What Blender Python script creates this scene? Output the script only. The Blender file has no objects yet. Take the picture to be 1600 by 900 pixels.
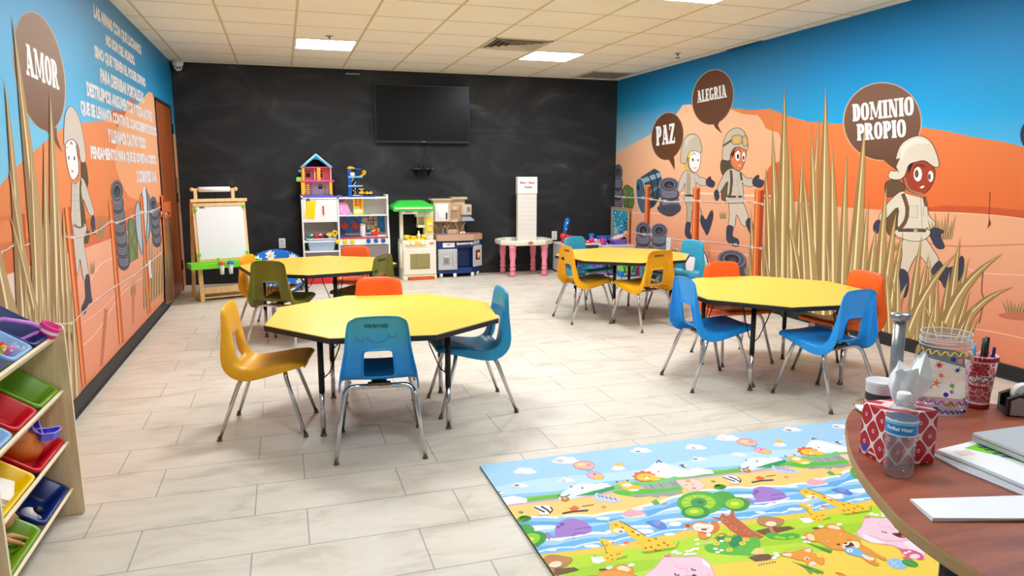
import bpy, bmesh, math, random
from mathutils import Vector, Matrix, Euler
from mathutils.geometry import tessellate_polygon
random.seed(7)
SC = bpy.context.scene
PI = math.pi

# ------------------------------------------------------------------ camera, world, exposure
CAM_F, CAM_PITCH, CAM_YAW, CAM_ROLL, CAM_H = 1124.77, 0.15860, 0.30697, 0.0007, 1.3619
XL, XR, YB, YF, H = -1.1725, 4.5733, 9.5173, -1.6, 2.6436
cd = bpy.data.cameras.new('camera'); cam = bpy.data.objects.new('camera', cd); SC.collection.objects.link(cam)
cd.sensor_width = 36.0; cd.lens = 36.0*CAM_F/1600.0; cd.clip_start = 0.05
cp, sp = math.cos(CAM_PITCH), math.sin(CAM_PITCH)
FWD = Vector((math.sin(CAM_YAW)*cp, math.cos(CAM_YAW)*cp, -sp))
R0 = Vector((math.cos(CAM_YAW), -math.sin(CAM_YAW), 0)); U0 = R0.cross(FWD)
RGT = R0*math.cos(CAM_ROLL)+U0*math.sin(CAM_ROLL); UPV = U0*math.cos(CAM_ROLL)-R0*math.sin(CAM_ROLL)
ORG = Vector((0, 0, CAM_H))
cam.matrix_world = Matrix(((RGT.x, UPV.x, -FWD.x, 0), (RGT.y, UPV.y, -FWD.y, 0), (RGT.z, UPV.z, -FWD.z, CAM_H), (0, 0, 0, 1)))
SC.camera = cam
SC.view_settings.view_transform = 'Standard'; SC.view_settings.look = 'None'
SC.view_settings.exposure = 0.0; SC.view_settings.gamma = 1.0; SC.view_settings.use_curve_mapping = False
LAMP_POWER = 52.0
wd = bpy.data.worlds.new('world'); SC.world = wd; wd.use_nodes = True
wd.node_tree.nodes['Background'].inputs[0].default_value = (0.9, 0.95, 1, 1)
wd.node_tree.nodes['Background'].inputs[1].default_value = 0.15
try:
    SC.cycles.use_denoising = True
    SC.cycles.max_bounces = 10; SC.cycles.diffuse_bounces = 6; SC.cycles.transparent_max_bounces = 16
    SC.cycles.caustics_reflective = False; SC.cycles.caustics_refractive = False
    SC.cycles.sample_clamp_indirect = 4.0
except Exception:
    pass

def _ray(x, y):
    return FWD + RGT*((x-800)/CAM_F) - UPV*((y-450)/CAM_F)
def on(x, y, axis, val):
    """the point of the plane <axis>=val that the photograph shows at pixel x,y"""
    d = _ray(x, y); return ORG + d*((val-ORG[axis])/d[axis])
def LW(x, y): return on(x, y, 0, XL)
def RW(x, y): return on(x, y, 0, XR)
def BW(x, y): return on(x, y, 1, YB)
def FL(x, y, z=0.0): return on(x, y, 2, z)
def AT(x, y, Y): return on(x, y, 1, Y)

# ------------------------------------------------------------------ materials
def lin(c):
    c = c/255.0
    return c/12.92 if c <= 0.04045 else ((c+0.055)/1.055)**2.4
def rgb(c, a=1.0): return (lin(c[0]), lin(c[1]), lin(c[2]), a)
_MC = {}
def mat(name, col, rough=0.5, metal=0.0, var=0.04, scale=20.0, trans=0.0, ior=1.45, spec=0.5, coat=0.0, bump=0.0, bscale=200.0, stretch=None):
    """procedural material: a base colour modulated by noise, optional bump"""
    if name in _MC: return _MC[name]
    m = bpy.data.materials.new(name); m.use_nodes = True; nt = m.node_tree; b = nt.nodes['Principled BSDF']
    b.inputs['Base Color'].default_value = rgb(col); b.inputs['Roughness'].default_value = rough
    b.inputs['Metallic'].default_value = metal; b.inputs['Specular IOR Level'].default_value = spec
    b.inputs['IOR'].default_value = ior; b.inputs['Transmission Weight'].default_value = trans
    b.inputs['Coat Weight'].default_value = coat
    tc = None
    if var > 0 or bump > 0:
        tc = nt.nodes.new('ShaderNodeTexCoord'); mp = nt.nodes.new('ShaderNodeMapping')
        nt.links.new(tc.outputs['Object'], mp.inputs[0])
        if stretch: mp.inputs['Scale'].default_value = stretch
    if var > 0:
        n = nt.nodes.new('ShaderNodeTexNoise'); n.inputs['Scale'].default_value = scale; n.inputs['Detail'].default_value = 3
        nt.links.new(mp.outputs[0], n.inputs['Vector'])
        mx = nt.nodes.new('ShaderNodeMix'); mx.data_type = 'RGBA'
        c = rgb(col)
        mx.inputs['A'].default_value = tuple(max(0, x*(1-var)) for x in c[:3])+(1,)
        mx.inputs['B'].default_value = tuple(min(1, x*(1+var)) for x in c[:3])+(1,)
        nt.links.new(n.outputs['Fac'], mx.inputs['Factor']); nt.links.new(mx.outputs['Result'], b.inputs['Base Color'])
    if bump > 0:
        n2 = nt.nodes.new('ShaderNodeTexNoise'); n2.inputs['Scale'].default_value = bscale
        nt.links.new(mp.outputs[0], n2.inputs['Vector'])
        bp = nt.nodes.new('ShaderNodeBump'); bp.inputs['Strength'].default_value = bump; bp.inputs['Distance'].default_value = 0.002
        nt.links.new(n2.outputs['Fac'], bp.inputs['Height']); nt.links.new(bp.outputs[0], b.inputs['Normal'])
    _MC[name] = m; return m
def flat(col, rough=0.55):
    """printed colour of the murals, the mat and labels"""
    return mat('print_%02x%02x%02x' % tuple(int(max(0, min(255, c))) for c in col), col, rough, var=0.03, scale=60, spec=0.3)
def emit(name, col, strength):
    if name in _MC: return _MC[name]
    m = bpy.data.materials.new(name); m.use_nodes = True; b = m.node_tree.nodes['Principled BSDF']
    b.inputs['Base Color'].default_value = rgb(col); b.inputs['Emission Color'].default_value = rgb(col); b.inputs['Emission Strength'].default_value = strength
    _MC[name] = m; return m
def clear(name, col, rough=0.02, ior=1.45, alpha=0.18):
    """thin clear plastic: mostly transparent with a fresnel gloss"""
    if name in _MC: return _MC[name]
    m = bpy.data.materials.new(name); m.use_nodes = True; nt = m.node_tree
    out = nt.nodes['Material Output']; nt.nodes.remove(nt.nodes['Principled BSDF'])
    t = nt.nodes.new('ShaderNodeBsdfTransparent'); t.inputs[0].default_value = rgb(col)
    g = nt.nodes.new('ShaderNodeBsdfGlossy'); g.inputs['Roughness'].default_value = rough
    d = nt.nodes.new('ShaderNodeBsdfDiffuse'); d.inputs[0].default_value = (0.9, 0.92, 0.95, 1)
    lw = nt.nodes.new('ShaderNodeLayerWeight'); lw.inputs[0].default_value = 0.5
    pw = nt.nodes.new('ShaderNodeMath'); pw.operation = 'POWER'; pw.inputs[1].default_value = 4.0; nt.links.new(lw.outputs['Facing'], pw.inputs[0])
    ml = nt.nodes.new('ShaderNodeMath'); ml.operation = 'MULTIPLY_ADD'; ml.inputs[1].default_value = 0.65; ml.inputs[2].default_value = 0.05; nt.links.new(pw.outputs[0], ml.inputs[0])
    m1 = nt.nodes.new('ShaderNodeMixShader'); m2 = nt.nodes.new('ShaderNodeMixShader'); m2.inputs[0].default_value = alpha
    nt.links.new(ml.outputs[0], m1.inputs[0]); nt.links.new(t.outputs[0], m1.inputs[1]); nt.links.new(g.outputs[0], m1.inputs[2])
    nt.links.new(m1.outputs[0], m2.inputs[1]); nt.links.new(d.outputs[0], m2.inputs[2]); nt.links.new(m2.outputs[0], out.inputs[0])
    _MC[name] = m; return m

# ------------------------------------------------------------------ mesh builder
class MB:
    def __init__(self, m=None):
        self.bm = bmesh.new(); self.mats = []; self.cur = 0
        if m: self.use(m)
    def use(self, m):
        if m not in self.mats: self.mats.append(m)
        self.cur = self.mats.index(m); return self
    def _tag(self, faces, smooth):
        for f in faces: f.material_index = self.cur; f.smooth = smooth
    def box(self, c, s, rot=None, bev=0.0, seg=2, smooth=None, taper=None):
        r = bmesh.ops.create_cube(self.bm, size=1.0); vs = r['verts']
        for v in vs:
            if taper and v.co.z < 0: v.co.x *= taper[0]; v.co.y *= taper[1]
            v.co = Vector((v.co.x*s[0], v.co.y*s[1], v.co.z*s[2]))
        fs = {f for v in vs for f in v.link_faces}
        if bev > 0:
            es = list({e for v in vs for e in v.link_edges})
            rr = bmesh.ops.bevel(self.bm, geom=es, offset=bev, segments=seg, affect='EDGES', profile=0.5)
            fs = set(rr['faces']) | {f for f in fs if f.is_valid}
            vs = list({v for f in fs for v in f.verts})
        M = Matrix.Translation(c)
        if rot: M = M @ Euler(rot).to_matrix().to_4x4()
        bmesh.ops.transform(self.bm, matrix=M, verts=vs)
        self._tag(fs, (bev > 0) if smooth is None else smooth); return self
    def boxb(self, a, b, bev=0.0, seg=2):
        a = Vector(a); b = Vector(b); lo = Vector(map(min, a, b)); hi = Vector(map(max, a, b))
        return self.box((lo+hi)/2, hi-lo, bev=bev, seg=seg)
    def ring(self, rings, closed=True, cap=True, smooth=True):
        """rings: list of lists of points; skins consecutive rings"""
        vr = [[self.bm.verts.new(p) for p in r] for r in rings]; fs = []
        n = len(vr[0])
        for a, b in zip(vr[:-1], vr[1:]):
            for i in range(n if closed else n-1):
                j = (i+1) % n
                try: fs.append(self.bm.faces.new((a[i], a[j], b[j], b[i])))
                except ValueError: pass
        self._tag(fs, smooth)
        if cap and closed:
            cs = []
            for r in (vr[0][::-1], vr[-1]):
                try: cs.append(self.bm.faces.new(r))
                except ValueError: pass
            self._tag(cs, False)
        return self
    def cyl(self, p0, p1, r0, r1=None, seg=16, cap=True, smooth=True):
        r1 = r0 if r1 is None else r1; p0 = Vector(p0); p1 = Vector(p1); d = (p1-p0).normalized()
        a = d.orthogonal().normalized(); b = d.cross(a)
        mk = lambda p, r: [p+(a*math.cos(2*PI*i/seg)+b*math.sin(2*PI*i/seg))*max(r, 1e-5) for i in range(seg)]
        return self.ring([mk(p0, r0), mk(p1, r1)], cap=cap, smooth=smooth)
    def lathe(self, prof, c=(0, 0, 0), seg=24, cap=True, sx=1.0, sy=1.0, axis='Z', smooth=True):
        c = Vector(c)
        def P(r, z, i):
            t = 2*PI*i/seg; x, y = max(r, 1e-5)*math.cos(t)*sx, max(r, 1e-5)*math.sin(t)*sy
            return c+(Vector((x, y, z)) if axis == 'Z' else Vector((x, -z, y)) if axis == 'Y' else Vector((z, x, y)))
        return self.ring([[P(r, z, i) for i in range(seg)] for r, z in prof], cap=cap, smooth=smooth)
    def tube(self, pts, r, seg=10, cap=True, closed=False):
        pts = [Vector(p) for p in pts]; rs = r if isinstance(r, (list, tuple)) else [r]*len(pts)
        n = len(pts); up = None; rings = []
        for i, p in enumerate(pts):
            if closed: t = (pts[(i+1) % n]-pts[i-1]).normalized()
            else: t = (pts[min(i+1, n-1)]-pts[max(i-1, 0)]).normalized()
            if up is None: up = t.orthogonal().normalized()
            up = (up-t*up.dot(t)).normalized(); b = t.cross(up)
            rings.append([p+(up*math.cos(2*PI*k/seg)+b*math.sin(2*PI*k/seg))*rs[i] for k in range(seg)])
        if closed: rings.append(rings[0])
        return self.ring(rings, cap=cap and not closed)
    def ball(self, c, r, seg=16, rot=None):
        r = (r, r, r) if not isinstance(r, (tuple, list)) else r
        q = bmesh.ops.create_uvsphere(self.bm, u_segments=seg, v_segments=max(6, seg//2+2), radius=1.0)
        M = Matrix.Translation(c)
        if rot: M = M @ Euler(rot).to_matrix().to_4x4()
        M = M @ Matrix.Diagonal((r[0], r[1], r[2], 1))
        bmesh.ops.transform(self.bm, matrix=M, verts=q['verts'])
        self._tag({f for v in q['verts'] for f in v.link_faces}, True); return self
    def prism(self, poly, f0, f1, smooth=False):
        """poly: 2-d outline; f0, f1 map (u,v) to the two end faces"""
        a = [self.bm.verts.new(f0(*p)) for p in poly]; b = [self.bm.verts.new(f1(*p)) for p in poly]; n = len(poly); fs = []
        for i in range(n):
            j = (i+1) % n; fs.append(self.bm.faces.new((a[i], a[j], b[j], b[i])))
        tri = tessellate_polygon([[Vector((p[0], p[1], 0)) for p in poly]])
        for t in tri:
            for vs in (a, b):
                try: fs.append(self.bm.faces.new([vs[k] for k in t]))
                except ValueError: pass
        self._tag(fs, smooth); return self
    def face(self, pts3, poly2=None):
        vs = [self.bm.verts.new(p) for p in pts3]
        if len(vs) <= 3: fs = [self.bm.faces.new(vs)]
        else:
            fs = []
            for t in tessellate_polygon([[Vector(p) for p in (poly2 or pts3)]]):
                try: fs.append(self.bm.faces.new([vs[k] for k in t]))
                except ValueError: pass
        self._tag(fs, False); return self
    def add_mesh(self, me, M):
        n0 = len(self.bm.verts); self.bm.verts.ensure_lookup_table()
        vs = [self.bm.verts.new(M @ v.co) for v in me.vertices]; fs = []
        for p in me.polygons:
            try: fs.append(self.bm.faces.new([vs[i] for i in p.vertices]))
            except ValueError: pass
        self._tag(fs, False); return self
    def xform(self, M):
        bmesh.ops.transform(self.bm, matrix=M, verts=self.bm.verts[:]); return self
    def build(self, name, parent=None, recalc=True, mods=None, loc=None, rot=None):
        if recalc: bmesh.ops.recalc_face_normals(self.bm, faces=self.bm.faces[:])
        me = bpy.data.meshes.new(name); self.bm.to_mesh(me); self.bm.free()
        for m in self.mats: me.materials.append(m)
        o = bpy.data.objects.new(name, me); SC.collection.objects.link(o)
        if parent: o.parent = parent
        if loc is not None: o.location = loc
        if rot is not None: o.rotation_euler = rot
        return o

def tag(o, label, cat, group=None, kind=None):
    o['label'] = label; o['category'] = cat
    if group: o['group'] = group
    if kind: o['kind'] = kind
    return o
def thing(name, label, cat, loc=(0, 0, 0), rotz=0.0, group=None):
    o = bpy.data.objects.new(name, None); SC.collection.objects.link(o)
    o.location = loc; o.rotation_euler = (0, 0, rotz); o.empty_display_size = 0.1
    return tag(o, label, cat, group)
def struct(o, label=None, cat=None):
    o['kind'] = 'structure'
    if label: o['label'] = label; o['category'] = cat
    return o
def copy_tree(o, parent=None):
    c = o.copy(); SC.collection.objects.link(c)
    if parent: c.parent = parent; c.matrix_parent_inverse = o.matrix_parent_inverse.copy()
    for ch in list(o.children): copy_tree(ch, c)
    return c

# ------------------------------------------------------------------ flat lettering and flat prints
_TX = {}
def text_mesh(s, bold=0.0, shear=0.0):
    k = (s, bold, shear)
    if k in _TX: return _TX[k]
    cu = bpy.data.curves.new('lettering', 'FONT'); cu.body = s; cu.size = 1.0; cu.offset = bold; cu.resolution_u = 3; cu.shear = shear
    o = bpy.data.objects.new('lettering', cu); SC.collection.objects.link(o)
    dg = bpy.context.evaluated_depsgraph_get(); me = bpy.data.meshes.new_from_object(o.evaluated_get(dg))
    bpy.data.objects.remove(o); bpy.data.curves.remove(cu)
    xs = [v.co.x for v in me.vertices]; ys = [v.co.y for v in me.vertices]
    _TX[k] = (me, min(xs), max(xs), min(ys), max(ys)); return _TX[k]
def letter(mb, s, A, B, C, bold=0.03, off=Vector((0, 0, 0)), shear=0.0):
    """lettering on a plane: A lower-left, B lower-right, C upper-left corner of the written line"""
    me, x0, x1, y0, y1 = text_mesh(s, bold, shear); A, B, C = Vector(A), Vector(B), Vector(C)
    u = (B-A)/(x1-x0); w = (C-A)/(y1-y0); n = u.cross(w).normalized()
    o = A-u*x0-w*y0+off
    M = Matrix(((u.x, w.x, n.x, o.x), (u.y, w.y, n.y, o.y), (u.z, w.z, n.z, o.z), (0, 0, 0, 1)))
    mb.add_mesh(me, M)
def _rc(x0, y0, x1, y1): return [(x0, y0), (x1, y0), (x1, y1), (x0, y1)]
def _arc(cx, cy, rx, ry, ix, iy, a0, a1, n=14):
    """pieces of a thick arc"""
    o = []
    f = lambda r, s, a: (cx+r*math.copysign(abs(math.cos(a))**.8, math.cos(a)), cy+s*math.copysign(abs(math.sin(a))**.8, math.sin(a)))
    for i in range(n):
        a, b = a0+(a1-a0)*i/n, a0+(a1-a0)*(i+1)/n; o.append([f(rx, ry, a), f(rx, ry, b), f(ix, iy, b), f(ix, iy, a)])
    return o
def slab_glyph(c):
    """heavy slab-serif capitals: polygons in a box of height 1, and the advance width"""
    S, V, O = .31, .13, .05; P2 = PI/2
    def stem(x, top=True, bot=True): return [_rc(x, 0, x+S, 1)]+([_rc(x-O, 1-V, x+S+O, 1)] if top else [])+([_rc(x-O, 0, x+S+O, V)] if bot else [])
    if c == 'I': return stem(O), S+2*O
    if c == 'L': return stem(O)+[_rc(O, 0, .68, .15), [(.56, 0), (.68, 0), (.68, .34), (.60, .34)]], .68
    if c == 'E': return stem(O)+[_rc(O, 0, .68, .14), _rc(O, .86, .66, 1), _rc(O, .44, .52, .57), _rc(.58, 0, .68, .30), _rc(.57, .72, .66, 1)], .68
    if c == 'D': return stem(O)+_arc(.32, .5, .42, .5, .11, .36, -P2, P2), .74
    if c == 'O': return _arc(.38, .5, .38, .5, .09, .36, 0, 2*PI, 26), .76
    if c == 'P': return stem(O)+_arc(.32, .70, .40, .30, .11, .16, -P2, P2), .72
    if c == 'R': return stem(O)+_arc(.32, .71, .38, .29, .11, .15, -P2, P2)+[[(.36, .46), (.56, .50), (.80, 0), (.54, 0)], _rc(.50, 0, .84, V)], .82
    if c == 'Z': return [_rc(.02, .86, .66, 1), _rc(.0, 0, .70, .14), [(.36, .88), (.66, .88), (.32, .12), (.02, .12)], _rc(.02, .70, .12, 1), _rc(.60, 0, .70, .30)], .70
    if c == 'A': return [[(.24, 1), (.56, 1), (.84, 0), (.52, 0)], [(.28, 1), (.40, 1), (.24, 0), (.10, 0)], _rc(.22, .24, .62, .36), _rc(.02, 0, .34, V), _rc(.47, 0, .88, V), _rc(.18, .9, .5, 1)], .88
    if c == 'N': return [_rc(.10, 0, .22, 1), _rc(.62, 0, .74, 1), [(.06, 1), (.36, 1), (.74, 0), (.48, 0)], _rc(.0, 0, .32, V), _rc(.0, 1-V, .30, 1), _rc(.52, 1-V, .84, 1)], .84
    if c == 'M': return [_rc(.10, 0, .22, 1), _rc(.80, 0, 1.05, 1), [(.08, 1), (.36, 1), (.62, .12), (.46, .12)], [(.80, 1), (.92, 1), (.60, .08), (.50, .12)], _rc(.0, 0, .32, V), _rc(.0, 1-V, .26, 1), _rc(.74, 0, 1.12, V), _rc(.84, 1-V, 1.12, 1)], 1.12
    if c == 'G': return _arc(.38, .5, .38, .5, .09, .36, .75, 2*PI-.25, 22)+[_rc(.42, .36, .80, .48), _rc(.52, .06, .74, .46)], .80
    return [], .4
def slab_letter(mb, s, A, B, C, n):
    x = 0; gl = []
    for ch in s: g, w = slab_glyph(ch); gl.append((x, g)); x += w+.03
    x -= .03; A, B, C = Vector(A), Vector(B), Vector(C); u = (B-A)/x; w = C-A
    for x0, g in gl:
        for i, poly in enumerate(g):
            vs = [mb.bm.verts.new(A+u*(x0+p[0])+w*p[1]+n*(.00003*i)) for p in poly]
            try: mb._tag([mb.bm.faces.new(vs)], False)
            except ValueError: pass
def crom(pts, k=4, closed=True):
    """Catmull-Rom smoothing of a 2-d outline"""
    n = len(pts); out = []
    for i in range(n if closed else n-1):
        p0, p1, p2, p3 = ((pts[(i-1) % n], pts[i], pts[(i+1) % n], pts[(i+2) % n]) if closed else
                          (pts[max(i-1, 0)], pts[i], pts[i+1], pts[min(i+2, n-1)]))
        for j in range(k):
            t = j/k; t2 = t*t; t3 = t2*t
            out.append(tuple(0.5*(2*p1[d]+(p2[d]-p0[d])*t+(2*p0[d]-5*p1[d]+4*p2[d]-p3[d])*t2+(3*p1[d]-p0[d]-3*p2[d]+p3[d])*t3) for d in (0, 1)))
    if not closed: out.append(tuple(pts[-1][:2]))
    return out
class Print:
    """a flat picture on a plane: fn maps picture coordinates to the plane, n is the plane normal"""
    def __init__(self, fn, n, mb, step=0.00003, base=0.0005):
        self.fn = fn; self.n = Vector(n); self.mb = mb; self.k = 0; self.step = step; self.base = base
        self.xf = lambda p: p
        self.sx = self.sy = 1.0; self.ox = self.oy = 0.0; self.post = lambda v: v; self.clip = None
    def at(self, k):
        """start a group of shapes at layer k"""
        self.k = k; return self
    def frame(self, ox, oy, s=1.0, sy=None):
        """picture coordinates read off a magnified crop: x = ox + u/s"""
        self.ox, self.oy, self.sx, self.sy = ox, oy, 1.0/s, 1.0/(sy or s); return self
    def px(self, p): return (self.ox+p[0]*self.sx, self.oy+p[1]*self.sy)
    def P(self, p):
        q = self.px(p); return self.post(self.fn(q[0], q[1]))+self.n*(self.base+self.k*self.step)
    def poly(self, pts, col, smooth=True, k=4):
        self.k += 1; self.mb.use(col if not isinstance(col, tuple) else flat(col))
        q = crom(pts, k) if smooth else pts
        if self.clip:
            w = self._cut([self.P(p) for p in q])
            if len(w) > 2: self.mb.face(w)
            return self
        self.mb.face([self.P(p) for p in q], [(p[0], p[1], 0) for p in q]); return self
    def _cut(self, pts):
        for ax, lim, sg in ((0, self.clip[0], 1), (0, self.clip[1], -1), (1, self.clip[2], 1), (1, self.clip[3], -1)):
            out = []
            for i, a in enumerate(pts):
                b = pts[(i+1) % len(pts)]; da, db = (a[ax]-lim)*sg, (b[ax]-lim)*sg
                if da >= 0: out.append(a)
                if da*db < 0: out.append(a.lerp(b, da/(da-db)))
            pts = out
            if len(pts) < 3: return []
        return pts
    def ell(self, c, rx, ry, col, rot=0.0, n=20):
        a, b = math.cos(rot), math.sin(rot)
        return self.poly([(c[0]+rx*math.cos(t)*a-ry*math.sin(t)*b, c[1]+rx*math.cos(t)*b+ry*math.sin(t)*a) for t in (2*PI*i/n for i in range(n))], col, False)
    def line(self, pts, w, col, closed=False, smooth=True, taper=False):
        """a drawn stroke, w in picture units"""
        self.k += 1; self.mb.use(col if not isinstance(col, tuple) else flat(col))
        q = crom(pts, 4, closed) if smooth else list(pts); n = len(q); L = []; R = []
        for i, p in enumerate(q):
            a = q[(i-1) % n] if (closed or i > 0) else p; b = q[(i+1) % n] if (closed or i < n-1) else p
            dx, dy = b[0]-a[0], b[1]-a[1]; l = math.hypot(dx, dy) or 1
            ww = w*(1-i/(n-1)) if taper else w
            L.append((p[0]-dy/l*ww/2, p[1]+dx/l*ww/2)); R.append((p[0]+dy/l*ww/2, p[1]-dx/l*ww/2))
        if self.clip:
            for i in range(n if closed else n-1):
                j = (i+1) % n; w = self._cut([self.P(L[i]), self.P(L[j]), self.P(R[j]), self.P(R[i])])
                if len(w) > 2: self.mb.face(w)
            return self
        lv = [self.mb.bm.verts.new(self.P(p)) for p in L]; rv = [self.mb.bm.verts.new(self.P(p)) for p in R]; fs = []
        for i in range(n if closed else n-1):
            j = (i+1) % n; fs.append(self.mb.bm.faces.new((lv[i], lv[j], rv[j], rv[i])))
        self.mb._tag(fs, False); return self
    def shape(self, pts, col, out=(60, 50, 45), w=0.8, smooth=True):
        self.poly(pts, col, smooth); self.line(pts, w, out, True, smooth); return self
    def text(self, s, a, b, c, col, bold=0.03):
        self.k += 1; self.mb.use(flat(col)); letter(self.mb, s, self.P(a), self.P(b), self.P(c), bold); return self
    def slab(self, s, a, b, c, col):
        self.k += 1; self.mb.use(flat(col)); slab_letter(self.mb, s, self.P(a), self.P(b), self.P(c), self.n); self.k += 30; return self
    def blade(self, base, tip, w, col=(176, 146, 98), hi=(240, 222, 160), bend=0.0, dark=(140, 112, 70)):
        """one pointed grass blade with a pale stripe along it"""
        bx, by = base; tx, ty = tip; dx, dy = tx-bx, ty-by; l = math.hypot(dx, dy); nx, ny = -dy/l, dx/l
        def C(t, s): 
            bb = bend*4*t*(1-t); ww = w/2*(1-t**1.6)
            return (bx+dx*t+nx*(bb+s*ww), by+dy*t+ny*(bb+s*ww))
        T = [0, .15, .3, .45, .6, .72, .84, .93]
        self.poly([C(t, -.2) for t in T]+[(tx, ty)]+[C(t, -1) for t in T[::-1]], dark, False); self.k -= 1
        self.poly([C(t, .12) for t in T]+[(tx, ty)]+[C(t, -.2) for t in T[::-1]], hi, False); self.k -= 1
        self.poly([C(t, 1) for t in T]+[(tx, ty)]+[C(t, .12) for t in T[::-1]], col, False)
        return self
# ------------------------------------------------------------------ the room
def nodes(name):
    m = bpy.data.materials.new(name); m.use_nodes = True; return m, m.node_tree, m.node_tree.nodes['Principled BSDF']
def ramp(nt, stops):
    r = nt.nodes.new('ShaderNodeValToRGB'); e = r.color_ramp.elements
    while len(e) < len(stops): e.new(0.5)
    for i, (p, c) in enumerate(stops): e[i].position = p; e[i].color = rgb(c)
    return r
def floor_material():
    m, nt, b = nodes('porcelain_floor_tile')
    tc = nt.nodes.new('ShaderNodeTexCoord'); mp = nt.nodes.new('ShaderNodeMapping')
    mp.inputs['Location'].default_value = (0.165, -2.595, 0); nt.links.new(tc.outputs['Object'], mp.inputs[0])
    br = nt.nodes.new('ShaderNodeTexBrick'); br.offset = 0.669; br.offset_frequency = 2; br.squash = 1.0
    for k, val in (('Scale', 1.0), ('Mortar Size', 0.0028), ('Mortar Smooth', 0.1), ('Bias', 0.0), ('Brick Width', 0.6096), ('Row Height', 0.3048)): br.inputs[k].default_value = val
    br.inputs['Color1'].default_value = rgb((228, 219, 204)); br.inputs['Color2'].default_value = rgb((222, 214, 199)); br.inputs['Mortar'].default_value = rgb((168, 168, 168))
    nt.links.new(mp.outputs[0], br.inputs['Vector'])
    mp2 = nt.nodes.new('ShaderNodeMapping'); mp2.inputs['Scale'].default_value = (1.0, 2.2, 1); nt.links.new(tc.outputs['Object'], mp2.inputs[0])
    n = nt.nodes.new('ShaderNodeTexNoise'); n.inputs['Scale'].default_value = 2.6; n.inputs['Detail'].default_value = 9; n.inputs['Roughness'].default_value = 0.62; n.inputs['Distortion'].default_value = 1.2
    nt.links.new(mp2.outputs[0], n.inputs['Vector'])
    r = ramp(nt, [(0.30, (178, 164, 142)), (0.46, (236, 232, 224)), (0.6, (255, 255, 252)), (0.75, (222, 214, 200))])
    nt.links.new(n.outputs['Fac'], r.inputs[0])
    mx = nt.nodes.new('ShaderNodeMix'); mx.data_type = 'RGBA'; mx.blend_type = 'MULTIPLY'; mx.inputs['Factor'].default_value = 0.42
    nt.links.new(br.outputs['Color'], mx.inputs['A']); nt.links.new(r.outputs[0], mx.inputs['B']); nt.links.new(mx.outputs['Result'], b.inputs['Base Color'])
    b.inputs['Roughness'].default_value = 0.42; b.inputs['Specular IOR Level'].default_value = 0.35
    bp = nt.nodes.new('ShaderNodeBump'); bp.inputs['Strength'].default_value = 0.25; bp.inputs['Distance'].default_value = 0.002; bp.invert = True
    nt.links.new(br.outputs['Fac'], bp.inputs['Height']); nt.links.new(bp.outputs[0], b.inputs['Normal'])
    return m
def chalk_material():
    m, nt, b = nodes('black_chalkboard_paint')
    tc = nt.nodes.new('ShaderNodeTexCoord'); mp = nt.nodes.new('ShaderNodeMapping'); mp.inputs['Scale'].default_value = (0.55, 1, 1.1)
    mp.inputs['Rotation'].default_value = (0, 0.5, 0); nt.links.new(tc.outputs['Object'], mp.inputs[0])
    n = nt.nodes.new('ShaderNodeTexNoise'); n.inputs['Scale'].default_value = 1.5; n.inputs['Detail'].default_value = 7; n.inputs['Distortion'].default_value = 2.2
    nt.links.new(mp.outputs[0], n.inputs['Vector'])
    r = ramp(nt, [(0.48, (42, 43, 45)), (0.66, (56, 58, 59)), (0.8, (96, 98, 98))]); nt.links.new(n.outputs['Fac'], r.inputs[0])
    nt.links.new(r.outputs[0], b.inputs['Base Color']); b.inputs['Roughness'].default_value = 0.75; b.inputs['Specular IOR Level'].default_value = 0.25
    return m
def sky_print(name, stops, ydir):
    """printed sky: the colours of the vinyl run from top to bottom and shift along the wall"""
    m, nt, b = nodes(name)
    tc = nt.nodes.new('ShaderNodeTexCoord'); sx = nt.nodes.new('ShaderNodeSeparateXYZ'); nt.links.new(tc.outputs['Object'], sx.inputs[0])
    fz = nt.nodes.new('ShaderNodeMapRange'); fz.inputs['From Min'].default_value = 1.2; fz.inputs['From Max'].default_value = H
    nt.links.new(sx.outputs['Z'], fz.inputs['Value'])
    r1 = ramp(nt, stops[0]); r2 = ramp(nt, stops[1]); nt.links.new(fz.outputs[0], r1.inputs[0]); nt.links.new(fz.outputs[0], r2.inputs[0])
    fy = nt.nodes.new('ShaderNodeMapRange'); fy.inputs['From Min'].default_value = ydir[0]; fy.inputs['From Max'].default_value = ydir[1]
    nt.links.new(sx.outputs['Y'], fy.inputs['Value'])
    mx = nt.nodes.new('ShaderNodeMix'); mx.data_type = 'RGBA'; nt.links.new(fy.outputs[0], mx.inputs['Factor'])
    nt.links.new(r1.outputs[0], mx.inputs['A']); nt.links.new(r2.outputs[0], mx.inputs['B']); nt.links.new(mx.outputs['Result'], b.inputs['Base Color'])
    b.inputs['Roughness'].default_value = 0.5; b.inputs['Specular IOR Level'].default_value = 0.3
    return m
def vprint(name, top, bot, z1, z0, extra=None):
    """printed colour that runs from <top> at height z1 to <bot> at height z0"""
    if name in _MC: return _MC[name]
    m, nt, b = nodes(name)
    tc = nt.nodes.new('ShaderNodeTexCoord'); sx = nt.nodes.new('ShaderNodeSeparateXYZ'); nt.links.new(tc.outputs['Object'], sx.inputs[0])
    fz = nt.nodes.new('ShaderNodeMapRange'); fz.inputs['From Min'].default_value = z0; fz.inputs['From Max'].default_value = z1
    nt.links.new(sx.outputs['Z'], fz.inputs['Value']); r = ramp(nt, [(0, bot), (1, top)]); nt.links.new(fz.outputs[0], r.inputs[0])
    nt.links.new(r.outputs[0], b.inputs['Base Color']); b.inputs['Roughness'].default_value = 0.55; b.inputs['Specular IOR Level'].default_value = 0.3
    _MC[name] = m; return m
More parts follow.
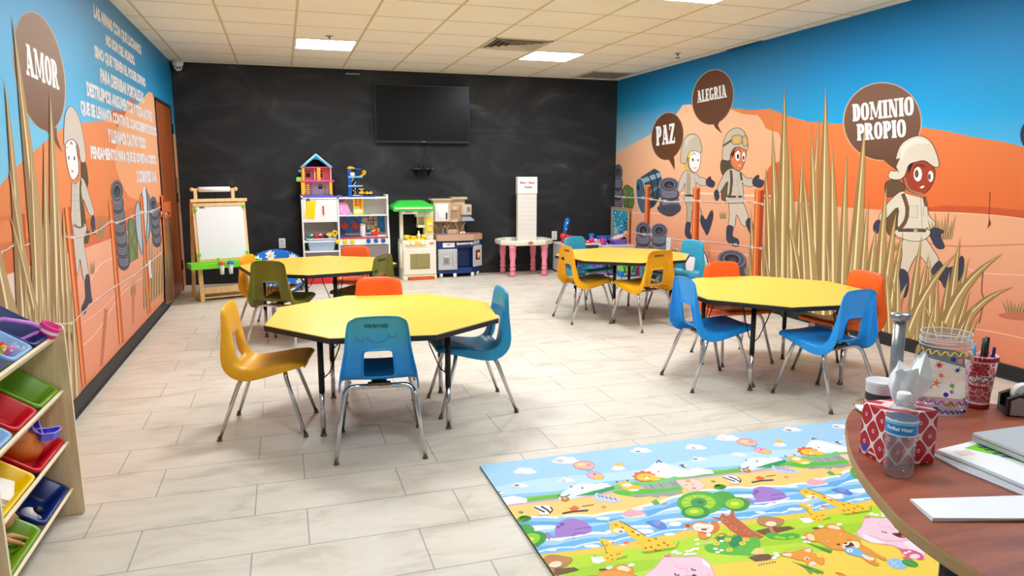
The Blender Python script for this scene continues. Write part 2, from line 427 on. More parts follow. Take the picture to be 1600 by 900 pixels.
def wood(name, c1, c2, c3, scale=1.0, axis=(1, 1, 12), rough=0.4, coat=0.0):
    if name in _MC: return _MC[name]
    m, nt, b = nodes(name)
    tc = nt.nodes.new('ShaderNodeTexCoord'); mp = nt.nodes.new('ShaderNodeMapping'); mp.inputs['Scale'].default_value = axis; nt.links.new(tc.outputs['Object'], mp.inputs[0])
    n = nt.nodes.new('ShaderNodeTexNoise'); n.inputs['Scale'].default_value = scale*6; n.inputs['Detail'].default_value = 8; n.inputs['Roughness'].default_value = 0.6; n.inputs['Distortion'].default_value = 0.5
    nt.links.new(mp.outputs[0], n.inputs['Vector'])
    r = ramp(nt, [(0.32, c1), (0.5, c2), (0.68, c3)]); nt.links.new(n.outputs['Fac'], r.inputs[0]); nt.links.new(r.outputs[0], b.inputs['Base Color'])
    b.inputs['Roughness'].default_value = rough; b.inputs['Coat Weight'].default_value = coat; b.inputs['Coat Roughness'].default_value = 0.2
    _MC[name] = m; return m

M_white = mat('white_paint', (236, 234, 228), 0.6, var=0.02)
M_blackrub = mat('black_rubber', (34, 34, 35), 0.55)
M_chrome = mat('chrome', (205, 205, 208), 0.16, 1.0, var=0.05)
M_steel = mat('brushed_steel', (178, 178, 180), 0.3, 1.0, var=0.08, stretch=(1, 1, 0.05), scale=80)
M_bwhite = mat('white_plastic', (240, 240, 238), 0.35)
M_black = mat('black_plastic', (22, 22, 24), 0.4)
M_cream = mat('cream_plastic', (238, 232, 212), 0.4)

mb = MB(floor_material()); mb.boxb((XL-0.1, YF-0.1, -0.1), (XR+0.1, YB+0.1, 0)); struct(mb.build('floor'))
M_tile = mat('ceiling_tile', (254, 247, 230), 0.9, var=0.05, scale=3, bump=0.15, bscale=150)
mb = MB(M_tile); mb.boxb((XL-0.1, YF-0.1, H), (XR+0.1, YB+0.1, H+0.1)); struct(mb.build('ceiling'))
# ceiling grid: broad runners towards the back wall, thin cross tees
TX0, TY0, T = -1.0383, 8.7164, 0.6096
mb = MB(mat('ceiling_runner', (214, 198, 156), 0.6))
k = 0
while TX0+k*T < XR-0.02:
    mb.boxb((TX0+k*T-0.0095, YF, H-0.003), (TX0+k*T+0.0095, YB, H+0.001)); k += 1
mb.use(mat('ceiling_cross_tee', (216, 202, 168), 0.6))
k = 0
while TY0-k*T > YF+0.05:
    if k >= 0: mb.boxb((XL, TY0-k*T-0.0055, H-0.002), (XR, TY0-k*T+0.0055, H+0.001))
    k += 1
mb.boxb((XL, TY0+T-0.0055, H-0.002), (XR, TY0+T+0.0055, H+0.001))
struct(mb.build('trim_1'))
mb = MB(chalk_material()); mb.boxb((XL-0.1, YB, 0), (XR+0.1, YB+0.1, H)); 
back = struct(mb.build('wall_back'))
mb = MB(M_white); mb.boxb((XL-0.1, YF-0.1, 0), (XR+0.1, YF, H)); struct(mb.build('wall_front'))
mb = MB(M_blackrub)
mb.boxb((XL, YB-0.012, 0), (XR, YB, 0.1)); struct(mb.build('baseboard_back'))
mb = MB(M_blackrub); mb.boxb((XL, YF, 0), (XL+0.014, 8.02, 0.1), bev=0.004); mb.boxb((XL+0.01, YF, 0), (XL+0.022, 8.02, 0.014), bev=0.004); struct(mb.build('baseboard_left'))
mb = MB(M_blackrub); mb.boxb((XR-0.014, YF, 0), (XR, YB, 0.1), bev=0.004); mb.boxb((XR-0.022, YF, 0), (XR-0.01, YB, 0.014), bev=0.004); struct(mb.build('baseboard_right'))

# ceiling lights: 2 columns, 4 rows of square panels
M_lamp = emit('lamp_diffuser', (240,246,255), LAMP_POWER)
M_lamp2 = emit('lamp_diffuser_dim', (240, 246, 255), LAMP_POWER*0.62)
lamp0 = None
LL = {(0, 0): 'square ceiling light panel at the back on the left, near the black wall', (1, 0): 'square ceiling light panel at the back on the right, beside the air vent',
      (1, 1): 'square ceiling light panel cut off by the top edge of the photo'}
for i, lx in enumerate((TX0+2.5*T, TX0+6.5*T)):
    for j in range(3):
        ly = TY0-1.5*T-j*5*T
        if lamp0 is None:
            lamp0 = thing('ceiling_light', '', 'light', (lx, ly, H))
            f = MB(M_bwhite)
            s = T/2-0.004
            for (a, c) in (((-s, -s, -0.006), (-s+0.022, s, 0)), ((s-0.022, -s, -0.006), (s, s, 0)), ((-s, -s, -0.006), (s, -s+0.022, 0)), ((-s, s-0.022, -0.006), (s, s, 0))): f.boxb(a, c)
            f.build('frame', lamp0)
            d = MB(M_lamp); d.boxb((-s+0.02, -s+0.02, -0.0045), (s-0.02, s-0.02, -0.001)); d.build('diffuser', lamp0); o = lamp0
        else:
            o = copy_tree(lamp0); o.location = (lx, ly, H)
            if j == 2:   # the row over the camera end burns dimmer
                for ch in o.children:
                    if ch.name.startswith('diffuser'): ch.material_slots[0].link = 'OBJECT'; ch.material_slots[0].material = M_lamp2
        o['label'] = LL.get((i, j), 'square ceiling light panel over the camera end of the room'); o['group'] = 'ceiling light panels'
# ------------------------------------------------------------------ left wall: printed desert mural
INK = (70, 58, 50); SUIT = (205, 196, 184); SUIT2 = (183, 172, 158); NAVY = (62, 64, 82); BROWN = (96, 78, 58); POST = (228, 122, 62); POST2 = (190, 84, 40); WIRE = (238, 226, 220)
G1 = (184, 154, 112); G2 = (240, 220, 168); G3 = (150, 122, 84)
skyL = sky_print('mural_sky_left', ([(0.0, (140, 212, 240)), (0.45, (104, 190, 238)), (0.85, (112, 172, 224)), (1, (96, 156, 208))],
                                   [(0.0, (150, 208, 226)), (0.45, (64, 168, 212)), (0.75, (20, 140, 192)), (1, (10, 116, 172))]), (4.0, 8.6))
mb = MB(M_white); mb.boxb((XL-0.1, YF-0.1, 0), (XL, YB+0.1, H))
A = Print(LW, (1, 0, 0), mb)
mb.use(skyL); mb.face([Vector((XL+0.0004, YF, 0)), Vector((XL+0.0004, YB, 0)), Vector((XL+0.0004, YB, H)), Vector((XL+0.0004, YF, H))])
duneL = vprint('mural_dune_left', (240, 158, 104), (226, 128, 76), 2.0, 0.9)
duneL2 = vprint('mural_pale_dune_left', (246, 186, 140), (240, 160, 112), 2.0, 0.8)
bandL = vprint('mural_dark_band_left', (220, 122, 72), (198, 92, 60), 1.1, 0.65)
grndL = vprint('mural_ground_left', (238, 172, 140), (222, 142, 108), 0.9, 0.1)
A.frame(0, 0)
A.poly([(-500, 300), (-60, 300), (0, 290), (13, 275), (35, 252), (53, 237), (80, 213), (99, 199), (128, 192), (160, 189), (172, 182), (183, 190), (186, 215), (200, 300), (262, 330), (262, 440), (-500, 760)], duneL, False)
A.poly([(171, 179), (178, 170), (186, 174), (197, 173), (200, 160), (205, 153), (211, 158), (212, 200), (190, 210), (178, 190)], (214, 108, 62), False)
A.poly([(187, 212), (184, 200), (187, 190), (193, 183), (198, 173), (206, 170), (214, 164), (222, 157), (228, 148), (233, 143), (238, 146), (242, 160), (265, 200), (290, 230), (300, 440), (246, 318), (232, 316), (219, 314), (201, 307), (190, 288), (183, 268), (179, 250), (180, 232), (184, 222)], duneL2, False)
A.poly([(-500, 345), (0, 338), (20, 336), (66, 351), (97, 349), (146, 339), (168, 337), (197, 327), (218, 318), (246, 316), (300, 308), (300, 420), (-500, 640)], bandL, False)
A.poly([(-500, 350), (-100, 350), (0, 346), (40, 342), (80, 352), (60, 370), (0, 380), (-500, 420)], (232, 138, 84), False)
A.poly([(-500, 470), (0, 432), (30, 422), (80, 402), (132, 388), (170, 374), (200, 361), (262, 338), (300, 325), (300, 470), (262, 474), (122, 622), (-500, 1400)], grndL, False)
A.poly([(-500, 480), (0, 434), (29, 424), (34, 520), (-500, 640)], (240, 214, 198), False)
A.line([(140, 440), (158, 412), (180, 402), (200, 392)], 1.2, (250, 214, 196)); A.line([(122, 545), (150, 520), (190, 460), (232, 428), (262, 415)], 1.0, (248, 208, 188))
A.line([(128, 505), (160, 482), (200, 440)], .8, (246, 204, 184))
for (x, y, w_, h_) in ((157, 372, 9, 52), (144, 428, 5, 26), (208, 462, 6, 26)):
    for i in range(7): A.blade((x-w_/2+i*w_/6, y), (x-w_*0.7+i*w_*1.4/6, y-h_*random.uniform(.7, 1)), w_/4, (160, 128, 92), (214, 180, 130))
# shadows printed by the posts are part of the picture
A.poly([(163, 482), (168, 484), (160, 572), (156, 572)], (190, 112, 82), False); A.poly([(206, 455), (210, 455), (209, 505), (206, 508)], (200, 122, 92), False)
A.at(30)
# bubble and lettering
A.frame(0, 0, 3.75)
bubL = vprint('mural_bubble_left', (176, 152, 136), (122, 88, 68), 2.4, 1.55)
A.ell((228, 418), 146, 356, (214, 190, 176), rot=-0.165, n=40)
A.ell((228, 418), 142, 352, bubL, rot=-0.165, n=40)
A.poly([(268, 765), (330, 745), (332, 800), (362, 893), (330, 850), (308, 808)], bubL, False)
A.slab('AMOR', (152, 436), (345, 528), (138, 246), (250, 250, 250))
A.frame(110, 0, 3)
W_ = (242, 242, 244)
for s, a, b, c in (('LAS ARMAS CON QUE LUCHAMOS', (110, 92), (332, 268), (105, 18)), ('NO SON DEL MUNDO,', (166, 222), (302, 318), (163, 157)), ('SINO QUE TIENEN EL PODER DIVINO', (114, 278), (352, 418), (109, 208)),
                   ('PARA DERRIBAR FORTALEZAS.', (139, 385), (344, 487), (137, 316)), ('DESTRUIMOS ARGUMENTOS Y TODA ALTIVEZ', (76, 450), (384, 573), (71, 378)), ('QUE SE LEVANTA CONTRA EL CONOCIMIENTO DE DIOS,', (48, 545), (406, 648), (43, 466)),
                   ('Y LLEVAMOS CAUTIVO TODO', (175, 668), (352, 700), (171, 600)), ('PENSAMIENTO PARA QUE SE SOMETA A CRISTO.', (96, 755), (403, 778), (91, 682)), ('2 CORINTIOS 10 4-5', (311, 858), (403, 857), (308, 795))):
    A.text(s, a, b, c, W_, 0.06)
A.at(40)
# kid with the backpack
A.frame(80, 160, 5)
A.shape([(232, 465), (265, 470), (282, 560), (285, 640), (262, 690), (235, 600)], BROWN, INK, 3)
A.shape([(160, 625), (185, 640), (225, 598), (250, 600), (285, 690), (318, 800), (335, 870), (300, 880), (262, 790), (248, 760), (262, 880), (268, 980), (240, 1080), (165, 1080), (152, 980), (155, 800)], SUIT, INK, 3, True)
A.poly([(222, 610), (236, 615), (232, 690), (250, 800), (280, 990), (300, 1010), (285, 1100), (245, 1080), (228, 900), (218, 720)], BROWN, True)
A.line([(182, 640), (184, 800), (192, 1060)], 4, SUIT2)
for yy in (720, 765, 840): A.line([(190, yy), (212, yy-6), (212, yy+22)], 3, (150, 140, 128), smooth=False); A.line([(166, yy), (180, yy+4)], 3, (150, 140, 128), smooth=False)
A.shape([(110, 330), (150, 292), (188, 312), (206, 400), (210, 560), (182, 602), (152, 590), (130, 525), (114, 430)], (250, 240, 240), INK, 3)
A.ell((138, 410), 14, 45, (255, 255, 255)); A.ell((172, 420), 15, 55, (255, 255, 255)); A.ell((134, 432), 5, 16, (60, 46, 40)); A.ell((178, 436), 6, 17, (60, 46, 40))
A.line([(146, 330), (152, 308), (162, 330)], 6, (60, 30, 30)); A.line([(116, 358), (124, 345)], 5, (60, 30, 30), smooth=False)
A.poly([(148, 520), (162, 535), (175, 528), (163, 550)], (190, 40, 50), False); A.line([(190, 340), (212, 480), (208, 560), (180, 605)], 6, (90, 80, 74))
A.shape([(96, 312), (98, 180), (110, 80), (140, 32), (172, 46), (212, 115), (242, 230), (266, 395), (262, 460), (238, 468), (222, 440), (212, 360), (190, 310), (160, 288), (120, 306), (106, 335)], (212, 200, 190), INK, 3)
A.frame(80, 300, 4.09)
A.shape([(262, 150), (275, 165), (280, 255), (276, 270), (262, 250), (252, 190)], NAVY, INK, 2)
A.shape([(140, 235), (212, 225), (222, 262), (206, 300), (214, 380), (236, 530), (206, 560), (190, 480), (180, 430), (165, 540), (150, 420), (140, 300)], SUIT, INK, 2.5)
A.shape([(140, 205), (178, 225), (214, 200), (222, 250), (180, 290), (142, 268)], SUIT, INK, 2.5); A.line([(144, 214), (180, 228), (212, 210)], 12, (120, 108, 98))
A.shape([(218, 535), (240, 535), (250, 640), (258, 700), (232, 720), (214, 778), (196, 775), (192, 740), (216, 680), (214, 600)], NAVY, INK, 2.5)
A.poly([(88, 460), (98, 480), (108, 700), (100, 690)], NAVY, False)
# tyres, jerrycan, barrel
def tyre(P, c, rx, ry, body=None, rot=0.0, tone=(92, 92, 102)):
    if body: P.poly(body, tone, False)
    P.ell(c, rx, ry, (124, 124, 138), rot); P.ell(c, rx*.86, ry*.86, (84, 84, 96), rot); P.ell(c, rx*.6, ry*.62, (150, 150, 164), rot); P.ell(c, rx*.54, ry*.55, (52, 48, 52), rot); P.ell((c[0]+rx*.05, c[1]+ry*.16), rx*.3, ry*.3, (84, 78, 78), rot)
A.at(40)
A.frame(150, 250, 3.75)
for k in range(5, -1, -1):
    cx, cy = 124+k*7.5, 240+k*66; A.ell((cx, cy+20), 38, 58, (74, 74, 84)); A.ell((cx+2, cy+8), 35, 46, (104, 104, 116) if k % 2 else (94, 94, 104))
    for q in range(3): A.line([(cx-26, cy+8+q*15), (cx, cy+18+q*15), (cx+26, cy+8+q*15)], 4, (138, 140, 156))
tyre(A, (121, 185), 37, 70)
A.shape([(186, 372), (196, 335), (205, 325), (212, 350), (230, 375), (244, 575), (195, 604)], (112, 130, 78), (70, 84, 50), 4, False)
A.line([(200, 390), (222, 480), (205, 590)], 6, (140, 156, 100), smooth=False); A.line([(228, 400), (208, 480), (236, 565)], 6, (84, 102, 58), smooth=False)
A.poly([(258, 205), (288, 153), (312, 220), (322, 400), (296, 505), (272, 545), (262, 400)], (112, 132, 146), False)
A.poly([(270, 190), (290, 160), (302, 230), (306, 400), (288, 500), (280, 350)], (214, 224, 230), True); A.line([(292, 165), (300, 300), (290, 510)], 7, (64, 78, 92)); A.line([(306, 200), (314, 300), (306, 460)], 5, (84, 100, 112))
A.shape([(228, 300), (243, 245), (256, 280), (266, 400), (270, 552), (250, 500), (235, 420)], (178, 194, 204), (90, 104, 116), 4)
for k in range(3, -1, -1):
    cx, cy = 340+k*5, 300+k*52; A.ell((cx, cy+6), 28, 50, (74, 74, 84)); A.ell((cx+2, cy-4), 25, 38, (104, 104, 116))
    for q in range(2): A.line([(cx-16, cy+q*15), (cx, cy+9+q*15), (cx+16, cy+q*15)], 3.5, (138, 140, 156))
tyre(A, (333, 262), 23, 50)
A.at(120)
# fence posts and wire
def post(P, a, b, c, d):
    P.poly([a, b, c, d], POST, False); m = lambda p, q, t: (p[0]+(q[0]-p[0])*t, p[1]+(q[1]-p[1])*t)
    P.poly([m(a, b, .62), b, c, m(d, c, .62)], POST2, False); P.poly([m(a, b, .18), m(a, b, .34), m(d, c, .34), m(d, c, .18)], (244, 160, 92), False)
A.frame(0, 0)
post(A, (19, 336), (37, 334), (48, 500), (36, 502)); post(A, (99.5, 324), (109, 323), (133.5, 601), (127.5, 604)); post(A, (168.7, 313), (175.3, 312), (192.7, 535), (186, 538)); post(A, (218, 306), (222.5, 305), (234.8, 488), (230, 491))
def wire(P, pts, w): 
    P.line(pts, w, WIRE); P.line([(x+.3, y+w*1.1) for x, y in pts], w*.6, (176, 150, 140))
    for (x, y) in pts: P.line([(x-w*2, y-w*2.4), (x+w*2, y+w*2.4)], w*.7, WIRE, smooth=False); P.line([(x-w*2, y+w*2.2), (x+w*2, y-w*2.4)], w*.7, WIRE, smooth=False)
wire(A, [(-200, 452), (-60, 412), (0, 394), (20, 383), (32, 385), (60, 374)], 1.3); wire(A, [(100, 368), (112, 371), (148, 362), (172, 346), (182, 348), (205, 338), (220, 332), (236, 330), (252, 322)], 1.2)
wire(A, [(112, 505), (128, 488), (150, 468), (178, 448), (208, 430), (228, 414), (250, 396)], 1.1)
wire(A, [(-300, 760), (-100, 620), (40, 520), (110, 505)], 1.2)
A.at(150)
# tall grass at the left
for (b, t, w_, bd) in (((36, 520), (5, 121), 17, 3), ((70, 520), (17, 22), 22, 2), ((58, 520), (44, 196), 14, 1), ((75, 520), (67, 218), 13, 0), ((90, 520), (76, 142), 20, 1), ((48, 520), (11, 260), 15, 3), ((60, 520), (12, 332), 12, 2), ((100, 520), (88, 300), 14, 0), ((108, 520), (97, 322), 10, -1),
                       ((30, 520), (1, 420), 9, 1), ((20, 540), (-40, 260), 20, 3), ((0, 560), (-90, 200), 26, 5), ((-40, 600), (-130, 290), 26, 5)):
    A.blade(b, t, w_*1.2, G1, G2, bd, G3)
for i in range(11): A.blade((40+i*8, 640), (38+i*7.2, 450+random.uniform(-25, 25)), 12, G1, G2, 0, G3)
A.at(40)
# brown plank print next to the back corner
for i in range(7): A.poly([(262+i*3.2, 452-i*1.2), (265.4+i*3.2, 451-i*1.2), (264+i*2.6, 262+i*3), (261+i*2.6, 262+i*3)], [(176, 132, 92), (150, 108, 74), (190, 150, 108), (132, 98, 70)][i % 4], False)
for i in range(10): A.blade((226+i*4, 482-i*3.6), (224+i*4.4, 372+random.uniform(-24, 20)), 4.5, (176, 140, 96), (220, 190, 140), 0, (140, 106, 72))
wl = struct(mb.build('wall_left', recalc=False))

# door in the left wall, its lower half under the same print
DY0, DY1, DZ = 8.115, 9.135, 2.105
door = struct(thing('door_1', 'brown wooden door in the left mural wall near the back corner', 'door', (0, 0, 0)), 'brown wooden door in the left mural wall near the back corner', 'door')
mb = MB(wood('door_wood', (128, 62, 28), (158, 80, 36), (182, 98, 48), 0.5, (1, 6, 0.5), 0.4)); mb.boxb((XL+0.002, DY0+0.03, 0.01), (XL+0.016, DY1-0.03, DZ-0.03), bev=0.003)
D = Print(lambda x, y: on(x, y, 0, XL+0.016), (1, 0, 0), mb, base=0.0006)
D.frame(150, 250, 3.75)
D.poly([(398, 345), (440, 335), (452, 820), (428, 842), (412, 700)], (150, 108, 72), False)
for i in range(12): D.blade((414+i*3.4, 842-i*2), (400+i*4, 360+random.uniform(-10, 160)), 12, (164, 124, 82), (206, 172, 124), 0, (120, 90, 60))
D.poly([(392, 246), (436, 240), (440, 330), (398, 345)], (226, 118, 60), False)
D.poly([(380, 200), (396, 215), (412, 560), (404, 565)], POST, False); D.poly([(390, 208), (396, 215), (412, 560), (408, 562)], POST2, False)
mb.build('door_leaf', door)
mb = MB(mat('dark_frame', (44, 34, 28), 0.5))
mb.boxb((XL+0.001, DY0, DZ-0.03), (XL+0.022, DY1, DZ)); mb.boxb((XL+0.001, DY0, 0), (XL+0.010, DY0+0.03, DZ-0.03)); mb.boxb((XL+0.001, DY1-0.03, 0), (XL+0.022, DY1, DZ-0.03)); mb.build('door_frame', door)
for z in (1.85, 1.08, 0.3):
    mb = MB(mat('dark_hinge', (38, 32, 30), 0.4, 0.6)); mb.cyl((XL+0.026, DY1-0.02, z-0.055), (XL+0.026, DY1-0.02, z+0.055), 0.009); mb.boxb((XL+0.014, DY1-0.045, z-0.05), (XL+0.02, DY1-0.005, z+0.05)); mb.build('hinge', door)
h = on(258, 333, 0, XL+0.03)
mb = MB(M_chrome); mb.cyl((XL+0.014, h.y-0.16, h.z), (XL+0.026, h.y-0.16, h.z), 0.032, seg=20); mb.tube([(XL+0.02, h.y-0.16, h.z), (XL+0.055, h.y-0.16, h.z), (XL+0.066, h.y-0.15, h.z), (XL+0.066, h.y-0.03, h.z)], 0.010); mb.build('door_handle', door)

# ------------------------------------------------------------------ right wall
skyR = sky_print('mural_sky_right', ([(0.0, (120, 206, 244)), (0.4, (20, 172, 238)), (0.7, (0, 148, 222)), (1, (0, 112, 182))],
                                     [(0.0, (236, 226, 208)), (0.35, (170, 208, 218)), (0.7, (40, 150, 196)), (1, (0, 110, 172))]), (5.6, 9.3))
mb = MB(M_white); mb.boxb((XR, YF-0.1, 0), (XR+0.1, YB+0.1, H))
B = Print(RW, (-1, 0, 0), mb)
mb.use(skyR); mb.face([Vector((XR-0.0004, YF, 0)), Vector((XR-0.0004, YB, 0)), Vector((XR-0.0004, YB, H)), Vector((XR-0.0004, YF, H))])
duneR = vprint('mural_dune_right', (238, 138, 76), (228, 106, 50), 1.9, 0.95)
paleR = vprint('mural_pale_dune_right', (250, 200, 160), (242, 172, 124), 1.95, 0.9)
grndR = vprint('mural_ground_right', (240, 176, 136), (228, 132, 98), 0.9, 0.05)
B.frame(0, 0)
B.poly([(1130, 172), (1146, 169), (1170, 172), (1190, 171), (1204, 170), (1230, 181), (1262, 190), (1318, 194), (1400, 196), (1440, 199), (1480, 205), (1520, 214), (1570, 222), (1610, 232), (1900, 300), (2600, 460), (2600, 420), (1900, 380), (1610, 350), (1200, 330), (1130, 320)], duneR, False)
B.poly([(1380, 330), (1480, 321), (1540, 323), (1610, 330), (1900, 360), (1900, 420), (1600, 345), (1400, 332)], (206, 92, 48), False)
B.poly([(940, 248), (964, 240), (985, 227), (1020, 208), (1050, 188), (1067, 164), (1078, 163), (1092, 168), (1110, 167), (1140, 170), (1160, 178), (1184, 180), (1192, 190), (1196, 200), (1204, 204), (1216, 207), (1222, 220), (1222, 250), (1204, 258), (1196, 270), (1192, 300), (1190, 340), (940, 340)], paleR, False)
B.poly([(1193, 300), (1196, 276), (1203, 262), (1216, 254), (1230, 250), (1230, 310)], (216, 108, 62), False)
B.poly([(940, 300), (965, 300), (1060, 300), (1060, 330), (940, 330)], vprint('mural_mid_right', (244, 178, 130), (236, 150, 104), 1.1, 0.8), False)
B.poly([(930, 305), (1000, 304), (1060, 302), (1220, 312), (1320, 324), (1380, 328), (1500, 332), (1610, 342), (1900, 376), (2600, 470), (2600, 1100), (1610, 606), (1362, 536), (930, 420)], grndR, False)
B.line([(1060, 301), (1100, 302), (1160, 305), (1225, 307)], 3.4, (250, 216, 188), smooth=False)
B.line([(1400, 333), (1480, 332), (1560, 337), (1620, 345)], 1.4, (252, 206, 170)); B.line([(1400, 372), (1480, 384), (1540, 384), (1640, 380)], 1.6, (214, 116, 84))
B.line([(1505, 418), (1540, 427), (1600, 430), (1700, 440)], 1.8, (250, 196, 168)); B.line([(1512, 512), (1560, 520), (1610, 532), (1700, 560)], 1.6, (250, 192, 164)); B.line([(960, 335), (1000, 332), (1056, 336)], 1.2, (250, 210, 180)); B.line([(1060, 380), (1100, 390), (1150, 396), (1180, 400)], 1, (250, 206, 176))
B.poly([(1546, 300), (1548, 300), (1546, 340), (1549, 350), (1543, 358), (1545, 345)], (110, 62, 44), False); B.line([(1536, 425), (1534, 455), (1537, 470), (1530, 505)], 2.4, (150, 90, 76))
B.at(30)
# bubbles
def bubble(P, c, rx, ry, tail, col, rot=0.0):
    P.ell(c, rx*1.03, ry*1.025, (214, 176, 150), rot, 40); P.ell(c, rx, ry, col, rot, 40); P.poly(tail, col, False)
bub = (104, 66, 42)
bubble(B, (1043, 213), 24.5, 37, [(1043, 246), (1052, 240), (1054, 250), (1054.5, 266), (1050, 258)], bub, 0.12)
bubble(B, (1114, 152), 31.5, 43, [(1114, 192), (1125, 188), (1122, 196), (1128.5, 209), (1118, 200)], bub, 0.2)
bubble(B, (1379, 190), 60, 60, [(1376, 246), (1400, 246), (1399, 250), (1405, 269), (1390, 258)], vprint('mural_bubble_right', (128, 94, 74), (92, 58, 36), 1.9, 1.3), 0.2)
B.ell((1618, 211), 24, 27, (58, 70, 104)); B.ell((1618, 211), 23, 26, (44, 50, 84))
B.slab('PAZ', (1025.5, 228), (1055, 223.5), (1025, 198), (246, 244, 240))
B.slab('ALEGRIA', (1090, 161), (1136, 152), (1089, 142), (246, 244, 240))
B.slab('DOMINIO', (1333, 190), (1429, 180), (1332, 163), (248, 247, 245))
B.slab('PROPIO', (1340, 220), (1417, 214), (1339, 194), (248, 247, 245))
B.at(30)
# tyres, jerrycan, barrel at the back corner
B.frame(950, 150, 3.6)
def stack(P, cx, cy, n, rx, ry, dx, dy):
    for k in range(n, 0, -1):
        x, y = cx+dx*k, cy+dy*k; P.ell((x, y+6), rx, ry*.95, (66, 66, 76)); P.ell((x, y-2), rx*.95, ry*.8, (102, 102, 114))
        for q in range(3):
            for s in (-1, 0, 1): P.line([(x+s*rx*.5-rx*.24, y-6+q*ry*.28), (x+s*rx*.5, y+q*ry*.28-2), (x+s*rx*.5+rx*.24, y-6+q*ry*.28)], 4, (150, 152, 166), smooth=False)
    tyre(P, (cx, cy), rx, ry)
stack(B, 58, 430, 4, 26, 48, 0, 54)
B.shape([(82, 530), (96, 505), (112, 500), (140, 520), (148, 600), (140, 630), (92, 625)], (98, 124, 70), (60, 80, 44), 4, False); B.line([(92, 530), (118, 575), (140, 540)], 5, (140, 162, 104), smooth=False); B.line([(118, 575), (112, 620)], 5, (70, 92, 52), smooth=False)
B.poly([(165, 470), (262, 408), (292, 425), (305, 470), (300, 560), (262, 620), (200, 655)], vprint('mural_barrel', (60, 82, 96), (34, 48, 58), 1.15, 0.75), False)
B.line([(196, 478), (300, 440)], 26, (146, 176, 190), smooth=False); B.line([(212, 560), (300, 500)], 14, (104, 132, 148), smooth=False); B.line([(222, 440), (250, 500), (250, 610)], 6, (34, 46, 56)); B.line([(256, 418), (280, 480), (276, 590)], 6, (34, 46, 56))
B.shape([(158, 500), (170, 466), (196, 475), (212, 540), (214, 640), (192, 660), (166, 600)], (72, 100, 116), (180, 200, 210), 5); B.ell((172, 515), 6, 18, (34, 44, 52))
stack(B, 343, 620, 1, 56, 55, 5, 0); stack(B, 345, 500, 2, 56, 42, 2, 46)
B.poly([(286, 620), (400, 610), (404, 650), (345, 676), (292, 655)], (74, 74, 84), True)
stack(B, 200, 755, 2, 42, 48, 0, 44); stack(B, 290, 758, 2, 46, 42, 0, 44)
B.at(30)
# kid 1
B.frame(1040, 190, 4.5)
B.shape([(128, 262), (160, 330), (175, 352), (160, 350), (138, 320)], (240, 210, 60), INK, 2)
B.shape([(150, 345), (190, 360), (215, 365), (240, 390), (285, 405), (285, 450), (238, 445), (215, 430), (215, 520), (140, 520), (140, 430), (110, 495), (85, 480), (100, 410), (125, 360)], SUIT, INK, 3.4)
B.poly([(150, 360), (175, 365), (178, 520), (145, 515)], (176, 160, 130), False); B.line([(212, 370), (205, 520)], 3, SUIT2); B.shape([(178, 400), (205, 402), (204, 432), (178, 430)], SUIT, (150, 140, 124), 2.5, False)
B.shape([(135, 525), (195, 525), (200, 560), (250, 620), (250, 690), (215, 680), (190, 620), (178, 715), (150, 710), (150, 600)], (184, 172, 148), INK, 3.4); B.shape([(135, 520), (200, 520), (205, 565), (140, 568)], SUIT, INK, 3); B.line([(140, 520), (195, 522)], 12, (70, 58, 50))
B.shape([(288, 410), (315, 385), (322, 405), (348, 428), (335, 462), (300, 455), (286, 435)], NAVY, INK, 3); B.shape([(68, 490), (88, 490), (86, 545), (66, 540)], NAVY, INK, 2.5)
B.shape([(148, 708), (178, 715), (172, 770), (188, 815), (170, 830), (140, 800), (138, 760)], NAVY, INK, 3); B.shape([(250, 665), (262, 660), (285, 690), (312, 640), (330, 625), (334, 680), (296, 795), (275, 770), (248, 715)], NAVY, INK, 3)
B.shape([(158, 230), (178, 208), (240, 215), (246, 280), (235, 330), (205, 355), (172, 335), (158, 290)], (250, 240, 236), INK, 3); B.poly([(160, 230), (182, 206), (176, 260), (162, 300)], (242, 214, 70), False)
B.ell((194, 262), 12, 26, (255, 255, 255)); B.ell((229, 264), 9, 24, (255, 255, 255)); B.ell((193, 268), 6, 12, (60, 50, 44)); B.ell((229, 272), 4, 10, (60, 50, 44)); B.line([(186, 238), (200, 220), (212, 232)], 4, (80, 50, 30)); B.line([(196, 325), (210, 328), (218, 318)], 4, (180, 50, 50))
B.line([(160, 250), (168, 320), (200, 360)], 5, (96, 84, 72))
B.shape([(108, 285), (110, 210), (128, 130), (165, 92), (205, 88), (240, 120), (255, 180), (256, 215), (240, 215), (200, 205), (172, 212), (158, 240), (145, 290)], (204, 192, 168), INK, 3.4); B.poly([(140, 130), (175, 100), (205, 100), (170, 130), (145, 180)], (222, 212, 190), True)
B.at(30)
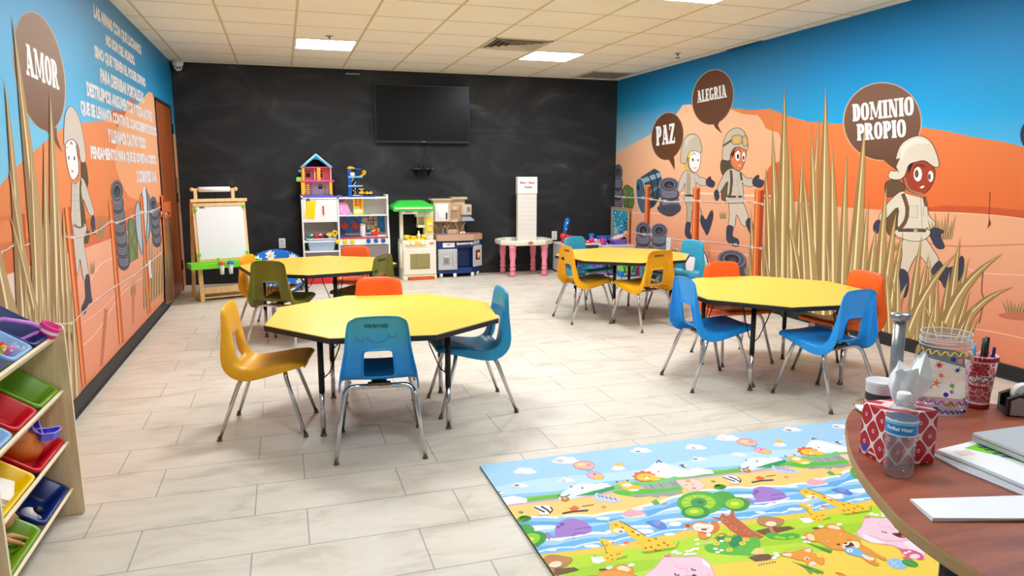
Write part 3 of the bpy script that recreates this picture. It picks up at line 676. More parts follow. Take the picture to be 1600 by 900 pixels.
# kid 2
B.frame(1100, 190, 3.75)
B.shape([(105, 225), (150, 230), (170, 300), (120, 320), (98, 280)], (92, 78, 58), INK, 3); B.shape([(110, 340), (150, 310), (160, 440), (120, 465), (102, 440)], (104, 88, 62), INK, 3)
B.shape([(165, 275), (205, 292), (225, 305), (250, 330), (285, 335), (288, 378), (240, 375), (225, 360), (228, 440), (140, 440), (140, 350), (95, 415), (76, 400), (100, 340), (130, 290)], SUIT, INK, 3.2)
B.line([(158, 285), (162, 340), (155, 420), (140, 445)], 15, (92, 78, 58)); B.line([(215, 298), (222, 345)], 12, (92, 78, 58)); B.line([(200, 300), (205, 440)], 3, SUIT2); B.shape([(170, 338), (196, 338), (196, 375), (170, 375)], SUIT, (150, 140, 124), 2.5, False)
B.shape([(62, 410), (80, 400), (90, 440), (75, 465), (62, 440)], NAVY, INK, 2.5); B.shape([(288, 340), (310, 315), (325, 318), (322, 335), (352, 350), (338, 385), (305, 382), (286, 365)], NAVY, INK, 3)
B.shape([(150, 470), (220, 470), (250, 520), (262, 575), (240, 615), (215, 590), (192, 545), (180, 615), (145, 610), (150, 540)], (214, 202, 182), INK, 3.2); B.shape([(134, 440), (226, 440), (230, 475), (190, 480), (138, 475)], SUIT, INK, 3); B.line([(140, 440), (222, 440)], 13, (86, 70, 56)); B.ell((195, 440), 8, 7, (200, 190, 150))
B.shape([(138, 612), (172, 618), (168, 670), (200, 690), (206, 725), (180, 732), (140, 705), (132, 670)], NAVY, INK, 3); B.shape([(246, 595), (265, 565), (285, 590), (292, 640), (290, 690), (275, 665)], NAVY, INK, 3)
B.shape([(160, 190), (185, 155), (245, 165), (240, 230), (215, 285), (180, 280), (160, 240)], (226, 130, 84), INK, 3); B.poly([(160, 190), (188, 152), (178, 190), (166, 215)], (50, 34, 28), False)
B.ell((198, 198), 14, 32, (255, 255, 255)); B.ell((234, 206), 9, 28, (255, 255, 255)); B.ell((200, 204), 7, 15, (60, 46, 40)); B.ell((233, 212), 5, 13, (60, 46, 40)); B.line([(186, 180), (200, 164), (214, 176)], 5, (70, 40, 26)); B.poly([(198, 254), (212, 256), (220, 248), (212, 264)], (250, 240, 236), False)
B.line([(152, 225), (172, 270), (200, 288)], 7, (130, 110, 92))
B.shape([(108, 215), (112, 140), (130, 80), (165, 45), (205, 38), (240, 65), (256, 120), (256, 165), (240, 162), (200, 148), (172, 160), (158, 190), (150, 225), (130, 228)], (208, 198, 178), INK, 3.2)
B.poly([(112, 135), (165, 100), (172, 112), (114, 148)], (110, 92, 70), False); B.shape([(165, 90), (200, 78), (222, 88), (220, 128), (170, 132)], (200, 176, 150), INK, 3); B.shape([(226, 90), (250, 86), (258, 120), (250, 145), (230, 138)], (200, 176, 150), INK, 3)
B.poly([(174, 96), (198, 88), (214, 96), (212, 122), (176, 124)], (228, 190, 96), False); B.poly([(232, 98), (248, 94), (253, 118), (246, 136), (234, 128)], (228, 190, 96), False)
B.at(20)
# small tufts
B.frame(0, 0)
for (x, y, w_, h_) in ((1102, 428, 8, 58), (1130, 342, 6, 14), (1592, 490, 26, 24), (1472, 374, 22, 50), (1398, 392, 12, 20), (1168, 430, 5, 20)):
    for i in range(9): B.blade((x-w_*.6+i*w_*1.2/8, y), (x-w_+i*w_*2/8, y-h_*random.uniform(.6, 1)), w_/5+.6, (176, 136, 92), (226, 196, 140), 0, (140, 104, 66))
B.poly([(1560, 492), (1582, 488), (1625, 492), (1610, 500), (1575, 498)], (206, 118, 88), True)
B.at(60)
# the tyre behind the orange chair
B.frame(1100, 190, 3.75)
B.poly([(84, 790), (250, 800), (252, 905), (90, 905)], (80, 80, 92), False); tyre(B, (165, 805), 84, 54, rot=0.1)
B.at(40)
# kid 3
B.frame(1340, 200, 3.215)
B.shape([(145, 270), (205, 260), (240, 310), (190, 340), (150, 345), (138, 310)], (104, 80, 54), INK, 3); B.shape([(150, 430), (200, 400), (205, 520), (180, 545), (148, 520)], (110, 84, 52), INK, 3)
B.shape([(230, 318), (250, 330), (325, 350), (345, 370), (360, 440), (392, 480), (360, 520), (345, 500), (350, 512), (210, 512), (205, 400), (145, 455), (118, 470), (110, 440), (150, 380), (200, 330)], (226, 216, 196), INK, 3)
B.line([(228, 330), (250, 400), (240, 470), (190, 530)], 20, (110, 82, 56)); B.line([(335, 345), (350, 410)], 18, (110, 82, 56)); B.line([(318, 350), (326, 510)], 3, (170, 158, 140))
B.shape([(262, 390), (302, 392), (300, 452), (258, 448)], (222, 212, 192), (150, 138, 120), 2.5, False); B.shape([(330, 392), (352, 396), (354, 445), (332, 442)], (222, 212, 192), (150, 138, 120), 2.5, False)
B.shape([(84, 480), (104, 460), (116, 480), (110, 515), (96, 530), (80, 510)], NAVY, INK, 2.5); B.shape([(368, 510), (392, 500), (436, 520), (418, 540), (438, 600), (400, 604), (372, 560), (362, 530)], NAVY, INK, 2.5)
B.shape([(230, 560), (330, 550), (380, 610), (408, 665), (372, 720), (330, 660), (300, 640), (270, 690), (250, 730), (215, 720), (225, 640)], (220, 206, 180), INK, 3); B.shape([(200, 510), (355, 510), (352, 550), (290, 570), (200, 545)], (226, 216, 196), INK, 3); B.line([(204, 514), (345, 516)], 15, (92, 76, 62)); B.ell((292, 516), 10, 8, (190, 176, 140))
B.shape([(212, 715), (250, 725), (258, 790), (240, 850), (206, 825)], NAVY, INK, 3); B.shape([(372, 720), (410, 668), (440, 700), (490, 690), (520, 645), (535, 660), (530, 720), (500, 780), (445, 808), (420, 770)], NAVY, INK, 3)
B.shape([(232, 230), (262, 178), (330, 165), (385, 200), (385, 260), (350, 320), (300, 330), (250, 310), (228, 270)], (166, 64, 38), INK, 3); B.poly([(255, 185), (285, 170), (262, 220), (256, 235)], (40, 26, 24), False)
B.ell((304, 232), 21, 36, (255, 255, 255)); B.ell((368, 243), 14, 28, (255, 255, 255)); B.ell((298, 230), 10, 20, (110, 80, 50)); B.ell((362, 245), 7, 16, (110, 80, 50)); B.line([(285, 200), (310, 185), (340, 195)], 5, (50, 24, 18)); B.poly([(312, 298), (332, 288), (338, 294), (324, 304)], (250, 244, 240), False)
B.line([(238, 250), (262, 310), (330, 332)], 9, (150, 132, 112))
B.shape([(158, 250), (165, 215), (195, 215), (190, 170), (215, 90), (265, 50), (320, 40), (370, 70), (402, 140), (410, 190), (385, 195), (340, 165), (290, 172), (258, 188), (238, 240), (205, 260)], (226, 216, 198), INK, 3.4); B.poly([(225, 100), (270, 60), (320, 52), (362, 78), (300, 78), (250, 110), (222, 160)], (240, 233, 220), True)
B.poly([(185, 160), (215, 150), (196, 195), (212, 228), (180, 196)], vprint('mural_bubble_right', (0, 0, 0), (0, 0, 0), 1, 0), False)
B.at(110)
# big grass
B.frame(1170, 120, 2.648)
for (b, t, w_, bd) in (((35, 840), (10, 540), 26, -4), ((90, 840), (70, 365), 34, 4), ((118, 840), (98, 205), 40, 2), ((140, 860), (150, 45), 52, -2), ((95, 850), (60, 690), 20, 6), ((180, 850), (172, 268), 44, 0), ((205, 850), (224, 300), 34, -4), ((245, 850), (292, 160), 40, -4), ((285, 850), (258, 205), 44, 3),
                       ((310, 860), (320, 35), 54, -2), ((350, 850), (345, 280), 50, 2), ((385, 840), (406, 310), 36, -3), ((425, 850), (485, 175), 52, -4), ((455, 850), (498, 490), 34, -3), ((500, 880), (528, 630), 34, -3), ((540, 900), (572, 455), 36, -4), ((235, 850), (162, 590), 36, 10), ((270, 850), (225, 390), 44, 6), ((340, 850), (322, 668), 28, 3), ((240, 850), (210, 490), 36, 4),
                       ((60, 850), (48, 600), 22, 1), ((120, 850), (108, 560), 26, 1), ((165, 850), (160, 640), 26, 0), ((560, 960), (612, 560), 36, -4), ((590, 960), (640, 640), 30, -4), ((20, 850), (2, 700), 16, -2), ((400, 850), (440, 640), 26, -3)):
    if b[1] < 880 and b[1] > 830 and b[0] < 560: b = (b[0], b[1]+120+b[0]*.25)
    B.blade(b, t, w_*1.45, (178, 148, 96), (242, 226, 166), bd, (156, 126, 80))
B.frame(1400, 300, 3.215)
for (b, t, w_, bd) in (((30, 740), (-20, 420), 36, 6), ((70, 740), (132, 215), 40, -6), ((90, 740), (168, 310), 40, -8), ((170, 740), (172, 330), 40, 2), ((60, 720), (305, 305), 44, -28), ((130, 740), (150, 520), 26, -2), ((195, 740), (212, 420), 30, -2), ((230, 740), (272, 400), 36, -4), ((262, 740), (324, 225), 46, -4), ((280, 740), (368, 330), 38, -8), ((250, 660), (540, 308), 46, -42), ((300, 740), (372, 500), 34, -6),
                       ((310, 740), (592, 476), 40, -50), ((360, 760), (420, 625), 22, -8), ((0, 620), (60, 455), 26, -6), ((330, 760), (400, 560), 30, -4), ((105, 750), (110, 640), 18, 0), ((10, 740), (8, 330), 34, 2), ((50, 740), (60, 560), 26, -2), ((210, 740), (140, 560), 26, 6), ((-30, 740), (-50, 380), 34, 2), ((-60, 720), (-90, 420), 30, 2), ((150, 760), (200, 560), 26, -4)):
    B.blade(b, t, w_*1.45, (178, 148, 96), (242, 226, 166), bd, (156, 126, 80))
B.at(130)
# fence posts and wire
B.frame(0, 0)
def post2(P, a, b, c, d): post(P, a, b, c, d); P.ell(((a[0]+b[0])/2, a[1]), (b[0]-a[0])/2, 1.6, (240, 150, 84))
POST, POST2 = (222, 104, 44), (172, 66, 26)
post2(B, (1008.5, 290), (1017, 290), (1014, 400), (1006, 400)); post2(B, (1083.5, 293), (1094, 293), (1091, 405), (1080, 405)); post2(B, (1180, 296), (1194.5, 296), (1189, 440), (1175, 440))
wire(B, [(950, 305), (975, 308), (1005, 309), (1018, 311), (1040, 314), (1062, 315), (1083, 313), (1094, 314), (1130, 316), (1165, 314), (1180, 316), (1193, 319)], 1.1)
wire(B, [(990, 362), (1007, 366), (1020, 366), (1045, 372), (1075, 376), (1100, 377), (1150, 382), (1176, 386), (1190, 388)], 1.0)
wr = struct(mb.build('wall_right', recalc=False))
# ------------------------------------------------------------------ play mat
_flat0 = flat
def flat(col, rough=0.55): return _flat0(tuple(c*.95 for c in col), rough)
MX0, MX1, MY0, MY1, MZ = 0.821, 3.12, 1.69, 3.09, 0.012
mb = MB(flat((70, 92, 60))); mb.boxb((MX0, MY0, 0.0005), (MX1, MY1, MZ-0.001), bev=0.003)
mb.use(flat((176, 218, 244)))
PER = Vector((0.905, 0.0, 0))
Q = Print(lambda x, y: FL(x, y, MZ), (0, 0, 1), mb, step=0.00002, base=0.0)
Q.clip = (MX0, MX1, MY0, MY1)
W = Print(lambda x, y: Vector((x, y, MZ)), (0, 0, 1), mb, step=0.00002, base=0.0); W.clip = Q.clip
def band(y0, y1, col, amp=0.0, f=1, ph=0.0, amp1=None, f1=None, ph1=0.0):
    """a coloured strip of the mat; its edges wave with the repeat of the pattern"""
    xs = [MX0-0.01+i*(MX1-MX0+0.02)/120 for i in range(121)]; a1 = amp if amp1 is None else amp1; g = f if f1 is None else f1
    e = lambda x, y, a, f_, p: y+a*math.sin(2*PI*f_*(x-MX0)/PER.x+p)
    W.poly([(x, e(x, y0, amp, f, ph)) for x in xs]+[(x, e(x, y1, a1, g, ph1)) for x in xs[::-1]], col, False)
band(2.5, 3.2, (172, 216, 244)); band(2.62, 2.84, (196, 230, 248), 0.02, 1, 1.0)
band(2.60, 2.735, (150, 206, 240), 0.0, 1, 0, .012, 2, 1)
band(2.50, 2.705, (140, 206, 70), 0.0, 1, 0, 0.010, 1, 2.2); band(2.5, 2.675, (112, 190, 74), 0, 1, 0, .016, 1, .4); band(2.5, 2.66, (214, 176, 214), 0, 1, 0, .008, 1, 2.5); band(2.4, 2.64, (250, 212, 126), 0, 1, 0, .010, 1, 2.0)
def wavy(y, col, n, amp, ph, y0=2.1):
    xs = [MX0-0.01+i*(MX1-MX0+0.02)/360 for i in range(361)]
    W.poly([(x, y0) for x in xs[::60]]+[(x, y+amp*(2*abs(math.sin(PI*n*(x-MX0)/PER.x+ph))**.7-1)+0.035*math.sin(2*PI*(x-MX0)/PER.x+1.9)*(1 if y > 2.42 else .15)) for x in xs[::-1]], col, False)
for (y, col, n, amp, ph) in ((2.515, (252, 222, 120), 1, .004, 0), (2.505, (255, 255, 255), 6, .008, 0), (2.488, (150, 206, 242), 6, .008, 0), (2.46, (104, 176, 232), 4, .008, 1), (2.425, (255, 255, 255), 5, .009, .5), (2.408, (176, 218, 246), 5, .010, .5), (2.385, (120, 190, 238), 4, .009, .2), (2.345, (255, 255, 255), 5, .010, 1.3), (2.325, (168, 214, 246), 5, .010, 1.3), (2.30, (110, 184, 236), 4, .008, 2), (2.272, (230, 244, 252), 6, .007, .3), (2.262, (132, 196, 240), 6, .008, .3)):
    wavy(y, col, n, amp, ph)
band(1.8, 2.245, (250, 206, 76), 0, 1, 0, .012, 1, 2.6); band(1.6, 2.205, (190, 226, 48), 0, 1, 0, .016, 1, 2.2); band(1.6, 2.10, (172, 216, 44), 0, 1, 0, .03, 1, .6); band(1.6, 2.055, (196, 230, 60), 0, 1, 0, .02, 1, 3.6); band(1.6, 1.985, (252, 216, 84), 0, 1, 0, .022, 1, 4.4)
def scrawl(a, b, c, col):
    """a tiny illegible caption: short upright strokes between a and b"""
    for i in range(7):
        t = i/6; x, y = a[0]+(b[0]-a[0])*t, a[1]+(b[1]-a[1])*t; dy = c[1]-a[1]; w = (b[0]-a[0])/9
        Q.poly([(x, y), (x+w*.8, y+w*.05), (x+w*.7, y+dy*(1 if i % 3 else .7)), (x+w*.1, y+dy*.8)], col, False); Q.k -= 1
    Q.k += 1
def draw(n):
    Q.post = lambda v: v+PER*n+Vector((0, 0.022*n, 0))
    K0 = 45
    Q.at(K0).frame(740, 640, 3.461)
    def cloud(x, y, w, h):
        Q.at(K0); Q.ell((x, y+h*.15), w*.5, h*.32, (255, 255, 255)); Q.at(K0); Q.ell((x-w*.12, y-h*.1), w*.24, h*.42, (255, 255, 255)); Q.ell((x+w*.14, y-h*.04), w*.22, h*.4, (255, 255, 255))
    for c in ((498, 275, 155, 40), (278, 333, 130, 36), (503, 382, 92, 26), (252, 409, 92, 26), (905, 221, 118, 30), (782, 318, 80, 26), (700, 410, 90, 24)): cloud(*c)
    if n == 2: cloud(350, 250, 140, 36)
    # mountain
    Q.at(K0).poly([(900, 350), (940, 320), (985, 285), (1040, 292), (1120, 322), (1200, 340), (1280, 345), (1180, 362), (1040, 372)], (246, 248, 252), False); Q.poly([(150, 480), (210, 466), (290, 482), (288, 505), (180, 512)], (246, 250, 252), False)
    Q.line([(988, 290), (1000, 276), (1015, 286)], 6, (70, 80, 90)); Q.poly([(1110, 300), (1135, 296), (1158, 308), (1136, 316)], (90, 96, 100), False); Q.ell((1146, 304), 12, 5, (250, 250, 250)); Q.ell((1000, 336), 5, 4, (220, 80, 50))
    Q.at(K0+3).poly([(470, 490), (480, 450), (560, 405), (610, 400), (700, 410), (700, 440), (600, 470)], (236, 242, 248), True); Q.poly([(545, 470), (650, 440), (760, 415), (760, 432), (660, 462)], (40, 160, 92), False)
    Q.ell((528, 418), 6, 4, (90, 80, 80)); Q.ell((588, 425), 6, 5, (110, 110, 110))
    # balloon, sun, plane
    Q.at(K0+1).shape([(540, 300), (570, 282), (625, 283), (652, 300), (640, 322), (605, 325), (560, 318)], (250, 190, 176), (226, 120, 130), 4); Q.ell((585, 298), 22, 8, (252, 226, 130)); Q.ell((622, 300), 14, 7, (244, 150, 150)); Q.poly([(600, 325), (640, 322), (632, 334), (618, 334)], (120, 186, 220), False)
    Q.shape([(612, 350), (650, 338), (690, 350), (705, 372), (660, 376), (625, 368)], (250, 180, 200), (220, 120, 150), 3); Q.poly([(640, 364), (690, 352), (705, 374), (662, 378)], (248, 206, 92), False); Q.ell((654, 350), 5, 4, (90, 40, 60)); Q.ell((786, 298), 22, 10, (252, 204, 60))
    # lion, tiger and the green rock terrace
    Q.at(K0+6).poly([(760, 440), (850, 432), (960, 425), (1060, 400), (1130, 425), (1100, 450), (1000, 465), (860, 470), (770, 455)], (92, 196, 60), True); Q.poly([(840, 462), (1000, 452), (1110, 436), (1140, 450), (1060, 470), (1010, 465), (1000, 478), (950, 468), (880, 476)], (160, 166, 160), False)
    Q.poly([(905, 405), (1000, 400), (1090, 372), (1120, 412), (1040, 428), (930, 432)], (168, 170, 166), False); Q.poly([(870, 392), (960, 394), (1040, 376), (1090, 362), (1104, 374), (1060, 390), (960, 408), (880, 406)], (122, 206, 130), True)
    for x in (950, 1000, 1062, 1080): Q.line([(x, 404-(x-950)*.1), (x+26, 428-(x-950)*.12)], 4, (110, 116, 112), smooth=False)
    pts = []
    for i in range(18):
        t = 2*PI*i/18; r = 1.0 if i % 2 else .78; pts.append((922+68*r*math.cos(t), 362+32*r*math.sin(t)))
    Q.poly(pts, (240, 104, 48), False); Q.ell((930, 366), 50, 20, (254, 204, 66)); Q.ell((980, 374), 34, 12, (254, 204, 66)); Q.ell((938, 372), 14, 6, (252, 236, 200)); Q.ell((925, 362), 4, 2.5, (60, 40, 30)); Q.ell((950, 366), 4, 2.5, (60, 40, 30))
    Q.poly([(770, 392), (800, 396), (830, 384), (850, 402), (890, 415), (905, 428), (870, 444), (830, 440), (790, 412)], (254, 200, 60), True); Q.ell((830, 410), 26, 9, (255, 250, 236)); Q.ell((868, 436), 26, 6, (255, 250, 236)); Q.ell((775, 392), 6, 4, (90, 60, 40)); Q.ell((832, 385), 6, 4, (90, 60, 40))
    # pale face by the rocks, badger, deer, zebra, starfish twig
    Q.at(K0+8).shape([(1095, 385), (1150, 380), (1190, 376), (1235, 392), (1250, 415), (1210, 440), (1150, 430)], (252, 214, 200), (240, 180, 160), 3); Q.ell((1160, 388), 16, 8, (246, 176, 110)); Q.ell((1150, 408), 4, 3, (120, 70, 60)); Q.ell((1185, 406), 4, 3, (120, 70, 60)); Q.ell((1192, 426), 12, 5, (240, 130, 110))
    Q.at(K0+8).poly([(325, 530), (340, 520), (400, 520), (425, 540), (420, 560), (370, 570), (350, 550)], (248, 248, 248), True); Q.line([(328, 528), (360, 545), (385, 556)], 8, (50, 50, 54)); Q.line([(365, 524), (400, 545), (412, 558)], 9, (50, 50, 54)); Q.line([(415, 528), (426, 545), (410, 562)], 7, (50, 50, 54)); scrawl((342, 580), (398, 576), (341, 570), (210, 150, 140))
    Q.at(K0+8).ell((495, 485), 24, 15, (196, 126, 66)); Q.line([(455, 464), (485, 474), (522, 460)], 5, (70, 54, 44)); Q.ell((492, 480), 10, 5, (250, 210, 150))
    Q.at(K0+9).poly([(655, 490), (662, 452), (700, 465), (780, 480), (802, 490), (760, 505), (720, 500)], (206, 214, 240), True)
    for x in (672, 690, 712, 735, 760): Q.line([(x, 462+(x-672)*.2), (x+14, 474+(x-672)*.2)], 5, (80, 88, 110), smooth=False)
    Q.at(K0+9).poly([(515, 535), (545, 520), (575, 532), (560, 545), (535, 552)], (242, 110, 50), False); Q.line([(480, 563), (540, 552), (620, 546)], 9, (90, 76, 66)); Q.line([(585, 524), (650, 515)], 5, (150, 120, 90)); Q.ell((705, 528), 14, 8, (246, 160, 90)); Q.ell((470, 580), 18, 5, (190, 226, 246))
    Q.poly([(960, 500), (985, 485), (1000, 500), (1010, 512), (975, 516)], (110, 180, 70), False); Q.poly([(1005, 512), (1050, 502), (1040, 515)], (236, 140, 60), False)
    for (x, y, w) in ((1330, 420, 34), (280, 588, 34), (255, 556, 14)): Q.at(K0+8).ell((x, y), w, w*.42, (96, 172, 60)); Q.ell((x+w*.3, y+w*.1), w*.4, w*.2, (70, 140, 50))
    # whale
    Q.at(K0+10).poly([(385, 672), (400, 665), (440, 690), (440, 640), (470, 605), (520, 590), (580, 598), (620, 620), (642, 650), (620, 672), (560, 680), (545, 700), (515, 695), (440, 700), (415, 695), (410, 710), (398, 690)], (168, 130, 206), True); Q.ell((478, 622), 13, 9, (120, 84, 172)); Q.ell((459, 637), 9, 7, (120, 84, 172)); Q.line([(548, 650), (600, 640), (638, 636)], 4, (116, 82, 164)); Q.line([(530, 690), (550, 672), (610, 668)], 4, (116, 82, 164)); Q.line([(418, 702), (480, 696), (580, 684), (650, 664)], 8, (255, 255, 255))
    Q.at(K0+10).poly([(805, 570), (830, 545), (870, 540), (925, 560), (930, 575), (870, 580)], (248, 176, 190), True); Q.ell((890, 540), 30, 8, (250, 226, 230)); Q.line([(795, 575), (850, 585), (930, 572)], 6, (255, 255, 255))
    Q.at(K0+10).poly([(930, 610), (960, 602), (1000, 600), (1030, 615), (1045, 640), (1010, 648), (965, 632)], (92, 134, 214), True); Q.ell((990, 612), 24, 10, (120, 160, 230)); Q.ell((994, 626), 10, 4, (230, 120, 120)); Q.ell((925, 660), 52, 13, (250, 252, 255)); Q.ell((1090, 620), 34, 13, (240, 248, 254)); Q.ell((1060, 676), 30, 8, (240, 248, 254)); Q.ell((700, 590), 40, 9, (240, 248, 254)); Q.ell((420, 760), 30, 7, (240, 248, 254)); Q.ell((640, 740), 44, 10, (240, 248, 254))
    # tree
    Q.at(K0+14).ell((1345, 487), 75, 44, (78, 168, 68)); Q.ell((1400, 480), 0.1, 0.1, (78, 168, 68)); Q.poly([(1280, 580), (1330, 585), (1345, 560), (1370, 578), (1388, 570), (1392, 545), (1408, 545), (1412, 580), (1450, 610), (1500, 650), (1570, 690), (1545, 702), (1440, 690), (1385, 650), (1335, 602)], (196, 100, 60), False)
    for a in ((1358, 600), (1405, 640), (1480, 662)): Q.at(K0+17).ell(a, 22, 8, (220, 140, 80), .5); Q.ell(a, 15, 5, (186, 94, 56), .5)
    Q.at(K0+18).ell((1225, 506), 126, 64, (84, 178, 66)); Q.ell((1216, 504), 94, 44, (158, 210, 50)); Q.ell((1218, 504), 44, 26, (70, 160, 84)); Q.ell((1226, 503), 18, 9, (48, 130, 70))
    for i in range(10):
        t = 2*PI*i/10; Q.at(K0+20).line([(1217+52*math.cos(t), 504+28*math.sin(t)), (1217+86*math.cos(t), 504+40*math.sin(t))], 6, (190, 226, 70), smooth=False)
    Q.at(K0+21).ell((1200, 556), 78, 36, (58, 150, 64)); Q.ell((1195, 553), 52, 24, (140, 206, 52)); Q.ell((1193, 552), 26, 11, (214, 232, 60)); Q.ell((1425, 512), 70, 38, (64, 156, 64)); Q.ell((1412, 510), 52, 28, (150, 212, 46)); Q.ell((1412, 511), 24, 11, (232, 232, 70))
    # giraffes
    Q.at(K0+12).poly([(735, 625), (760, 606), (790, 605), (830, 625), (890, 660), (940, 690), (1000, 695), (1040, 705), (1085, 735), (1075, 750), (1030, 748), (1010, 765), (960, 772), (920, 765), (905, 730), (850, 690), (810, 655), (785, 672), (745, 660)], (254, 204, 50), True); Q.ell((785, 655), 32, 12, (252, 236, 214)); Q.ell((795, 660), 10, 4, (150, 60, 40)); Q.line([(735, 612), (722, 598)], 5, (250, 226, 140), smooth=False); Q.line([(790, 604), (850, 636), (930, 684)], 5, (120, 76, 40))
    for a in ((770, 625), (805, 640), (860, 662), (890, 680), (950, 710), (985, 700), (960, 745), (1000, 735), (1030, 722), (1050, 735), (985, 760), (930, 750)): Q.at(K0+16).ell(a, 9, 4.5, (176, 104, 40), .3)
    Q.at(K0+12).poly([(680, 712), (700, 700), (740, 706), (765, 715), (745, 735), (750, 752), (775, 770), (805, 770), (800, 798), (770, 805), (758, 822), (705, 824), (700, 798), (715, 760)], (254, 204, 50), True); Q.ell((748, 715), 20, 8, (252, 236, 214)); Q.ell((752, 720), 7, 3, (150, 60, 40)); Q.line([(690, 712), (712, 750), (714, 770)], 4, (120, 76, 40)); Q.line([(688, 706), (676, 694)], 4, (250, 226, 140), smooth=False)
    for a in ((720, 775), (745, 790), (725, 805), (775, 785), (750, 812), (720, 735), (790, 780)): Q.at(K0+16).ell(a, 7, 3.6, (176, 104, 40), .3)
    Q.at(K0+11).poly([(780, 800), (830, 790), (830, 800), (770, 815)], (130, 190, 40), False); Q.poly([(900, 772), (1060, 750), (1100, 745), (1080, 758), (930, 780)], (120, 186, 44), False); Q.ell((824, 720), 16, 7, (246, 120, 80)); Q.ell((808, 735), 18, 6, (250, 226, 200))
    Q.line([(650, 790), (690, 815)], 4, (90, 160, 50)); Q.line([(1095, 748), (1110, 716)], 4, (70, 150, 60))
    # monkey, flowers, bushes
    Q.frame(1020, 760, 6.43)
    Q.at(K0+24).poly([(520, 600), (640, 560), (760, 470), (900, 520), (1060, 520), (1060, 680), (860, 690), (700, 680), (560, 660)], (96, 190, 66), True); Q.poly([(760, 560), (860, 490), (900, 560), (820, 620)], (44, 140, 80), True); Q.poly([(640, 500), (720, 490), (700, 550), (650, 550)], (44, 140, 80), True)
    for a in ((755, 538), (780, 480), (935, 536), (640, 578), (680, 488), (900, 575), (770, 640)): Q.at(K0+27).ell(a, 34, 19, (254, 214, 70)); Q.ell(a, 14, 8, (240, 160, 50))
    for a in ((630, 630), (690, 645), (650, 665), (225, 655), (270, 675), (445, 630), (380, 650), (420, 680), (690, 552), (350, 680)): Q.at(K0+27).ell(a, 24, 11, (252, 250, 246))
    Q.at(K0+28).ell((352, 398), 36, 24, (232, 126, 50)); Q.ell((350, 398), 20, 13, (150, 84, 50)); Q.shape([(390, 390), (420, 370), (500, 358), (580, 380), (620, 400), (640, 440), (600, 470), (540, 470), (460, 460), (410, 430)], (234, 132, 52), (200, 96, 40), 4); Q.poly([(400, 395), (450, 372), (520, 378), (600, 390), (612, 420), (580, 465), (520, 462), (440, 450), (412, 430)], (254, 238, 220), True); Q.ell((515, 436), 34, 11, (170, 50, 30)); Q.line([(440, 420), (460, 425)], 5, (90, 50, 30), smooth=False); Q.line([(545, 420), (570, 424)], 5, (90, 50, 30), smooth=False)
    Q.shape([(590, 355), (640, 360), (672, 410), (640, 460), (600, 470), (640, 420), (620, 390), (590, 380)], (234, 132, 52), (200, 96, 40), 4); Q.shape([(470, 465), (530, 480), (580, 465), (590, 500), (540, 530), (490, 530), (460, 500)], (240, 146, 56), (200, 96, 40), 4); Q.ell((560, 490), 26, 20, (254, 238, 220)); Q.line([(620, 530), (680, 480), (740, 490)], 14, (220, 120, 50)); scrawl((435, 588), (585, 575), (432, 566), (240, 220, 200))
    # elephant
    Q.frame(1310, 780, 7.5); sh = Q.post; Q.post = lambda v: v+PER*(n-1)+Vector((0, 0.022*(n-1), 0))
    Q.at(K0+30).shape([(305, 235), (350, 222), (500, 225), (700, 228), (860, 320), (960, 440), (900, 470), (1010, 475), (1120, 540), (1165, 590), (1020, 640), (1010, 700), (930, 710), (840, 660), (700, 580), (640, 545), (520, 530), (350, 500), (230, 430), (220, 380), (270, 330)], (248, 208, 222), (232, 160, 196), 7)
    Q.poly([(760, 510), (1000, 480), (1110, 540), (1150, 590), (1010, 635), (880, 600)], (250, 228, 236), True); Q.poly([(310, 390), (420, 460), (540, 515), (420, 520), (310, 470), (285, 420)], (253, 240, 244), True); Q.line([(300, 400), (420, 450), (560, 490), (760, 490), (860, 450), (870, 380)], 8, (232, 160, 196)); Q.line([(460, 290), (520, 330), (600, 330), (640, 370)], 10, (244, 180, 206)); Q.poly([(720, 240), (820, 290), (850, 330), (760, 290)], (253, 240, 244), True)
    Q.poly([(625, 405), (700, 400), (715, 385), (790, 420), (800, 445), (760, 460), (690, 445)], (70, 44, 44), True); Q.ell((765, 440), 34, 16, (226, 80, 60)); Q.line([(505, 375), (530, 395), (560, 392), (570, 402)], 9, (50, 40, 44)); Q.line([(655, 330), (685, 350), (700, 345), (715, 356)], 9, (50, 40, 44)); Q.ell((340, 215), 38, 12, (240, 110, 150))
    Q.shape([(730, 600), (860, 600), (960, 640), (1000, 690), (960, 715), (880, 690), (780, 660)], (226, 96, 136), (200, 70, 110), 4); Q.ell((895, 675), 62, 28, (253, 226, 232)); Q.ell((785, 635), 28, 14, (253, 226, 232)); Q.ell((830, 618), 24, 12, (253, 226, 232)); Q.poly([(680, 565), (760, 590), (800, 590), (740, 605)], (226, 96, 136), False)
    Q.at(K0+30).ell((690, 760), 118, 58, (150, 196, 236), .25)
    for i in range(26): Q.at(K0+31).ell((690+random.uniform(-90, 90), 760+random.uniform(-40, 40)), 8, 5, (214, 232, 250))
    Q.at(K0+33).ell((840, 755), 100, 40, (60, 160, 60), .25); Q.line([(760, 725), (920, 790)], 6, (110, 200, 90), smooth=False); Q.poly([(750, 690), (800, 680), (880, 720), (800, 715)], (220, 90, 110), True)
    for (x, y) in ((20, 300), (380, 180), (430, 190), (520, 168), (575, 150), (580, 195), (520, 198), (555, 60), (590, 100)): Q.at(K0+30).ell((x, y), 24, 11, (252, 250, 246))
    # bear with the fish
    Q.frame(1180, 800, 9)
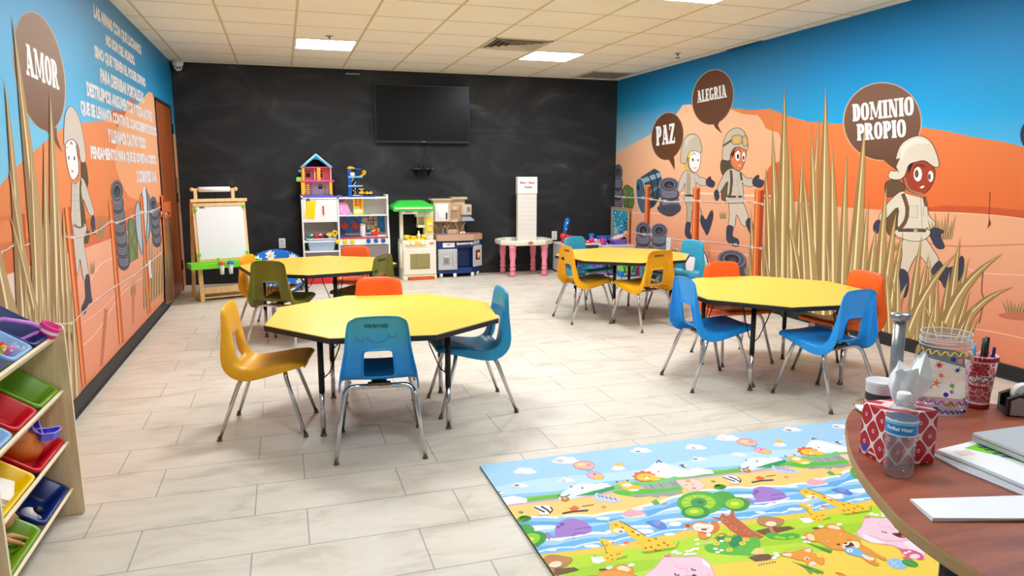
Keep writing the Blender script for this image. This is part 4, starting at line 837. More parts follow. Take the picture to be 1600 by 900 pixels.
    Q.at(K0+36).shape([(690, 320), (740, 295), (830, 310), (900, 420), (780, 415), (700, 370)], (240, 158, 60), (214, 120, 40), 7); Q.ell((785, 360), 60, 40, (252, 226, 184), .6); Q.shape([(980, 220), (1020, 180), (1120, 180), (1220, 220), (1250, 280), (1120, 280)], (240, 158, 60), (214, 120, 40), 7); Q.ell((1110, 225), 90, 30, (252, 226, 184), .2)
    Q.shape([(820, 300), (880, 245), (1050, 240), (1250, 280), (1400, 340), (1470, 400), (1500, 470), (1560, 500), (1750, 620), (1840, 660), (1820, 690), (1700, 640), (1690, 700), (1620, 730), (1520, 660), (1420, 560), (1230, 545), (1060, 520), (900, 420), (830, 350)], (240, 160, 62), (214, 120, 40), 7)
    Q.poly([(1225, 470), (1280, 430), (1400, 420), (1470, 450), (1440, 520), (1300, 540), (1235, 510)], (252, 232, 200), True); Q.poly([(1255, 485), (1310, 470), (1340, 430), (1390, 470), (1370, 505), (1290, 505)], (70, 44, 38), True); Q.ell((1365, 490), 22, 12, (230, 90, 60)); Q.ell((1170, 462), 22, 13, (50, 34, 28)); Q.ell((1270, 447), 26, 12, (120, 64, 40)); Q.line([(1290, 410), (1320, 395), (1350, 408)], 9, (180, 100, 40)); Q.ell((1200, 322), 16, 8, (252, 226, 140)); Q.ell((1020, 410), 12, 8, (252, 226, 140))
    Q.shape([(1255, 530), (1330, 500), (1440, 520), (1520, 580), (1600, 620), (1540, 640), (1400, 620), (1300, 590)], (132, 190, 234), (90, 150, 210), 5); Q.ell((1330, 548), 44, 24, (250, 252, 255)); Q.ell((1332, 548), 12, 9, (40, 50, 70)); Q.poly([(1500, 600), (1620, 640), (1680, 660), (1640, 690), (1540, 660)], (253, 236, 200), True); Q.shape([(1620, 720), (1700, 720), (1740, 740), (1700, 765)], (240, 160, 62), (214, 120, 40), 6)
    Q.at(K0+36).poly([(620, 90), (760, 85), (830, 140), (790, 150), (760, 165), (680, 155)], (250, 250, 246), False)
    # fox, grass, bear cub, log, blossoms
    Q.at(K0+36).shape([(345, 600), (420, 575), (520, 570), (680, 530), (770, 505), (805, 530), (800, 580), (850, 600), (880, 650), (950, 650), (975, 700), (930, 750), (860, 710), (790, 720), (740, 770), (700, 700), (600, 680), (510, 650), (420, 630)], (246, 160, 56), (220, 120, 40), 6); Q.poly([(380, 600), (500, 585), (500, 630), (430, 625)], (253, 232, 214), True); Q.poly([(690, 545), (770, 515), (790, 540), (760, 575)], (253, 232, 214), True); Q.ell((725, 660), 42, 20, (253, 236, 214)); Q.ell((730, 665), 20, 9, (50, 34, 28)); Q.poly([(770, 710), (830, 705), (860, 740), (760, 765)], (253, 232, 214), True)
    for (b, t) in (((960, 860), (500, 695)), ((1080, 560), (760, 445)), ((900, 860), (560, 720)), ((800, 870), (640, 730)), ((1060, 570), (700, 430))): Q.at(K0+40).blade(b, t, 40, (110, 186, 60), (150, 210, 80), 0, (76, 160, 56))
    Q.at(K0+38).shape([(30, 120), (60, 75), (160, 70), (300, 90), (390, 110), (400, 150), (340, 200), (220, 215), (90, 190), (40, 160)], (198, 140, 84), (150, 96, 56), 6); Q.ell((220, 172), 78, 36, (252, 228, 196)); Q.poly([(0, 270), (200, 225), (480, 205), (560, 235), (420, 270), (120, 330)], (118, 82, 62), False); Q.shape([(180, 210), (240, 220), (270, 280), (340, 300), (250, 310), (210, 270)], (198, 140, 84), (150, 96, 56), 5)
    Q.at(K0+42).poly([(150, 320), (220, 290), (340, 320), (480, 300), (620, 320), (600, 360), (470, 390), (330, 385), (200, 370)], (78, 180, 64), True)
    for a in ((310, 360), (390, 375), (510, 365)): Q.at(K0+44).ell(a, 46, 22, (150, 214, 60))
    Q.at(K0+40).poly([(-60, 590), (0, 520), (70, 510), (130, 545), (110, 610), (20, 600)], (250, 214, 130), True); Q.poly([(-100, 640), (60, 600), (180, 595), (280, 640), (180, 680), (0, 700)], (120, 84, 64), False); scrawl((40, 760), (270, 715), (36, 735), (110, 120, 140)); scrawl((410, 550), (655, 505), (408, 525), (236, 176, 140))
    for (x, y) in ((290, 585), (310, 620), (265, 650), (680, 365), (710, 425), (740, 430), (920, 210), (1180, 180)): Q.at(K0+44).ell((x, y), 40, 18, (252, 250, 248))
    Q.at(K0+36).ell((860, 232), 60, 14, (110, 84, 60)); Q.poly([(1110, 850), (1200, 860), (1290, 900), (1180, 890)], (240, 130, 50), False)
    Q.post = sh
for n_ in (-1, 0, 1, 2): draw(n_)
tag(mb.build('play_mat', recalc=False), 'colourful padded play mat printed with cartoon animals, on the tiles beside the desk', 'play mat')
flat = _flat0
# ------------------------------------------------------------------ octagonal tables
M_lam = mat('yellow_laminate', (246, 206, 84), 0.32, var=0.02, scale=8)
M_edge = mat('black_edge_band', (30, 30, 30), 0.5)
M_legblk = mat('black_steel', (24, 24, 25), 0.4, 0.2)
M_glide = mat('brass_glide', (120, 104, 78), 0.35, 0.8)
TZ, TR = 0.586, 0.6603
def make_table():
    t = thing('octagonal_table', '', 'table')
    o8 = [(math.cos(k*PI/4), math.sin(k*PI/4)) for k in range(8)]
    m = MB(M_lam); m.ring([[Vector((x*r, y*r, z)) for x, y in o8] for r, z in ((TR-0.012, TZ-0.004), (TR-0.001, TZ-0.003), (TR-0.003, TZ))], smooth=False); m.build('tabletop', t)
    m = MB(M_edge); m.ring([[Vector((x*r, y*r, z)) for x, y in o8] for r, z in ((TR-0.01, TZ-0.032), (TR+0.001, TZ-0.030), (TR+0.002, TZ-0.006), (TR-0.003, TZ-0.0025))], smooth=False); m.build('edge_band', t)
    for k in range(4):
        a = PI/8+k*PI/2; c, s = math.cos(a), math.sin(a); x, y = 0.463*c, 0.463*s
        m = MB(M_legblk); m.cyl((x, y, 0.235), (x, y, TZ-0.032), 0.0155, seg=16); m.cyl((x, y, TZ-0.044), (x, y, TZ-0.033), 0.045, seg=16); m.box((x-c*.014, y-s*.014, 0.33), (0.012, 0.012, 0.02))
        m.use(M_chrome).cyl((x, y, 0.014), (x, y, 0.24), 0.0132, seg=16)
        l = m.build('leg', t)
        g = MB(M_glide); g.lathe([(0.017, 0.0005), (0.018, 0.006), (0.010, 0.013), (0.008, 0.02)], (x, y, 0), 14); g.build('glide', l)
        m = MB(M_legblk)
        for sg in (1, -1):
            px, py = -s*sg, c*sg
            m.tube([(x-c*.012+px*.004, y-s*.012+py*.004, 0.31), (x-c*.03+px*.03, y-s*.03+py*.03, 0.34), (x-c*.06+px*.075, y-s*.06+py*.075, 0.47), (x-c*.07+px*.09, y-s*.07+py*.09, TZ-0.034)], 0.0035, 8)
        m.build('brace', t)
    return t
t0 = make_table()
for i, (x, y, a, lb) in enumerate(((0.520, 4.012, 3.391, 'octagonal yellow table nearest the camera, front left of the four tables'), (3.126, 4.045, 0.3064, 'octagonal yellow table at the right, with bright blue and orange chairs'),
                                   (0.274, 6.347, 1.3974, 'octagonal yellow table at the back left, before the white toy kitchen'), (3.107, 6.264, -1.004, 'octagonal yellow table at the back right, near the toy corner'))):
    o = t0 if i == 0 else copy_tree(t0)
    o.location = (x, y, 0); o.rotation_euler = (0, 0, a); o['label'] = lb; o['group'] = 'octagonal yellow tables'

# ------------------------------------------------------------------ school chairs
def chair_shell():
    prof = [(.218, .370, .160, .006), (.231, .380, .166, .010), (.230, .392, .169, .016), (.208, .401, .173, .026), (.160, .398, .177, .034), (.090, .388, .181, .040), (.030, .377, .183, .046), (-.030, .369, .184, .052),
            (-.072, .368, .184, .058), (-.104, .377, .182, .062), (-.126, .396, .180, .062), (-.136, .414, .178, .060), (-.143, .440, .175, .056), (-.149, .475, .170, .050), (-.155, .512, .165, .042), (-.159, .536, .161, .036),
            (-.165, .580, .156, .028), (-.171, .625, .151, .022), (-.177, .662, .146, .016), (-.183, .684, .138, .012), (-.190, .689, .128, .008)]
    bm = bmesh.new(); rows = []
    n = len(prof)
    for i, (y, z, w, fl) in enumerate(prof):
        a = prof[max(i-1, 0)]; b = prof[min(i+1, n-1)]; ty, tz = b[0]-a[0], b[1]-a[1]; l = math.hypot(ty, tz)
        ny, nz = tz/l, -ty/l            # normal pointing up on the seat, forward on the back
        if ny*1+nz*1 < 0: ny, nz = -ny, -nz
        w *= 1-.075*max(0, min(1, (z-.40)/.15))
        hw = .074 if z < .45 else .074-(z-.45)*.09
        xs = [(-w-.006, -fl), (-w-.003, -fl*.5), (-w+.003, -.004), (-w+.018, .004), (-.5*(w+hw), .002), (-hw, 0), (-hw*.4, -.002)]
        xs = xs+[(0, -.002)]+[(-x, d) for x, d in xs[::-1]]
        top = i >= n-3
        rows.append([bm.verts.new((x, y+ny*d, z+nz*d+((.014*(1-(x/w)**2)) if i >= n-4 else 0))) for x, d in xs])
    m = len(rows[0])
    for i in range(n-1):
        for j in range(m-1):
            zc = (prof[i][1]+prof[i+1][1])/2; xc = (rows[i][j].co.x+rows[i][j+1].co.x)/2
            if abs(xc) < .078 and 10 <= i < 15: continue
            f = bm.faces.new((rows[i][j], rows[i][j+1], rows[i+1][j+1], rows[i+1][j])); f.smooth = True
    bmesh.ops.recalc_face_normals(bm, faces=bm.faces[:])
    # lip around the opening, turned to the rear
    es = [e for e in bm.edges if e.is_boundary and all(abs(v.co.x) < .0755 and .39 < v.co.z < .59 and v.co.y < -.12 for v in e.verts)]
    r = bmesh.ops.extrude_edge_only(bm, edges=es)
    for g in r['geom']:
        if isinstance(g, bmesh.types.BMVert): g.co.y -= .014; g.co.z -= .002
    for f in bm.faces: f.smooth = True
    me = bpy.data.meshes.new('shell'); bm.to_mesh(me); bm.free()
    o = bpy.data.objects.new('shell', me); SC.collection.objects.link(o)
    s = o.modifiers.new('s', 'SUBSURF'); s.levels = 2; s.render_levels = 2
    d = o.modifiers.new('d', 'SOLIDIFY'); d.thickness = .0055; d.offset = 0
    dg = bpy.context.evaluated_depsgraph_get(); me2 = bpy.data.meshes.new_from_object(o.evaluated_get(dg))
    bpy.data.objects.remove(o)
    for p in me2.polygons: p.use_smooth = True
    return me2
SHELL = chair_shell()
SHELL.materials.clear(); SHELL.materials.append(None)
def _bend(a, b, c, n=5):
    a, b, c = Vector(a), Vector(b), Vector(c)
    return [a.lerp(b, t).lerp(b.lerp(c, t), t) for t in (i/n for i in range(n+1))]
def make_chair():
    t = thing('school_chair', '', 'chair')
    o = bpy.data.objects.new('shell', SHELL); SC.collection.objects.link(o); o.parent = t
    for rear in (1, 0):
        for sx in (-1, 1):
            m = MB(M_chrome)
            if rear: P = [(0, -.088, .337)]+_bend((sx*.115, -.088, .337), (sx*.163, -.092, .337), (sx*.174, -.118, .286))+[(sx*.209, -.217, .012)]
            else: P = [(0, .112, .356)]+_bend((sx*.105, .112, .356), (sx*.152, .116, .354), (sx*.163, .130, .300))+[(sx*.200, .218, .012)]
            m.tube(P, [.0118]*(len(P)-1)+[.0092], 12); l = m.build('leg', t)
            g = MB(M_glide); x, y = (sx*.209, -.219) if rear else (sx*.2, .2205)
            g.lathe([(.0135, .0004), (.0145, .005), (.009, .011), (.0095, .02), (.0075, .024)], (x, y, 0), 14); g.build('glide', l)
    m = MB(mat('brown_bracket', (112, 88, 66), 0.4, 0.7)); m.box((0, .012, .350), (.075, .23, .006), bev=.002); m.box((0, -.088, .348), (.11, .03, .016), bev=.003); m.box((0, .112, .362), (.11, .03, .01), bev=.003); m.build('seat_bracket', t)
    return t
def plastic(name, col, top=None):
    m = mat(name, col, 0.34, var=0.05, scale=14, spec=0.5, bump=0.05, bscale=500)
    if top:
        nt = m.node_tree; b = nt.nodes['Principled BSDF']
        tc = nt.nodes.new('ShaderNodeTexCoord'); sx = nt.nodes.new('ShaderNodeSeparateXYZ'); nt.links.new(tc.outputs['Object'], sx.inputs[0])
        n = nt.nodes.new('ShaderNodeTexNoise'); n.inputs['Scale'].default_value = 9; nt.links.new(tc.outputs['Object'], n.inputs['Vector'])
        ad = nt.nodes.new('ShaderNodeMath'); ad.operation = 'MULTIPLY_ADD'; ad.inputs[1].default_value = 0.12; nt.links.new(n.outputs['Fac'], ad.inputs[0]); nt.links.new(sx.outputs['Z'], ad.inputs[2])
        fz = nt.nodes.new('ShaderNodeMapRange'); fz.inputs['From Min'].default_value = 0.54; fz.inputs['From Max'].default_value = 0.72; nt.links.new(ad.outputs[0], fz.inputs['Value'])
        r = ramp(nt, [(0, col), (1, top)]); nt.links.new(fz.outputs[0], r.inputs[0]); nt.links.new(r.outputs[0], b.inputs['Base Color'])
    return m
PL = {'yellow': plastic('yellow_chair_plastic', (238, 172, 22)), 'faded': plastic('faded_blue_chair_plastic', (20, 142, 218), (66, 160, 174)), 'teal': plastic('teal_chair_plastic', (42, 148, 194)), 'blue': plastic('bright_blue_chair_plastic', (36, 160, 246)),
      'orange': plastic('orange_chair_plastic', (246, 100, 32)), 'olive': plastic('olive_chair_plastic', (112, 112, 34)), 'sky': plastic('light_blue_chair_plastic', (52, 164, 200))}
CH = [('yellow', -.118, 3.979, -1.748, 'golden yellow chair at the left side of the nearest table, facing right'),
      ('faded', .419, 3.517, -.122, 'faded blue chair with marker scribbles, its back to the camera at the nearest table'),
      ('teal', 1.013, 4.0, 1.547, 'teal blue chair at the right side of the nearest table, facing left'),
      ('orange', .537, 4.43, 2.993, 'orange chair behind the nearest table, only its back showing above the yellow top'),
      ('blue', 2.622, 4.01, -1.615, 'bright blue chair at the left of the right table, facing right'),
      ('blue', 3.106, 3.47, .169, 'bright blue chair in front of the right table, back turned to the desk'),
      ('orange', 3.14, 4.49, 3.08, 'orange chair behind the right table, before the printed tyre'),
      ('orange', 3.60, 3.901, 1.68, 'orange chair at the right end of the right table, beside the grass mural'),
      ('yellow', 2.66, 6.156, -1.517, 'golden yellow chair at the left of the back right table, seen from behind'),
      ('yellow', 3.05, 5.706, .252, 'golden yellow chair in front of the back right table, name scribbled on its back'),
      ('sky', 2.98, 6.84, 3.482, 'light blue chair at the far left of the back right table, facing the camera'),
      ('sky', 3.72, 6.27, 1.822, 'light blue chair at the right end of the back right table, by the mural'),
      ('yellow', -.165, 6.68, -2.02, 'golden yellow chair at the left end of the back left table, beside the easel'),
      ('olive', -.037, 5.90, -.502, 'olive green chair in front of the back left table, its back to the camera'),
      ('orange', .61, 6.93, 2.9, 'orange chair behind the back left table, before the white toy kitchen'),
      ('olive', .62, 6.05, .90, 'olive green chair at the right of the back left table, marker scribble on its back')]
c0 = make_chair()
SCRIB = {1: [('BOB', .0), ('', 0)], 9: 1, 8: 1, 15: 1}
for i, (col, x, y, a, lb) in enumerate(CH):
    o = c0 if i == 0 else copy_tree(c0)
    o.location = (x, y, 0); o.rotation_euler = (0, 0, a); o.scale = {14: (.94,)*3, 12: (.92,)*3, 0: (.98,)*3}.get(i, (1,)*3); o['label'] = lb; o['group'] = 'school chairs around the tables'
    for ch in o.children:
        if ch.data and ch.data.name == SHELL.name: ch.material_slots[0].link = 'OBJECT'; ch.material_slots[0].material = PL[col]
    if i in SCRIB:
        rr = random.Random(i); m = MB(mat('marker_ink', (40, 52, 58) if i == 1 else (92, 66, 20) if i in (8, 9) else (48, 46, 18), 0.6))
        def yb(z): return -.1655-(z-.58)*.137-.0036
        for w in range(5):
            x0 = -.05+w*.022; P = []
            for q in range(8):
                zz = .652+.010*math.sin(q*1.9+w)+.003*rr.random(); P.append((x0+.016*math.cos(q*1.3+w)*.7, yb(zz)-.001, zz))
            m.tube(P, .0011, 5)
        if i == 1:
            for (cx, cz, r1, r2) in ((.0, .60, .05, .03), (.07, .61, .02, .018), (-.08, .60, .018, .022)):
                m.tube([(cx+r1*math.cos(PI+q*.45), yb(cz+r2*math.sin(PI+q*.45))-.0008, cz+r2*math.sin(PI+q*.45)) for q in range(8)], .0008, 5)
        m.build('marker_scribble', o)
# ------------------------------------------------------------------ things on the black wall
def pb(mb, x0, y0, x1, y1, Y, d, bev=0.0, fx=0, fy=0, s=1.0):
    """a box whose front face, in the plane y=Y, spans the given photograph rectangle; d is its depth"""
    a = AT(fx+x0/s, fy+y1/s, Y); b = AT(fx+x1/s, fy+y0/s, Y); c = AT(fx+x0/s, fy+y0/s, Y); e = AT(fx+x1/s, fy+y1/s, Y)
    xa, xb = (a.x+c.x)/2, (b.x+e.x)/2; za, zb = (a.z+e.z)/2, (b.z+c.z)/2
    mb.boxb((xa, Y, za), (xb, Y+d, zb), bev=bev); return xa, xb, za, zb
t = thing('television', 'large flat black television mounted high on the black wall', 'television', (1.78, YB, 2.1))
t.matrix_world; TVx0, TVx1, TVz0, TVz1 = 1.165, 2.405, 1.745, 2.47
def loc(o, m): m.xform(Matrix.Translation(-o.location)); return m
m = MB(M_black); m.boxb((TVx0, 9.435, TVz0), (TVx1, 9.475, TVz1), bev=0.006); m.boxb((TVx0+.25, 9.47, TVz0+.06), (TVx1-.25, 9.495, TVz1-.15), bev=.005); loc(t, m).build('housing', t)
m = MB(mat('tv_screen', (9, 10, 13), 0.32, spec=0.25)); m.boxb((TVx0+.014, 9.4335, TVz0+.026), (TVx1-.014, 9.4375, TVz1-.012)); loc(t, m).build('screen', t)
m = MB(mat('tv_bezel', (60, 62, 66), 0.3, 0.5)); m.boxb((TVx0+.002, 9.433, TVz0+.002), (TVx1-.002, 9.436, TVz0+.012)); m.boxb((TVx0, 9.433, TVz1-.008), (TVx1, 9.436, TVz1-.003)); loc(t, m).build('bezel', t)
m = MB(mat('tv_badge', (170, 160, 130), 0.3, 0.8)); m.boxb((1.765, 9.4325, TVz0+.014), (1.81, 9.4335, TVz0+.021)); loc(t, m).build('badge', t)
m = MB(M_black); m.boxb((1.5, 9.475, 1.85), (2.1, YB-.001, 2.3)); loc(t, m).build('wall_bracket', t)
t = thing('wall_shelf', 'small black bracket shelf on the black wall under the television', 'shelf', (1.76, YB, 1.40))
m = MB(M_black); m.boxb((1.62, 9.33, 1.405), (1.92, YB-.001, 1.418), bev=.003); loc(t, m).build('shelf_board', t)
for x in (1.69, 1.86):
    m = MB(M_black); m.prism([(0, 0), (.15, 0), (0, -.09)], lambda u, v_, x=x: Vector((x-.004, YB-.001-u, 1.404+v_)), lambda u, v_, x=x: Vector((x+.004, YB-.001-u, 1.404+v_))); loc(t, m).build('bracket', t)
m = MB(mat('steel_screw', (200, 200, 205), 0.3, 1.0))
for x in (1.66, 1.70, 1.81, 1.88): m.cyl((x, 9.326, 1.411), (x, 9.331, 1.411), .006, seg=10)
loc(t, m).build('screw', t)
t = thing('power_adapter', 'black power adapters plugged in on the small shelf below the television', 'adapter', (1.76, 9.42, 1.418))
m = MB(M_black); m.box((1.74, 9.42, 1.448), (.05, .06, .06), bev=.006); m.box((1.80, 9.43, 1.442), (.045, .05, .048), bev=.006); loc(t, m).build('body', t)
m = MB(M_black); m.tube([(1.74, 9.43, 1.478), (1.745, 9.47, 1.56), (1.80, 9.50, 1.68), (1.81, 9.50, 1.76)], .004, 8); m.tube([(1.80, 9.43, 1.466), (1.86, 9.48, 1.53), (1.83, 9.50, 1.66), (1.815, 9.50, 1.76)], .004, 8); loc(t, m).build('cord', t)
for px, py, lb in ((441, 380, 'white wall outlet on the black wall behind the easel and the blue daisy seat'), (866, 368, 'white wall outlet on the black wall right of the pink-legged table')):
    p = BW(px, py); t = thing('wall_outlet', lb, 'outlet', (p.x, YB, p.z), group='wall outlets')
    m = MB(M_bwhite); m.box((0, -.004, 0), (.08, .008, .125), bev=.003); m.build('cover_plate', t)
    m = MB(mat('outlet_face', (226, 224, 218), .4)); m.box((0, -.009, .026), (.036, .004, .032), bev=.002); m.box((0, -.009, -.026), (.036, .004, .032), bev=.002); m.use(M_black)
    for z in (.028, -.024):
        for x in (-.007, .007): m.box((x, -.0112, z), (.003, .001, .010))
    m.build('socket', t)
p = BW(551, 115.5); tag(MB(mat('pale_tape', (150, 170, 190), .5)).box((p.x, YB-.002, p.z), (.17, .003, .012)).build('tape_strip'), 'short pale strip of tape high on the black wall, left of the television', 'tape')
t = thing('security_camera', 'white security camera in the top left corner of the black wall', 'camera', (-1.085, YB-.075, H))
m = MB(M_bwhite); m.lathe([(.062, -.001), (.064, -.035), (.055, -.05)], (0, 0, 0), 20); m.build('base', t)
m = MB(M_bwhite); m.ball((0, 0, -.066), .048, 18); m.build('dome', t)
m = MB(M_black)
for dx in (-.012, .016): m.ball((.012+dx, -.040, -.082), .0115, 10)
m.build('lens', t)
# ceiling fittings
def vent(name, label, x0, x1, y0, y1, dark):
    t = thing(name, label, 'vent', ((x0+x1)/2, (y0+y1)/2, H)); w, d = (x1-x0)/2, (y1-y0)/2
    m = MB(mat('vent_frame', (214, 206, 186), .5)); 
    for a, b in (((-w, -d), (-w+.03, d)), ((w-.03, -d), (w, d)), ((-w, -d), (w, -d+.03)), ((-w, d-.03), (w, d))): m.boxb((a[0], a[1], -.008), (b[0], b[1], -.0005))
    m.build('frame', t)
    m = MB(mat('vent_dark', dark, .7)); m.boxb((-w+.03, -d+.03, -.002), (w-.03, d-.03, -.0008)); m.build('backing', t)
    m = MB(mat('vent_louvre', (196, 188, 168), .5))
    if 'diffuser' in name:
        for k in range(4):
            r = (w-.05)*(1-k*.24)
            for sx, sy in ((1, 0), (-1, 0), (0, 1), (0, -1)):
                c = Vector((sx*r, sy*r, -.010)); m.box(c, (.035 if sx else 2*r, .035 if sy else 2*r, .003), rot=(sy*-.6, sx*.6, 0))
    else:
        for k in range(14): m.box((0, -d+.05+k*(2*d-.1)/13, -.006), (2*w-.06, .016, .002), rot=(.5, 0, 0))
    m.build('louvre', t); return t
vent('ceiling_diffuser', 'square louvred air diffuser in the ceiling beside the right light panel', TX0+5*T+.004, TX0+6*T-.004, TY0-3*T+.004, TY0-2*T-.004, (70, 62, 48))
vent('return_grille', 'greyish slatted air grille in the ceiling at the back right corner', TX0+8*T+.004, TX0+9*T-.004, TY0+.004, TY0+T-.004, (120, 114, 100))
for x, y, lb in ((.497, 7.30, 'fire sprinkler on the ceiling beside the left light panel'), (4.158, 7.179, 'fire sprinkler on the ceiling near the right mural wall')):
    t = thing('fire_sprinkler', lb, 'sprinkler', (x, y, H), group='fire sprinklers')
    m = MB(M_chrome); m.lathe([(.036, -.001), (.034, -.006), (.012, -.010)], (0, 0, 0), 16); m.build('escutcheon', t)
    m = MB(mat('sprinkler_brass', (96, 84, 66), .4, .8)); m.cyl((0, 0, -.008), (0, 0, -.026), .009); m.tube([(-.012, 0, -.024), (-.014, 0, -.04), (0, 0, -.05), (.014, 0, -.04), (.012, 0, -.024)], .0025, 6); m.lathe([(.028, -.052), (.03, -.050), (.004, -.049)], (0, 0, 0), 14); m.build('head', t)
t = tag(MB(M_black).boxb((XR-.035, 6.26, H-.004), (XR-.008, 6.85, H-.0004)).build('ceiling_slot'), 'thin dark slot in the ceiling along the right mural wall', 'slot')

# ------------------------------------------------------------------ easel
M_pine = wood('pine_wood', (222, 176, 112), (234, 194, 132), (242, 210, 156), 1.0, (14, 14, 1), .45)
M_green = mat('lime_plastic', (120, 214, 44), .35)
EA, EB = Vector((-.885, 8.2, 0)), Vector((-.352, 8.39, 0)); EL = (EB-EA).length
t = thing('easel', 'child-size pine easel with a whiteboard in the back left corner', 'easel', EA, math.atan2(EB.y-EA.y, EB.x-EA.x))
lean = .10
F = lambda x, z, d=0: Vector((x, z*lean+d, z))     # front plane leans back
def bar(m, a, b, w, th):
    a, b = Vector(a), Vector(b); d = b-a; q = d.to_track_quat('Z', 'X').to_euler(); m.box((a+b)/2, (w, th, d.length), rot=tuple(q), bev=.003)
for x in (.03, EL-.03):
    m = MB(M_pine); m.box((x, .5*lean*1.06+.012, .53), (.045, .024, 1.07), rot=(-math.atan(lean), 0, 0), bev=.003); m.build('front_leg', t)
    m = MB(M_pine); m.box((x, .22+.12-.05, .52), (.04, .022, 1.07), rot=(.17, 0, 0), bev=.003); m.build('rear_leg', t)
m = MB(M_pine); m.box((EL/2, F(0, 1.065).y-.004, 1.068), (EL+.02, .05, .035), rot=(-.1, 0, 0), bev=.004); m.box((EL/2, F(0, 1.03).y-.006, 1.025), (EL-.02, .024, .035), bev=.004); m.build('top_rail', t)
m = MB(M_pine); m.box((EL/2, F(0, .44).y-.006, .435), (EL-.04, .024, .035), bev=.004); m.build('lower_rail', t)
m = MB(M_pine); m.box((EL/2, .02, .115), (EL-.06, .02, .07), bev=.003); m.build('foot_rail', t)
m = MB(M_pine); m.box((EL/2, .13, .03), (EL, .20, .018), bev=.003); m.build('base_board', t)
m = MB(mat('whiteboard', (238, 240, 242), .18, var=.01)); m.box((EL/2, F(0, .735).y-.002, .73), (EL-.075, .012, .58), rot=(-math.atan(lean), 0, 0)); wb = m.build('whiteboard', t)
m = MB(mat('marker_black', (20, 20, 22), .6)); letter(m, 'W E', F(.075, .985, -.013), F(.125, .985, -.013), F(.075, 1.005, -.011), .08); m.build('marker_letters', wb)
for x in (.05, EL-.13): m = MB(M_pine); m.box((x, F(0, 1.12).y, 1.135), (.035, .022, .12), bev=.004); m.build('roll_holder', t)
m = MB(M_pine); m.cyl((.02, F(0, 1.18).y, 1.185), (EL-.095, F(0, 1.18).y, 1.185), .012)
for x in (.02, EL-.095): m.ball((x, F(0, 1.18).y, 1.185), .022, 12)
m.build('dowel', t)
m = MB(mat('paper_roll', (244, 243, 240), .7)); m.cyl((.085, F(0, 1.18).y, 1.185), (EL-.16, F(0, 1.18).y, 1.185), .028, seg=20); m.build('paper_roll', t)
m = MB(M_green); m.boxb((-.10, -.16, .365), (EL+.06, .02, .375), bev=.004); m.boxb((-.10, -.165, .365), (EL+.06, -.155, .425), bev=.004); m.boxb((-.10, .015, .365), (EL+.06, .025, .425), bev=.004); m.boxb((-.105, -.165, .365), (-.095, .025, .425), bev=.004); m.boxb((EL+.055, -.165, .365), (EL+.065, .025, .425), bev=.004); m.build('tray', t)
for x, z in ((.035, .97), (.035, .50), (EL-.03, 1.0), (EL-.035, .50), (.22, .44), (.03, .40)):
    m = MB(M_green); m.box((x, F(0, z).y-.016, z), (.03, .016, .034), bev=.006); m.build('clip', t)
Mt = Matrix.Translation(EA) @ Matrix.Rotation(math.atan2(EB.y-EA.y, EB.x-EA.x), 4, 'Z')
for x, col, nm in ((.20, (226, 92, 40), 'orange'), (.29, (24, 128, 206), 'blue')):
    w = Mt @ Vector((x, -.165, .36)); c = thing('paint_cup', 'small clear paint cup with %s lid hung in the green easel tray' % ('an orange' if nm == 'orange' else 'a blue'), 'cup', w, group='paint cups on the easel')
    m = MB(mat('frosted_cup', (226, 230, 228), .4)); m.lathe([(.020, -.06), (.024, .05)], seg=16); m.build('cup', c); m = MB(mat('cup_lid_'+nm, col, .4)); m.lathe([(.036, .05), (.038, .066), (.02, .074), (.008, .085)], seg=16); m.build('lid', c)

# ------------------------------------------------------------------ blue daisy saucer chair
p = AT(424, 445, 8.75); t = thing('saucer_chair', 'round blue folding seat with white daisies between easel and toy kitchen', 'chair', (p.x+.06, 8.88, 0))
M_blue = mat('daisy_blue_cloth', (18, 112, 206), .7, bump=.1, bscale=300)
m = MB(M_blue); R = .40; rings = []
Tm = Matrix.Translation((0, 0, .185)) @ Matrix.Rotation(math.radians(42), 4, 'X') @ Matrix.Scale(0.88, 4)
prof = [(.02, -.115), (.12, -.105), (.22, -.075), (.31, -.03), (.37, .02), (.40, .045), (.405, .025), (.37, -.02), (.30, -.075), (.2, -.12), (.1, -.145), (.02, -.15)]
m.lathe(prof, seg=40); m.xform(Tm); cush = m.build('cushion', t)
Mdw = mat('daisy_white', (246, 246, 244), .7); Mdy = mat('daisy_yellow', (240, 206, 60), .7); rr = random.Random(3)
def dish(r): 
    for (a, b) in zip(prof[:5], prof[1:6]):
        if a[0] <= r <= b[0]: return a[1]+(b[1]-a[1])*(r-a[0])/(b[0]-a[0])
    return -.115
for k, (rad, n0) in enumerate(((.03, 1), (.18, 5), (.335, 9))):
    for i in range(n0):
        m = MB(Mdw); a = 2*PI*i/n0+k*.5+rr.uniform(-.12, .12); cx, cy = rad*math.cos(a), rad*math.sin(a)
        pts = []
        for q in range(24):
            b = 2*PI*q/24; r_ = .078*(.74+.26*math.cos(9*b)); x, y = cx+r_*math.cos(b), cy+r_*math.sin(b); rr_ = min(.392, math.hypot(x, y)); s_ = rr_/max(1e-6, math.hypot(x, y)); pts.append(Tm @ Vector((x*s_, y*s_, dish(rr_)+.004)))
        cc = Tm @ Vector((cx, cy, dish(rad)+.006))
        for q in range(24): m.face([cc, pts[q], pts[(q+1) % 24]])
        ce = [Tm @ Vector((cx+0.024*math.cos(2*PI*q/10), cy+.024*math.sin(2*PI*q/10), dish(rad)+.012)) for q in range(10)]; m.use(Mdy).face([cc+(Tm.to_3x3() @ Vector((0, 0, .004)))+(q_-cc)*1.0 for q_ in ce]); m.build('daisy', cush, recalc=False)
